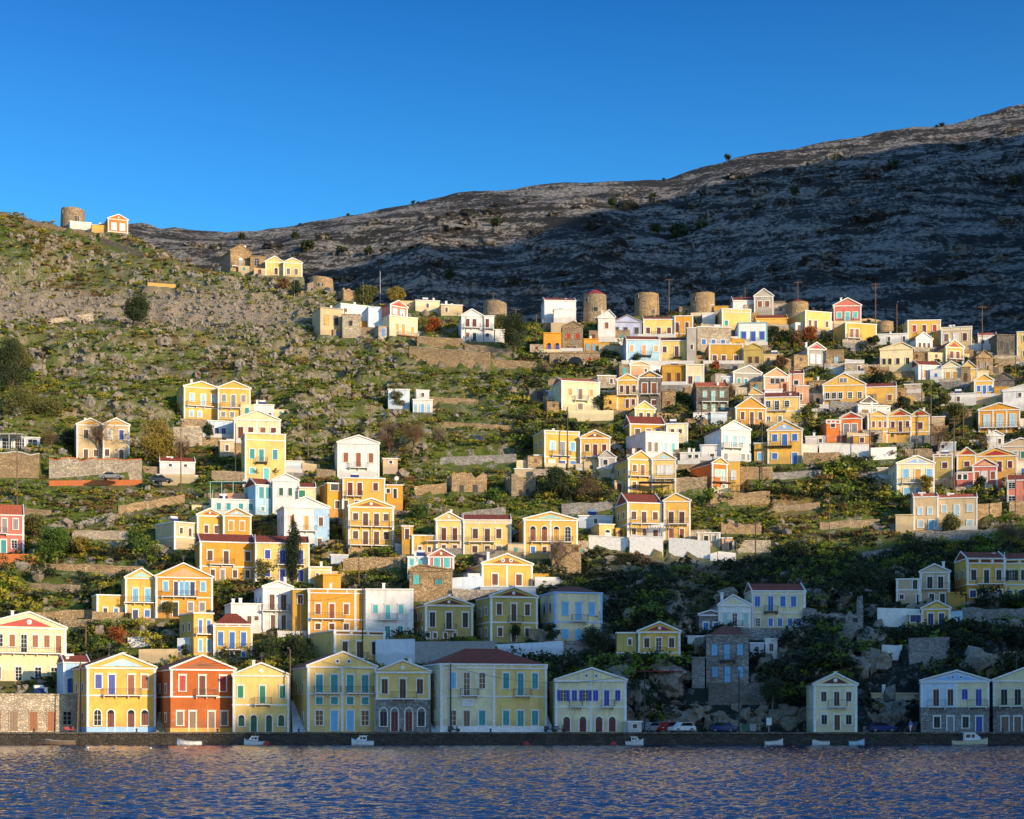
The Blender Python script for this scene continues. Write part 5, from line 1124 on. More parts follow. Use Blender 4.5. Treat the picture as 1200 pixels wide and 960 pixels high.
# ------------------------------------------------------------------ trees
def leafmat(key, c):
    n = NT('leaf_'+key); oi = n.node('ShaderNodeObjectInfo'); v = n.coord('Object'); g = n.noise(v, .9, 3, .6); g2 = n.noise(v, 6, 2, .6)
    a = n.mix(n.ramp(g, [(.35, 0), (.65, 1)]), mul(c, .55), mul(c, 1.35)); a = n.mix(n.ramp(g2, [(.35, 0), (.65, .6)]), a, (c[0]*1.5, c[1]*1.2, c[2]*.6))
    n.col(a); n.rough(.8); return n.mat
LEAF = {k: leafmat(k, c) for k, c in dict(dark=(.022,.04,.010), green=(.05,.105,.012), olive=(.085,.095,.022), yellow=(.20,.16,.025), autumn=(.26,.075,.015), bare=(.13,.075,.035), greybare=(.20,.16,.12), cypress=(.012,.028,.010)).items()}
BARK = plaster('bark', (.13,.09,.055))
def leaves(cent, radii, n, size, flat=.8, rng=RNG, shell=.55):
    # n leaf triangles scattered through ellipsoid clumps
    cent = np.array(cent); k = len(cent); radii = np.array(radii)
    w = radii**2; idx = rng.choice(k, n, p=w/w.sum())
    d = rng.normal(size=(n, 3)); d /= np.linalg.norm(d, axis=1)[:, None]
    r = radii[idx]*(shell+(1-shell)*rng.random(n))*(1+.22*rng.normal(size=n)*.5)
    c = cent[idx]+d*r[:, None]*np.array([1, 1, flat])
    sz = size*(.5+rng.random(n)); a = rng.normal(size=(n, 3)); a /= np.linalg.norm(a, axis=1)[:, None]
    b = np.cross(a, rng.normal(size=(n, 3))); b /= np.linalg.norm(b, axis=1)[:, None]
    V = np.stack([c+a*sz[:, None], c-a*sz[:, None]*.5+b*sz[:, None]*.8, c-a*sz[:, None]*.5-b*sz[:, None]*.8], 1)
    return V.reshape(-1, 3)
GRP = 'trees among the houses'
def tree(px, yb, hp, wp, kind, label, D=None, group=GRP, name=None):
    D = D or Dof(yb); s = D/F; p = at(px, yb, D); zg = ground_z(p.x, p.y); 
    if abs(zg-p.z) > 3.5: zg = p.z
    top = p.z+hp*s; H = max(1.0, top-zg); Wd = wp*s
    root = empty(name or {'cypress': 'cypress_tree', 'bush': 'bush'}.get(kind.split('_')[0], 'tree'), (p.x, p.y, zg-.1))
    kd = kind.split('_'); col = kd[-1]
    tag(root, label, 'bush' if kd[0] == 'bush' else 'tree', group)
    rr = random.Random(int(px*31+yb)); rng = np.random.default_rng(int(px*31+yb))
    if kd[0] == 'cypress':
        m = MB(); m.tube((0, 0, 0), (0, 0, H*.3), .22, .15); m.build('trunk', BARK, root)
        cs = []; rs = []
        for i in range(26):
            f = i/25; r = Wd/2*(math.sin(math.pi*min(1, f*.86+.10))**.6)*(1 if f < .6 else (1-(f-.6)*1.5))*.8
            for k in range(3):
                a = rr.uniform(0, 6.28); cs.append((math.cos(a)*r*.3, math.sin(a)*r*.3, H*(.06+.92*f))); rs.append(max(.2, r*.85))
        V = leaves(cs, rs, 7000, .13, 1.2, rng); me = npmesh('crown', V, np.arange(len(V)).reshape(-1, 3), [LEAF['cypress']])
        o = bpy.data.objects.new('crown', me); COL.objects.link(o); o.parent = root; return root
    bare = kd[0] == 'bare'
    m = MB(); tips = []
    def branch(a, d, L, r, lev):
        b = a+d*L; m.tube(a, b, r, r*.68, 5 if lev else 7); 
        if lev >= (4 if bare else 2): tips.append(b); return
        for k in range(3 if bare or lev == 0 else 2):
            nd = (d+Vector((rr.uniform(-1, 1), rr.uniform(-1, 1), rr.uniform(-.25, .7)))*.75).normalized()
            branch(b-d*L*rr.uniform(0, .3), nd, L*rr.uniform(.62, .85), r*.62, lev+1)
        tips.append(b)
    bush = kd[0] == 'bush'
    th = H*(.10 if bush else .30)
    branch(Vector((0, 0, 0)), Vector((rr.uniform(-.12, .12), 0, 1)).normalized(), th, max(.05, min(.3, H*.035)), 0)
    m.build('trunk', BARK, root)
    cs = []; rs = []
    crown_b = H*(.03 if bush else .13); ch = H-crown_b
    nclump = 7 if bush else (16 if H > 4 else 10)
    for i in range(nclump):
        a = rr.uniform(0, 6.28); f = rr.random()**.8; rad = Wd/2*math.sqrt(rr.random())*.72*(1-.35*f)
        rc = Wd*rr.uniform(.15, .27); cs.append((rad*math.cos(a), rad*math.sin(a), crown_b+ch*(.12+.72*f))); rs.append(rc)
    cs.append((0, 0, crown_b+ch*.45)); rs.append(Wd*.28)
    n = int(min(9000, max(600, Wd*H*150))); ls = .15 if D > 300 else .12
    if bare:
        # fine twigs
        n = int(n*.55); V = leaves(cs, rs, n, .12, 1.0, rng, .1)
        V = V.reshape(-1, 3, 3); c0 = V.mean(1, keepdims=True); L = V[:, :1]-c0
        V = np.concatenate([c0+L*2.6, c0-L*1.5+ (V[:, 1:2]-c0)*.16, c0-L*1.5-(V[:, 1:2]-c0)*.16], 1).reshape(-1, 3)
    else: V = leaves(cs, rs, n, ls, .8, rng, .45)
    me = npmesh('crown', V, np.arange(len(V)).reshape(-1, 3), [LEAF[col]])
    o = bpy.data.objects.new('crown', me); COL.objects.link(o); o.parent = root; return root
T = tree
T(157,392,48,44,'tree_dark','big dark round tree alone on the scree slope at the upper left')
T(344,684,82,25,'cypress','tall narrow dark cypress in front of the pale yellow long house')
T(66,660,46,46,'tree_green','dense bright green tree right of the rose pink house')
T(97,658,30,28,'tree_yellow','yellowish green fluffy tree beside the dense bright green tree')
T(158,658,38,28,'tree_green','green tree on the terrace left of the sand coloured veranda house')
T(40,632,30,32,'tree_olive','round olive bush tree behind the rose pink house roof')
T(12,480,90,56,'tree_dark','dark tall tree at the left edge above the open pavilion')
T(26,502,52,66,'tree_olive','broad olive green tree mass above the open pavilion')
T(56,505,36,46,'tree_olive','lower olive tree right of the broad olive tree mass at the left')
T(16,440,40,50,'tree_olive','small olive tree on the left edge near the thin post')
T(58,420,18,22,'bush_dark','small dark bush by the thin post on the left slope')
T(184,548,62,50,'tree_yellow','large yellow green feathery tree left of the cream half red pediment house')
T(212,545,40,34,'bare_bare','brown leafless tree behind the feathery yellow green tree')
T(120,540,54,56,'bare_bare','bare spreading tree standing before the weathered twin gable house')
T(60,535,30,34,'bare_bare','brown bush tree between the pavilion and the weathered twin house')
T(80,525,24,24,'tree_dark','dark small tree left of the weathered twin gable house')
T(244,518,24,18,'tree_dark','small dark tree at the left corner of the bluish white low house')
T(225,545,24,20,'bush_green','green bush right of the little white hut with the red roof')
T(296,562,24,22,'bush_olive','olive bush at the foot of the lemon yellow house')
T(326,560,20,22,'bush_olive','greyish bush at the right foot of the lemon yellow house')
T(455,540,50,34,'bare_bare','brown twiggy tree right behind the tall plain white house')
T(484,545,56,48,'bare_bare','widest brown leafless tree under the white cottage with light blue doors')
T(517,532,34,30,'bare_greybare','grey leafless bush right of the widest brown tree')
T(465,478,32,26,'tree_olive','olive tree standing before the grey blue walled house')
T(420,520,20,24,'bush_dark','dark bush at the rocks above the tall plain white house')
T(603,418,50,44,'tree_dark','big dark tree on the saddle left of the orange wings')
T(588,390,24,28,'tree_olive','olive grey tree touching the wide windmill stump on the saddle')
T(508,392,22,24,'tree_autumn','low red leaved tree on the saddle left of the white gable house')
T(430,354,26,28,'tree_olive','olive tree on the ridge left of the tall grey pole')
T(466,356,20,30,'tree_yellow','yellow green tree on the ridge right of the tall grey pole')
T(347,350,24,16,'tree_dark','small dark tree below the pale yellow ridge houses')
T(332,342,18,18,'bush_bare','round brown bush below the pale yellow ridge houses')
T(650,588,42,44,'tree_dark','dense dark tree below the long yellow mid slope house')
T(692,590,32,46,'bare_bare','reddish brown bush mass right of the dense dark mid slope tree')
T(628,530,28,22,'tree_dark','dark shrub tree left of the little porch with the cobalt door')
T(578,590,20,26,'bush_green','bright green bush between the two mid slope ruins')
T(706,480,22,28,'tree_dark','dark tree at the right corner of the cream amber shuttered house')
T(640,440,18,22,'bare_greybare','grey leafless shrub below the arched stone terrace')
T(135,766,36,30,'tree_autumn','orange autumn tree behind the yellow quay house')
T(112,766,24,22,'bush_green','green bush left of the orange autumn tree')
T(315,786,44,50,'tree_dark','broad dark tree behind the plain yellow quay house, left half')
T(348,785,48,42,'tree_dark','broad dark tree beside the tall yellow quay house roof, right half')
T(310,682,28,30,'tree_olive','olive tree in front of the pale yellow long house left of the cypress')
T(198,728,26,22,'tree_olive','olive bush at the foot of the golden yellow faded pediment house')
T(150,730,14,16,'bush_olive','small bush below the small yellow mint pediment house')
T(217,770,16,16,'bush_dark','dark round bush left of the narrow yellow two storey house')
T(268,772,10,40,'bush_dark','low dark hedge under the yellow hipped roof house')
T(604,756,26,18,'tree_dark','small pruned tree before the white pilaster yellow house')
T(647,762,34,22,'tree_dark','dark tree between the white pilaster house and the periwinkle trimmed house')
T(623,768,18,20,'bush_dark','dark bush on the grey terrace wall above the mansion roof')
T(655,672,44,36,'bare_greybare','pale leafless tree before the rough stone terrace block')
T(536,684,20,12,'bush_dark','dark bush at the right of the little rose red house')
T(905,404,26,20,'tree_dark','dark tree under the plain bright yellow barn like house')
T(918,402,18,14,'tree_dark','second smaller dark tree under the plain bright yellow barn like house')
T(932,408,20,24,'bush_bare','rusty brown bush below the cream yellow crest house')
T(948,406,26,26,'bush_autumn','reddish bush at the white flank of the cream yellow crest house')
T(1024,411,20,18,'tree_dark','dark round tree beside the yellow house with orange shutters')
T(968,404,18,24,'bush_dark','dark shrubs left of the yellow house with orange shutters')
T(1041,408,10,8,'bush_green','small green conifer right of the yellow house with orange shutters')
T(1035,452,20,30,'tree_dark','dark shrub mass below the cream white rendered house')
T(1058,484,20,22,'tree_dark','dark bush right of the yellow wing with one orange window')
T(1108,478,18,20,'tree_olive','grey green bush in front of the long low white house')
T(1115,628,30,30,'tree_olive','round olive tree hiding the middle of the long khaki house')
T(1086,585,30,20,'bare_yellow' if False else 'tree_yellow','thin yellowish tree before the cream lilac pediment house')
T(1148,580,22,22,'tree_dark','small dark tree in front of the pink gable house')
T(1165,588,20,12,'cypress','little dark cypress right of the pink gable house')
T(1120,500,30,36,'tree_olive','olive green tree between the poles left of the mustard striped house')
T(1100,530,36,30,'bare_bare','brown bush right of the golden triple gabled row')
T(1150,530,24,30,'bare_bare','dry brown bush below the mustard striped house')
T(1165,540,20,20,'bush_dark','dark bush under the mustard striped house, right side')
T(1185,650,40,50,'bare_bare','brown leafless thicket below the pink house at the right edge')
T(1140,648,24,30,'bare_greybare','leafless shrub under the long khaki house')
T(838,436,14,20,'bush_autumn','rusty bush at the left base of the wide mustard house')
T(915,436,20,26,'bush_bare','brown round bush right of the plain sandy annex')
T(895,440,14,24,'bush_dark','dark bush below the dull olive gable house')
T(745,428,14,20,'bush_dark','bush at the foot of the light blue house')
T(800,448,20,18,'bare_bare','bare tree before the cream house with the square ornament')
T(725,600,20,24,'bush_olive','greyish olive bush left of the yellow gable with orange pediment')
T(945,498,24,26,'tree_olive','olive bushes right of the three opening orange yellow gable')
T(866,648,18,16,'tree_olive','small grey olive tree in front of the pale stone walled plot')
T(945,512,16,16,'bush_green','green agave like bush left of the deep orange wing')
T(853,470,26,20,'bare_bare','brown shrub right of the brown stone mint shuttered house')
T(1027,522,16,10,'bush_dark','tiny pruned dark tree in front of the triple gabled row')
T(940,742,10,14,'bush_dark','small dark bush at the right corner of the cream nine window house')
T(700,770,36,44,'tree_dark','dark tree mass in the rocks right of the periwinkle trimmed house')
T(800,640,14,14,'bush_dark','little dark bush on the terrace of the golden gable houses')
T(1010,700,36,60,'tree_dark','dark overgrown thicket above the arched ruin')
T(1065,660,26,50,'tree_dark','dark overgrown thicket left of the beige gabled house')
T(930,660,24,46,'tree_dark','dark thicket on the shaded slope above the cream nine window house')
T(760,830,26,22,'tree_dark','dark bushes at the cliff foot behind the parked white car')
T(905,830,40,40,'tree_dark','dark climbing thicket on the cliff right of the pole')
T(1045,700,30,30,'tree_dark','dark bushes over the white terrace wall')
T(550,620,10,30,'bush_green','green bushes above the peach pediment gable')
T(495,612,20,34,'bush_green','bright green bushes left of the shaded stone terrace')
# trees on the far mountain, each seen as a dot
def mtree(px, py, r, label, crest=False):
    if crest: D = 1098; 
    else: D = mtpt(px, py).y
    p = at(px, py, D); k = int(np.argmin(np.abs(ys2-p.y))); i = int(np.argmin(np.abs(xs2-p.x))); zz = float(mz2[k, i])
    root = empty('tree', (p.x, ys2[k], zz-.5)); tag(root, label, 'tree', 'scattered dark trees on the far mountain')
    R = r*D/F; m = MB(); m.tube((0, 0, -1), (0, 0, R), R*.12, R*.08); m.build('trunk', BARK, root)
    rng = np.random.default_rng(int(px)); rr = random.Random(int(px))
    cs = [(rr.uniform(-.5, .5)*R, rr.uniform(-.5, .5)*R, R*rr.uniform(.6, 1.3)) for _ in range(8)]
    V = leaves(cs, [R*.55]*8, 500, R*.16, .9, rng, .3); me = npmesh('crown', V, np.arange(len(V)).reshape(-1, 3), [LEAF['dark']])
    o = bpy.data.objects.new('crown', me); COL.objects.link(o); o.parent = root
for a in [(852,190,5,'round dark tree on the skyline above the steepening ridge',True),(1103,147,4,'dark tree on the highest skyline near the right edge',True),(1098,148,2.5,'tiny tree beside the highest skyline tree',True),
          (778,212,2.5,'small dot of a tree on the skyline left of the round ridge tree',True),(484,240,3,'dark tree on the left part of the long ridge line',True),(490,240,2.2,'little tree touching the left ridge line tree',True),
          (408,257,2.6,'small tree on the ridge line above the left saddle',True),(352,268,2.6,'leftmost small tree on the mountain ridge line',True),
          (1045,200,9,'large dark tree high on the shaded mountain at the right'),(795,272,13,'wide dark tree clump in the middle of the mountain face'),(768,276,7,'smaller tree left of the wide clump on the mountain face'),(822,268,9,'tree right of the wide clump on the mountain face'),
          (718,256,8,'dark tree on the mountain face above the capped windmill'),(580,270,8,'dark tree on the sunlit edge of the mountain face'),(932,235,7,'dark tree on the mountain face below the round ridge tree'),
          (360,305,9,'dark round bush on the mountain behind the pale yellow ridge houses'),(283,282,6,'dark bush on the mountain over the stone gable ridge house'),(346,290,6,'small dark bush on the mountain above the ridge house row'),
          (400,308,9,'pair of dark bushes on the blue shaded mountain foot'),(432,310,7,'dark bush on the mountain above the ridge olive trees'),(1190,212,9,'dark tree patch on the mountain near the right edge'),(765,235,5,'small dark tree below the ridge in mid mountain'),(528,330,8,'dark bush on the mountain foot left of the wide windmill stump'),(1178,186,5,'dark tree patch above the one near the right edge')]:
    mtree(*a)
# ------------------------------------------------------------------ poles and cables
WOOD = plaster('polewood', (.17,.10,.06))
PTOP = {}
def pole(px, yb, yt, label, lean=0, arm=0, lamp=False, D=None, r=.13, mat=None):
    D = D or Dof(yb)-.3; b = at(px, yb, D); H = (yb-yt)*D/F
    root = empty('utility_pole', b); tag(root, label, 'pole', 'wooden utility poles in the town')
    m = MB(); m.tube((0, 0, -1.5), (lean*D/F, 0, H), r, r*.65, 8); m.build('post', mat or WOOD, root)
    if arm:
        m = MB()
        for k in range(arm): 
            z_ = H-.25-k*.75; m.box(-1.0+lean*D/F, 1.0+lean*D/F, -.17, -.08, z_-.05, z_+.05)
            for x in (-.9, -.4, .4, .9): m.tube((x+lean*D/F, -.12, z_+.05), (x+lean*D/F, -.12, z_+.22), .04, .03, 6)
        m.build('crossarm', WOOD, root)
    if lamp:
        m = MB(); m.bar((0, 0, H-.3), (-.1, -1.2, H+.15), .05, .05); m.box(-.2, .05, -1.7, -1.15, H+.08, H+.18); m.build('lamp_arm', PM('grey'), root)
    PTOP[(px, yb)] = Vector((b.x+lean*D/F, b.y, b.z+H-.3)); return root
P = pole
P(94.5,858,775,'tall brown pole in front of the yellow quay house, right one of the leaning pair',arm=0)
P(90,858,778,'leaning brown brace pole beside the tall pole at the yellow quay house',lean=3.5,r=.11,D=256.3)
P(340,858,761,'thick grey brown pole between the plain yellow house and the tall yellow house',lamp=True)
P(528,858,778,'black pole with a small curved lamp in front of the widest quay mansion',lamp=True,mat=PM('iron'),D=256)
P(755.5,856,784,'dark pole in front of the cliff below the red awning',mat=PM('iron'))
P(866,856,785,'dark pole in front of the cliff under the grey stone house',mat=PM('iron'))
P(100.5,767,730,'short wooden pole behind the cream mansion roof',r=.16)
P(425,778,688,'tall thin dark pole in front of the golden flat roofed house',r=.11,mat=PM('iron'))
P(420.5,690,648,'pole below the stone base of the eight window yellow house')
P(456,652,600,'dark thin pole at the right edge of the eight window yellow house',mat=PM('iron'),r=.1)
P(352,750,700,'thin pole between the tall narrow white house and the mustard wall house',r=.1)
P(20,592,505,'tall pale pole rising in front of the stone terrace wall at the left edge',lamp=True)
P(212,578,496,'tall brown pole in front of the little white hut with the red roof',lamp=True)
P(50,475,414,'short brown pole on the green slope at the far left')
P(276,562,496,'dark pole left of the lemon yellow house',mat=PM('iron'),r=.11)
P(361,530,482,'thin pole on the rocky slope left of the tall plain white house')
P(434,518,474,'brown pole right behind the tall plain white house roof')
P(641,503,462,'left pole of the H shaped pair by the cream amber shuttered house')
P(644.5,503,490,'short stub pole beside the H shaped pole pair')
P(665,552,477,'tall black pole in front of the long yellow house',mat=PM('iron'),r=.14)
P(784,372,327,'pole on the crest right of the tall roofless windmill',arm=1)
P(873,355,337,'small pole behind the white box on the crest')
P(935,372,330,'pole in front of the small dark capped windmill stump',arm=1)
P(1026,380,332,'tall crossarm pole right of the rose pink temple fronted house',arm=2)
P(1051,404,356,'pole with a lamp in front of the short windmill stump',lamp=True)
P(977,411,362,'thin pole at the left flank of the yellow house with orange shutters',r=.09)
P(1151,414,359,'tall crossarm pole on the crest left of the tall dark stone house',arm=1)
P(578,372,343,'pole in front of the wide windmill stump on the saddle',arm=1,D=Dof(380)-3)
P(604.5,372,362,'short crossarm pole right of the wide windmill stump',arm=1)
P(628.5,398,368,'dark pole left of the orange ochre wing on the saddle',arm=0)
P(546,402,369,'thin grey pole before the white gable on the saddle',r=.08,mat=PM('grey'))
P(445.5,352,318,'tall grey pole between the two ridge tree groups',mat=PM('grey'),r=.16)
P(426,356,334,'shorter grey pole left of the ridge olive trees',mat=PM('grey'),lamp=True)
P(345,350,322,'grey pole below the pale yellow ridge houses',mat=PM('grey'))
P(258,336,312,'thin grey post on the slope below the stone gable ridge house',mat=PM('grey'),r=.08)
P(23,332,303,'thin grey lamp post on the upper left slope above the scree',mat=PM('grey'),r=.08)
P(236,302,275,'tall thin pole on the left skyline ridge right of the rocks',r=.1)
P(893,563,490,'tall dark pole in front of the white gable with the round attic hole',mat=PM('iron'),r=.13)
P(822,516,474,'dark pole between the brown stone mint house and the plain white block',mat=PM('iron'),r=.11)
P(769,484,440,'dark pole in front of the stone gable with the orange pediment',mat=PM('iron'),r=.1)
P(929,476,430,'dark pole with a box in front of the peach annex',arm=1,mat=PM('iron'))
P(804,400,377,'short dark pole beside the golden two door house',mat=PM('iron'),r=.12)
P(885.5,656,607,'black pole in front of the long low stone ruin',mat=PM('iron'),r=.13)
P(841,660,645,'thin iron post at the lower end of the white terrace wall',mat=PM('iron'),r=.07)
P(972,644,578,'thin brown pole on the green slope at the right',r=.11)
P(1118,578,490,'tall crossarm pole in front of the pink gable house',arm=2)
P(1129,515,472,'pole right behind the crossarm pole left of the mustard striped house')
P(1080,432+40,428,'pole in front of the white house with salmon doors',r=.11)
P(1091,524,448,'tall pole between the golden triple row and the mustard striped house',r=.15)
P(1019,540,484,'black pole before the leftmost gable of the triple row',mat=PM('iron'),r=.1)
P(1074,536,494,'crossarm pole in front of the middle gable of the triple row',arm=1,r=.11)
P(1190,614,554,'brown crossarm pole by the pink house near the right edge',arm=1)
P(1190,445,418,'pole right of the ragged ruin near the right edge')
def cable(a, b, sag, label, r=.022):
    m = MB(); n = 14; prev = None
    for i in range(n+1):
        t = i/n; p = a.lerp(b, t)-Vector((0, 0, sag*4*t*(1-t))); q = p-a
        if prev is not None: m.tube(prev, q, r, r, 4, cap=False)
        prev = q
    o = m.build('overhead_cable', PM('iron'), None, loc=a); tag(o, label, 'cable', 'overhead cables')
pk = lambda x, y: PTOP[(x, y)]
cable(pk(94.5,858), pk(340,858), 1.2, 'overhead cable running across the yellow and brick red quay houses')
cable(pk(340,858), pk(528,858), 1.6, 'overhead cable running across the tall yellow quay house')
cable(pk(528,858), pk(755.5,856), 2.0, 'overhead cable running across the widest mansion and the weathered cream house')
cable(pk(755.5,856), pk(866,856), 1.0, 'overhead cable between the two dark poles before the cliff')
cable(pk(866,856), at(1205,815,262), 2.2, 'long overhead cable running to the quay houses on the right')
cable(pk(20,592), pk(212,578), 1.8, 'overhead cable between the two tall poles on the left')
cable(pk(665,552), pk(641,503), .6, 'overhead cable between the tall black pole and the H shaped pair')
cable(pk(425,778), pk(352,750), .8, 'thin cable from the tall dark pole to the narrow white house')
cable(pk(893,563), pk(822,516), .8, 'cable across the white gable with the round attic hole')
cable(pk(893,563), pk(1019,540), 2.0, 'cable crossing the yellow lilac pediment house')
cable(pk(1019,540), pk(1118,578), 1.6, 'cable crossing the golden triple gabled row')
cable(pk(1118,578), pk(1190,614), 1.0, 'cable crossing the pink gable house')
cable(pk(784,372), pk(935,372), 1.5, 'cable between the crest poles over the temple fronted house')
cable(pk(935,372), pk(1026,380), 1.0, 'cable between crest poles behind the rose pink house')
cable(pk(1026,380), pk(1051,404), .5, 'short cable over the short windmill stump')
cable(pk(1051,404), pk(1151,414), 1.0, 'cable above the square yellow and ornate sandy houses')
# ------------------------------------------------------------------ boats
WLN = 249.3
def boat(px, Lpx, label, hull='white', cabin=False, flip=1, yb=871.5, D=None, motor=False, canopy=None, bow=1.0, group='small boats moored along the quay'):
    D = D or WLN; s = D/F; L = Lpx*s; X = (px-HX)*s; root = empty('boat', (X, D, 0)); tag(root, label, 'boat', group)
    B = L*.36; f = flip; st = []
    prof = [(-.5,.30,.0,.42),(-.25,.46,-.05,.40),(0,.5,-.06,.42),(.2,.44,-.04,.48),(.36,.28,.02,.57),(.5,.02,.25,.70*bow)]
    rings = []
    k = L/5.5
    for x, hb, zk, zs in prof:
        w = hb*B; zk = zk*k*1.2-.12; zs = (zs*1.7)*max(.8, k)
        rings.append([(x*L*f, -w, zs), (x*L*f, -w*.8, zk+(zs-zk)*.35), (x*L*f, 0, zk), (x*L*f, w*.8, zk+(zs-zk)*.35), (x*L*f, w, zs), (x*L*f, w*.86, zs), (x*L*f, w*.75, zs-.22*k), (x*L*f, -w*.75, zs-.22*k), (x*L*f, -w*.86, zs)])
    m = MB(); m.loft(rings); m.build('hull', PM(hull), root)
    g = MB(); 
    for a, b in zip(rings[:-1], rings[1:]):
        for q in (0, 4): g.bar(Vector(a[q])+Vector((0,0,.02)), Vector(b[q])+Vector((0,0,.02)), .07, .07)
    g.build('gunwale', PM('bluetrim' if canopy == 'b' else 'grey'), root)
    z0 = .72*max(.8, k)
    if cabin:
        m = MB(); h = 1.25*k; a, b_ = -.18*L, .24*L; w = B*.30
        def pr(x): return x*f
        P4 = [(a, z0-.15), (b_+.1*L, z0-.15), (b_, z0+h*.55), (b_*.45, z0+h), (a, z0+h)]
        P4 = [(x*f, z_) for x, z_ in P4]
        if f < 0: P4 = P4[::-1]
        m.prism(P4, -w, w); m.box(min(pr(a)-.15, pr(b_*.5)+.1) if f > 0 else pr(b_*.5)-.1, (pr(b_*.5)+.1) if f > 0 else pr(a)+.15, -w-.06, w+.06, z0+h+.003, z0+h+.08)
        c = m.build('cabin', PM('white'), root)
        g = MB()
        for x0_, x1_ in ((a*.8, a*.1), (a*-.05+.02, b_*.42)):
            xa, xb = sorted((pr(x0_), pr(x1_))); g.box(xa, xb, -w-.02, w+.02, z0+h*.38, z0+h*.8)
        g.build('cabin_window', GLASS, c)
        m = MB(); m.tube((pr(a*.3), 0, z0+h), (pr(a*.3), 0, z0+h+.9*k), .03, .02); m.tube((pr(L*.42), 0, z0), (pr(L*.42), 0, z0+.5*k), .02, .02); m.build('mast', PM('grey'), root)
    else:
        m = MB()
        for x in (-.22, .08): m.box(x*L*f-.12, x*L*f+.12, -B*.4, B*.4, z0-.16, z0-.10)
        m.build('thwart', PM('wood'), root)
    if motor:
        m = MB(); x = -.5*L*f; m.box(x-.18, x+.12, -.14, .14, z0-.02, z0+.45); m.box(x-.07, x+.03, -.05, .05, -.3, z0); m.build('outboard_motor', PM('iron' if not canopy else 'white'), root)
    return root
boat(298,24,'white cabin boat moored in front of the green doored yellow quay house',cabin=True,flip=-1)
boat(425,26,'white cabin boat with a blue trim moored before the tall yellow quay house',cabin=True,flip=-1,canopy='b')
boat(743.5,21,'small white motor boat with a cabin in front of the white box kiosk',cabin=True,flip=1)
boat(222,29,'open white dinghy with outboard motor below the brick red quay house',flip=-1,motor=True)
boat(907,21,'open white rowing boat moored below the dark cliff',flip=1)
boat(962,20,'slim white rowing boat moored left of the light blue one',flip=-1,bow=.8)
boat(1004,18,'light blue rowing boat in front of the detached cream house','skyblue',flip=1)
boat(1137,41,'long pale yellow work boat with a wheelhouse in front of the bluish white quay house','cream',cabin=True,flip=1)
boat(68,40,'long dark wooden barge lying against the quay under the stone warehouse','wood',flip=-1,bow=.7)
def buoy(px, r, label, c='red', D=247.5):
    m = MB(); R = r*D/F; rg = []
    for k in range(7):
        t = math.pi*(k+.35)/7.2; rg.append([(R*math.sin(t)*math.cos(a*math.pi/6), R*math.sin(t)*math.sin(a*math.pi/6), R*math.cos(t)*.85) for a in range(12)][::-1])
    m.loft(rg); m.tube((0, 0, R*.75), (0, 0, R*1.05), R*.15, R*.15, 8)
    o = m.build('mooring_buoy', PM(c), None, loc=((px-HX)*D/F, D, R*.35), smooth=True); tag(o, label, 'buoy', 'mooring buoys on the water')
buoy(312.5,4.2,'red buoy floating at the stern of the white cabin boat','red')
buoy(616.5,4.2,'red buoy floating in front of the widest quay mansion','red')
buoy(719,4,'red buoy floating in front of the weathered cream house','red')
buoy(103,1.6,'tiny white float on the water below the yellow quay house','white',215)
buoy(176.5,1.5,'tiny white float on the water left of the dinghy','white',215)
buoy(217,1.7,'tiny grey white float on the water under the dinghy','white',213)
# ------------------------------------------------------------------ cars
def car(px, yb, label, paintk, L=4.1, hatch=True, rz=0, D=None, flip=1, z=None):
    D = D or Dof(yb)-.5; b = at(px, yb, D); 
    if z is not None: b.z = z
    root = empty('parked_car', b, rz); tag(root, label, 'car', 'parked cars'); k = L/4.1; w = .84
    tail = 1.95 if hatch else 1.25
    P_ = [(-2.05,.28),(2.0,.28),(2.05,.55),(1.98,.72),(1.15,.86),(.95,.9),(-1.9,.9),(-2.03,.7)] if hatch else [(-2.05,.28),(2.0,.28),(2.05,.55),(1.98,.72),(1.1,.84),(.9,.88),(-1.35,.88),(-2.0,.82),(-2.06,.6)]
    C_ = [(1.05,.88),(.35,1.42),(-1.35,1.45),(-1.85,.88)] if hatch else [(.95,.87),(.3,1.36),(-.85,1.36),(-1.45,.87)]
    fx = lambda P4: ([(x*k*flip, z_) for x, z_ in P4] if flip > 0 else [(x*k*flip, z_) for x, z_ in P4][::-1])
    m = MB(); m.prism(fx(P_), -w, w); m.prism(fx(C_[::1]) if True else 0, -w*.86, w*.86)
    bo = m.build('body', paint('car_'+paintk, PAINT[paintk], .25), root)
    g = MB(); G_ = [((x-.0)*.90-.05, .92+(z_-.88)*.82) for x, z_ in C_]; xm = -.35
    g.prism(fx(G_), -w*.88, w*.88); g.build('side_window', GLASS, root)
    for sx in (-1.28, 1.28):
        for sy in (-1, 1):
            t = MB(lambda x, y, z_: (x, y, z_)); y0 = sy*(w-.1); 
            t.tube((sx*k, y0-.1, .31), (sx*k, y0+.11, .31), .31, .31, 16); wo = t.build('wheel', PM('black'), root)
            t = MB(); t.tube((sx*k, y0-.12, .31), (sx*k, y0+.13, .31), .18, .18, 10); t.build('rim', PM('grey'), wo)
    for sy in (-.6, .6):
        t = MB(); x = 2.03*k*flip; t.box(min(x-.06, x+.02), max(x-.06, x+.02), sy-.16, sy+.16, .58, .70); t.build('headlight', PM('white'), root)
        t = MB(); x = -2.04*k*flip; t.box(x-.03, x+.05, sy-.14, sy+.14, .62, .78); t.build('tail_light', PM('red'), root)
    return root
car(799,857.4,'light silver hatchback parked on the quay below the cliff','white',flip=-1,rz=.5,z=1.76,L=3.7)
car(781,857,'red car half hidden behind the silver hatchback','red',flip=-1,rz=.9,z=1.76,D=263,L=3.6)
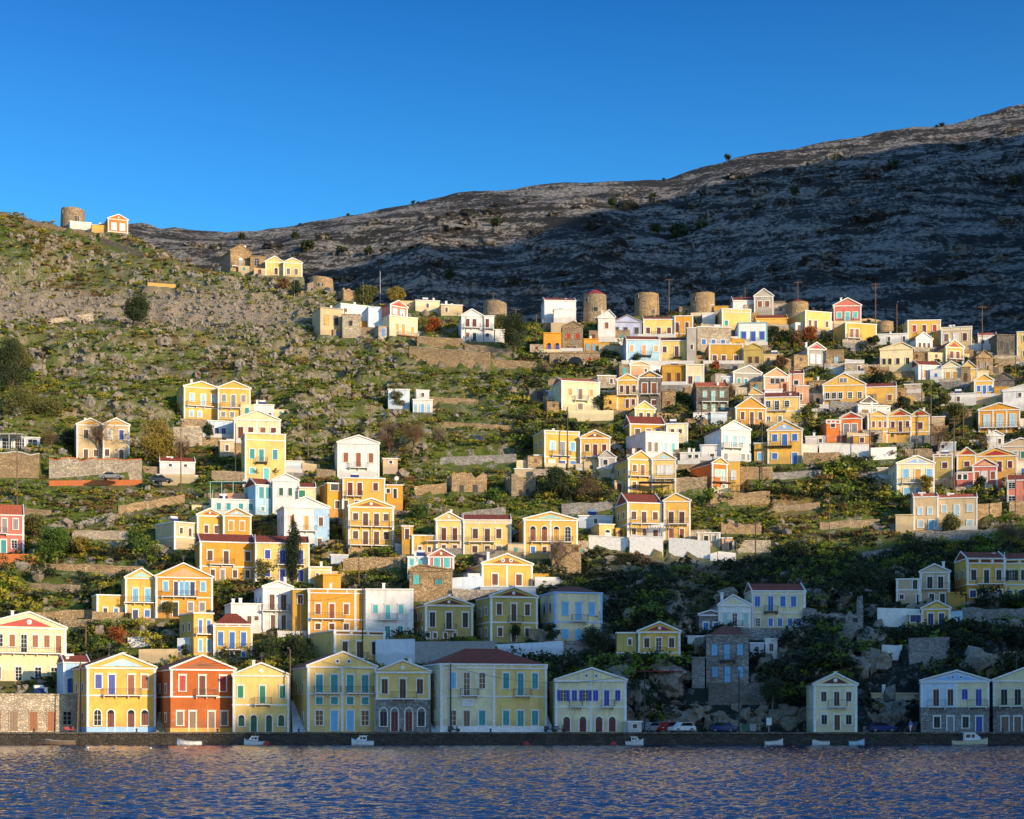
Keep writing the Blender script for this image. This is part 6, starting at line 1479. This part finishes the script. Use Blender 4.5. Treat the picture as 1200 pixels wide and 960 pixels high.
car(761,857,'small white car parked near the first dark pole at the cliff','grey',flip=-1,rz=.8,z=1.76,D=262,L=3.6)
car(850,857,'dark navy car parked in the deep shade of the cliff','navy',flip=1,rz=-.5,z=1.76,D=262,L=3.8)
car(1033,857,'dark blue car parked right of the detached cream house','navy',flip=1,rz=.2,z=1.76,D=262)
car(1077,857,'dark grey car parked at the left of the bluish white quay house','iron',flip=1,rz=.8,z=1.76,D=262,L=4.2)
car(131,562,'silver saloon parked against the pale terrace wall','grey',hatch=False,flip=1,L=4.6,D=Dof(566)-4)
car(189,566,'dark estate car parked in front of the little white hut','iron',flip=1,L=4.3,D=Dof(569)-3)
car(560,519,'blue covered pickup parked on the green slope','cobalt',flip=1,L=4.4,D=Dof(519))
def scooter(px, label, rz=.3, c='iron'):
    root = empty('scooter', ((px-HX)*256/F, 256, 1.8), rz); tag(root, label, 'scooter', 'scooters parked on the quay')
    for x in (-.6, .6):
        t = MB(); t.tube((x, -.05, .26), (x, .05, .26), .26, .26, 14); t.build('wheel', PM('black'), root)
    m = MB(); m.prism([(-.75,.35),(-.1,.3),(.3,.28),(.42,.3),(.5,.85),(.42,.88),(.28,.4),(-.05,.42),(-.15,.72),(-.8,.74)], -.14, .14); m.build('body', PM(c), root)
    m = MB(); m.prism([(-.8,.745),(-.12,.745),(-.2,.84),(-.75,.86)], -.13, .13); m.build('seat', PM('black'), root)
    m = MB(); m.bar((.5, -.3, .98), (.5, .3, .98), .04, .04); m.bar((.45, 0, .8), (.5, 0, 1.0), .05, .05); m.build('handlebar', PM('iron'), root)
scooter(644,'dark scooter parked at the right corner of the widest mansion',.4)
scooter(656,'second scooter next to the dark one, before the weathered cream house',-.5,'grey')
scooter(532,'scooter leaning near the black lamp pole',.2,'iron')
scooter(82,'red scooter parked beside the stone warehouse',.3,'red')
def skinfig(name, pts, edges, rad, mat, parent, root_i=0, lv=1):
    me = bpy.data.meshes.new(name); me.from_pydata(pts, edges, []); o = bpy.data.objects.new(name, me); COL.objects.link(o); o.parent = parent
    md = o.modifiers.new('Skin', 'SKIN')
    for i, r in enumerate(rad):
        sv = me.skin_vertices[0].data[i]; sv.radius = (r, r)
    me.skin_vertices[0].data[root_i].use_root = True
    sb = o.modifiers.new('Sub', 'SUBSURF'); sb.levels = lv; sb.render_levels = lv
    me.materials.append(mat); return o
def person(px, label, rz=0, top='blue', legs='white'):
    D = 256.0; root = empty('person', ((px-HX)*D/F, D, 1.8), rz); tag(root, label, 'person')
    sk = paint('skin', (.35,.18,.10), .7)
    skinfig('body', [(0,0,.95),(0,0,1.2),(0,0,1.42),(0,0,1.52),(0,-.01,1.66),(0,-.01,1.74),(-.10,0,.9),(-.11,-.10,.5),(-.11,-.12,.08),(-.11,-.24,.04),(.10,0,.9),(.11,.08,.5),(.11,.16,.09),(.11,.06,.05),
        (-.19,0,1.4),(-.24,.06,1.14),(-.26,-.06,.92),(-.26,-.1,.84),(.19,0,1.4),(.25,-.05,1.14),(.27,-.15,.94),(.27,-.19,.86)],
        [(0,1),(1,2),(2,3),(3,4),(4,5),(0,6),(6,7),(7,8),(8,9),(0,10),(10,11),(11,12),(12,13),(2,14),(14,15),(15,16),(16,17),(2,18),(18,19),(19,20),(20,21)],
        [.14,.13,.13,.06,.10,.07,.09,.065,.045,.035,.09,.065,.045,.035,.06,.045,.035,.03,.06,.045,.035,.03], sk, root)
    skinfig('shirt', [(0,0,.92),(0,0,1.2),(0,0,1.42),(0,0,1.46),(-.19,0,1.41),(-.235,.045,1.18),(.19,0,1.41),(.245,-.04,1.18)], [(0,1),(1,2),(2,3),(2,4),(4,5),(2,6),(6,7)], [.17,.16,.155,.08,.08,.07,.08,.07], PM(top), root)
    skinfig('trousers', [(0,0,.96),(-.10,0,.88),(-.11,-.10,.5),(-.11,-.12,.12),(.10,0,.88),(.11,.08,.5),(.11,.15,.13)], [(0,1),(1,2),(2,3),(0,4),(4,5),(5,6)], [.155,.11,.085,.07,.11,.085,.07], PM(legs), root)
    m = MB(); m.loft([[(r*math.cos(a*math.pi/5), r*math.sin(a*math.pi/5)+.01, z_) for a in range(10)] for r, z_ in ((.09,1.70),(.105,1.74),(.09,1.80),(.04,1.83))]); m.build('hair', PM('brown'), root, smooth=True)
person(1067,'person in blue top and white trousers walking on the quay by the dark grey car',.6)
# ------------------------------------------------------------------ quay furniture
def cabinet(px, label, D=257.5):
    b = Vector(((px-HX)*D/F, D, 1.76)); root = empty('electric_cabinet', b); tag(root, label, 'cabinet'); m = MB(); m.box(-.08, .08, -.08, .08, 0, 1.0); m.build('leg', PM('grey'), root)
    m = MB(); m.box(-.35, .35, -.25, .25, 1.003, 2.0); m.box(-.4, .4, -.3, .3, 2.003, 2.06); m.box(-.28, .28, -.265, -.251, 1.1, 1.9); m.build('box', PM('white'), root)
cabinet(901,'white electric box on a post in front of the dark cliff')
def bin_(px, label, c='darkgreen'):
    D = 258; root = empty('waste_bin', ((px-HX)*D/F, D, 1.76)); tag(root, label, 'bin', 'wheeled waste bins on the quay')
    m = MB(); m.loft([[(-.5*k,-.4*k,z_),(.5*k,-.4*k,z_),(.5*k,.4*k,z_),(-.5*k,.4*k,z_)][::1] for k, z_ in ((.85,.15),(1.0,1.05))]); m.build('body', PM(c), root)
    m = MB(); m.prism([(-.55,1.06),(.55,1.06),(.45,1.2),(-.45,1.2)], -.43, .43); m.build('lid', PM(c), root)
    for x in (-.35, .35):
        m = MB(); m.tube((x, -.35, .1), (x, -.27, .1), .1, .1, 10); m.build('wheel', PM('black'), root)
bin_(874,'dark green waste bin right of the second dark pole'); bin_(882,'grey waste bin beside the dark green one','grey')
for k, bx in enumerate((40, 160, 255, 350, 470, 575, 700, 830, 935, 1060, 1175)):
    b = Vector(((bx-HX)*253.7/F, 253.7, 1.8)); m = MB()
    m.loft([[(r*math.cos(a*math.pi/5), r*math.sin(a*math.pi/5), z_) for a in range(10)] for r, z_ in ((.16,0),(.12,.1),(.11,.32),(.19,.36),(.19,.44),(.08,.5))])
    o = m.build('mooring_bollard', PM('iron'), None, loc=b); tag(o, 'short black iron mooring bollard on the quay edge', 'bollard', 'mooring bollards along the quay edge')
# loose boards and rubble heap on the dark slope
def heap(px, yb, w, h, label, n, mat, seed=0, plank=False):
    D = Dof(yb); s = D/F; b = at(px, yb, D); rr = random.Random(seed); m = MB()
    for i in range(n):
        u = rr.gauss(0, .32); f = max(0, 1-abs(u)*1.3); x = u*w*s; z_ = rr.random()*f*h*s; y = z_*1.6+rr.uniform(-.5, .5)
        if plank: a = Vector((x, y, z_)); d = Vector((rr.uniform(-1, 1), rr.uniform(-.5, .5), rr.uniform(-.4, .4))).normalized()*rr.uniform(.8, 2.2); m.bar(a-d, a+d, .22, .05)
        else:
            r = rr.uniform(.12, .34); a = Vector((x, y, z_)); d = Vector((rr.uniform(-1, 1), rr.uniform(-1, 1), rr.uniform(-1, 1))).normalized()*r; m.bar(a-d, a+d, r*rr.uniform(1, 1.8), r*rr.uniform(.6, 1.4))
    o = m.build('rubble_heap', mat, None, loc=b); tag(o, label, 'rubble heap', kind='stuff')
heap(750,680,68,40,'heap of broken roof tiles and stones spilling below the white terrace wall',1500,stone('rubble',(.38,.22,.13),3),1)
heap(815,682,60,22,'pile of weathered planks on the dark slope below the white terrace wall',130,PM('wood'),2,True)
heap(122,616,48,18,'bright pile of pale limestone rubble on the left slope',900,stone('limerubble',(.62,.56,.46),3),3)
heap(1150,640,1,1,'',0,PM('wood')) if False else None
# ------------------------------------------------------------------ rocks and scrub over the hillside
def ico():
    t = (1+5**.5)/2; v = np.array([(-1,t,0),(1,t,0),(-1,-t,0),(1,-t,0),(0,-1,t),(0,1,t),(0,-1,-t),(0,1,-t),(t,0,-1),(t,0,1),(-t,0,-1),(-t,0,1)], float); v /= np.linalg.norm(v[0])
    f = np.array([(0,11,5),(0,5,1),(0,1,7),(0,7,10),(0,10,11),(1,5,9),(5,11,4),(11,10,2),(10,7,6),(7,1,8),(3,9,4),(3,4,2),(3,2,6),(3,6,8),(3,8,9),(4,9,5),(2,4,11),(6,2,10),(8,6,7),(9,8,1)]); return v, f
def sub(v, f):
    V = list(map(tuple, v)); mp = {}; nf = []
    def mid(a, b):
        k = (min(a, b), max(a, b))
        if k not in mp: p = (np.array(V[a])+np.array(V[b])); p /= np.linalg.norm(p); V.append(tuple(p)); mp[k] = len(V)-1
        return mp[k]
    for a, b, c in f:
        x, y, w_ = mid(a, b), mid(b, c), mid(c, a); nf += [(a, x, w_), (b, y, x), (c, w_, y), (x, y, w_)]
    return np.array(V), np.array(nf)
def sample(n, dens, clus=False):
    # pick ground points evenly in the view, thinned by dens(px,py)
    i = RNG.integers(4, nx-4, n*8); j = RNG.integers(2, ny-4, n*8); X = XX[j, i]; Y = YY[j, i]; Z = ZT[j, i]
    fu = RNG.random(n*8); X = X+(fu-.5)*1.2
    px = HX+F*X/Y; py = HY-(Z0[j, i]-HC)*F/Y; C = interp(CREST, px); Yc = 258+.25*(858-C)+.0003*(858-C)**2
    ok = (padm[j, i] == 0) & (px > -120) & (px < 1320) & (Y < Yc+8) & (Y > 269)
    d = dens(px, py)*np.where(ok, 1, 0)*(.35+.9*(fbm(X, Y, 7, 3, 55)))
    if clus: d = d*np.where(d > .8, 1, np.clip((fbm(X, Y*1.3, 11, 4, 57, True)-0.60)*8, .03, 1.6)+2.2*EDGE[j, i])
    keep = RNG.random(n*8) < d; k = np.where(keep)[0][:n]
    global NEARK
    NEARK = near[j, i][k]
    return X[k], Y[k], Z[k], px[k], py[k]
def scatter(name, pts, size, tmpl, mats, mi=None, squash=(1,1,1), sink=.2):
    X, Y, Z = pts; n = len(X); nv = len(tmpl[0][0]); Vs = []; Fs = []; MI = []
    tid = RNG.integers(0, len(tmpl), n); ang = RNG.random(n)*6.283; off = 0
    for t in range(len(tmpl)):
        k = np.where(tid == t)[0]; v, f = tmpl[t]; m_ = len(k)
        if not m_: continue
        c, s_ = np.cos(ang[k])[:, None], np.sin(ang[k])[:, None]; sz = size[k][:, None]
        vx = (v[:, 0][None]*c-v[:, 1][None]*s_)*sz*squash[0]+X[k][:, None]; vy = (v[:, 0][None]*s_+v[:, 1][None]*c)*sz*squash[1]+Y[k][:, None]; vz = v[:, 2][None]*sz*squash[2]+Z[k][:, None]-sz*0+sink*sz
        V = np.stack([vx, vy, vz], 2).reshape(-1, 3); Ff = (f[None]+(np.arange(m_)*len(v))[:, None, None]).reshape(-1, 3)+off
        off += len(V); Vs.append(V); Fs.append(Ff)
        if mi is not None: MI.append(np.repeat(mi[k], len(f)))
    me = npmesh(name, np.concatenate(Vs), np.concatenate(Fs), mats, np.concatenate(MI) if mi is not None else None)
    o = bpy.data.objects.new(name, me); COL.objects.link(o); return o
rocks = []
for k in range(8):
    v, f = sub(*ico()) if k < 5 else ico(); v = v*(.5+.85*RNG.random((len(v), 1)))*np.array([1.2, 1, 1.05]); rocks.append((v, f))
n = NT('rock_pale'); v_ = n.coord('Object'); g_ = n.noise(v_, 2.2, 5, .7); g2_ = n.noise(v_, .2, 4, .6)
n.col(n.mix(n.ramp(g2_, [(.4, 0), (.62, .5)]), n.mix(n.ramp(g_, [(.3, 0), (.65, 1)]), (.07, .062, .052), (.34, .31, .255)), (.22, .15, .08))); n.rough(.95); n.bump(g_, .9, .25); ROCK = n.mat
def d_rock(px, py):
    sc, cl = seg_zone(px, py); d = .13+.95*sc+.22*cl
    up = (py < 520) & (px < 480); d = d+np.where(up, .18, 0); d = np.where((px > 470) & (px < 640) & (py > 430) & (py < 545), .07, d)
    return d
X, Y, Z, px, py = sample(19000, d_rock, True); sc, cl = seg_zone(px, py)
size = .2+RNG.gamma(1.6, .18, len(X))+cl*RNG.gamma(1.6, .26, len(X)); size = size*(1-.3*sc); size = np.minimum(size, 3.0)
o = scatter('rocks', (X, Y, Z), size, rocks, [ROCK]); tag(o, 'pale limestone rocks strewn over the hillside', 'rocks', kind='stuff')
k = 420; Xb = RNG.uniform(14, 142, k); Yb = RNG.uniform(267.6, 272, k); Zb = 1.4+(Yb-267.6)/4.4*6*RNG.uniform(.7, 1.1, k); okb = ~(((Xb > 43.5) & (Xb < 51)) | (Xb > 58)&(Xb < 69))
o = scatter('cliff_rocks', (Xb[okb], Yb[okb], Zb[okb]), RNG.uniform(.5, 1.5, okb.sum()), rocks, [ROCK]); tag(o, 'jagged dark rocks of the cliff behind the quay', 'rocks', kind='stuff')
# leafy clumps
clumps = []
for k in range(8):
    cs = [(RNG.normal()*.4, RNG.normal()*.4, .25+RNG.random()*.35) for _ in range(4)]
    v = leaves(cs, [.42]*4, 34, .24, .8, RNG, .3); v[:, 2] = np.abs(v[:, 2]); clumps.append((v, np.arange(len(v)).reshape(-1, 3)))
def d_scrub(px, py):
    sc, cl = seg_zone(px, py); d = .8-.72*sc+.1*cl
    d = d+np.where((px > 600) & (py < 610), .25, 0)
    return d
X, Y, Z, px, py = sample(40000, d_scrub); sc, cl = seg_zone(px, py)
size = .32+RNG.gamma(2.0, .19, len(X))+cl*.35; size = np.minimum(size, 2.2); town = ((px > 610) & (py < 600)) | (py > 640); size = size*np.where(town & (RNG.random(len(X)) < .32), 2.2, 1)
zone = fbm(X, Y, 22, 3, 91); r = RNG.random(len(X))
mi = np.where(r < .52, 0, np.where(r < .68, 1, np.where(r < .93, 2, 3))); mi = np.where((zone > .64) & (r < .45), 3, mi); mi = np.where(town & (r < .75), np.where(r < .5, 1, 0), mi); mi = np.where((cl > .5) | ((py > 655) & (px > 560)), np.where(r < .8, 1, 0), mi)  # dark scrub chosen across the shaded zone, putting shade into its colour
SC = [leafmat('scrub_green', (.10,.155,.010)), leafmat('scrub_dark', (.015,.027,.007)), leafmat('scrub_yellow', (.25,.24,.02)), leafmat('scrub_rust', (.15,.09,.03))]
bigm = (size > 1.15) & (NEARK < .45); size = np.where((size > 1.15) & ~bigm, .8, size); sm = ~bigm
o = scatter('scrub', (X[sm], Y[sm], Z[sm]), size[sm], clumps, SC, mi[sm], (1.15, 1.15, .8), 0); tag(o, 'low green and rusty scrub covering the hillside', 'scrub', kind='stuff')
bigc = []
for k in range(6):
    cs = [(RNG.normal()*.4, RNG.normal()*.4, .25+RNG.random()*.4) for _ in range(7)]
    v = leaves(cs, [.36]*7, 190, .085, .85, RNG, .25); v[:, 2] = np.abs(v[:, 2]); bigc.append((v, np.arange(len(v)).reshape(-1, 3)))
o = scatter('shrubs', (X[bigm], Y[bigm], Z[bigm]), size[bigm], bigc, SC, mi[bigm], (1.1, 1.1, .9), 0); tag(o, 'dense dark shrubs between the houses and rocks', 'shrubs', kind='stuff')
# boulders breaking the far mountain
kk = RNG.integers(0, mx*my, 9000); Xm = MX.ravel()[kk]; Ym = MY.ravel()[kk]; Zm = mz2.ravel()[kk]; pm = HX+F*Xm/Ym
ok = (pm > 60) & (pm < 1300) & (Ym > 700) & (Ym < 1060); Xm, Ym, Zm = Xm[ok]+RNG.normal(size=ok.sum())*2, Ym[ok], Zm[ok]
o = scatter('mountain_outcrops', (Xm, Ym, Zm-.2), 1.0+RNG.gamma(1.5, .8, len(Xm)), rocks, [bpy.data.materials['mountain_rock']], None, (1.6, 1, .8), 0); tag(o, 'jagged rock outcrops on the far mountain', 'outcrops', kind='stuff')
# ------------------------------------------------------------------ sky, sun, camera
w = bpy.data.worlds.new('World'); scene.world = w; w.use_nodes = True; nt = w.node_tree
sky = nt.nodes.new('ShaderNodeTexSky'); sky.sky_type = 'NISHITA'; sky.sun_disc = False; sky.sun_elevation = SEL
sky.sun_rotation = math.pi-SAZ; sky.air_density = 1.0; sky.dust_density = .4; sky.ozone_density = 4.0; sky.altitude = 0
hs = nt.nodes.new('ShaderNodeHueSaturation'); hs.inputs['Saturation'].default_value = 1.15; hs.inputs['Value'].default_value = 1.0
nt.links.new(sky.outputs[0], hs.inputs['Color']); 
tc = nt.nodes.new('ShaderNodeTexCoord'); sx = nt.nodes.new('ShaderNodeSeparateXYZ'); nt.links.new(tc.outputs['Generated'], sx.inputs[0])
rp = nt.nodes.new('ShaderNodeValToRGB'); rp.color_ramp.elements[0].position = .26; rp.color_ramp.elements[0].color = (.27, .62, .73, 1)
rp.color_ramp.elements[1].position = .40; rp.color_ramp.elements[1].color = (.01, .26, .47, 1)
e_ = rp.color_ramp.elements.new(.55); e_.color = (.85, .9, 1, 1)
nt.links.new(sx.outputs[2], rp.inputs[0]); mxn = nt.nodes.new('ShaderNodeMix'); mxn.data_type = 'RGBA'; mxn.blend_type = 'MULTIPLY'; nt.links.new(sx.outputs[1], mxn.inputs[0])
nt.links.new(hs.outputs[0], mxn.inputs[6]); nt.links.new(rp.outputs[0], mxn.inputs[7]); nt.links.new(mxn.outputs[2], nt.nodes['Background'].inputs[0]); nt.nodes['Background'].inputs[1].default_value = SKY_STR
sl = bpy.data.lights.new('sun', 'SUN'); sl.energy = SUN_STR; sl.angle = math.radians(.5); sl.color = (1, .76, .47)
so = bpy.data.objects.new('sun', sl); COL.objects.link(so); so.rotation_euler = S.to_track_quat('Z', 'Y').to_euler(); so.location = (300, -300, 300)
cd = bpy.data.cameras.new('camera'); cd.sensor_fit = 'HORIZONTAL'; cd.sensor_width = 36; cd.lens = 36*F/1200; cd.shift_y = (HY-480)/1200; cd.clip_end = 6000; cd.clip_start = .5
co = bpy.data.objects.new('camera', cd); COL.objects.link(co); co.location = (0, 0, HC); co.rotation_euler = (math.pi/2, 0, 0); scene.camera = co
vs = scene.view_settings; vs.view_transform = 'Standard'; vs.look = 'None'; vs.exposure = EXPO; vs.gamma = 1; vs.use_curve_mapping = False
scene.render.engine = 'CYCLES'
scene.cycles.max_bounces = 6
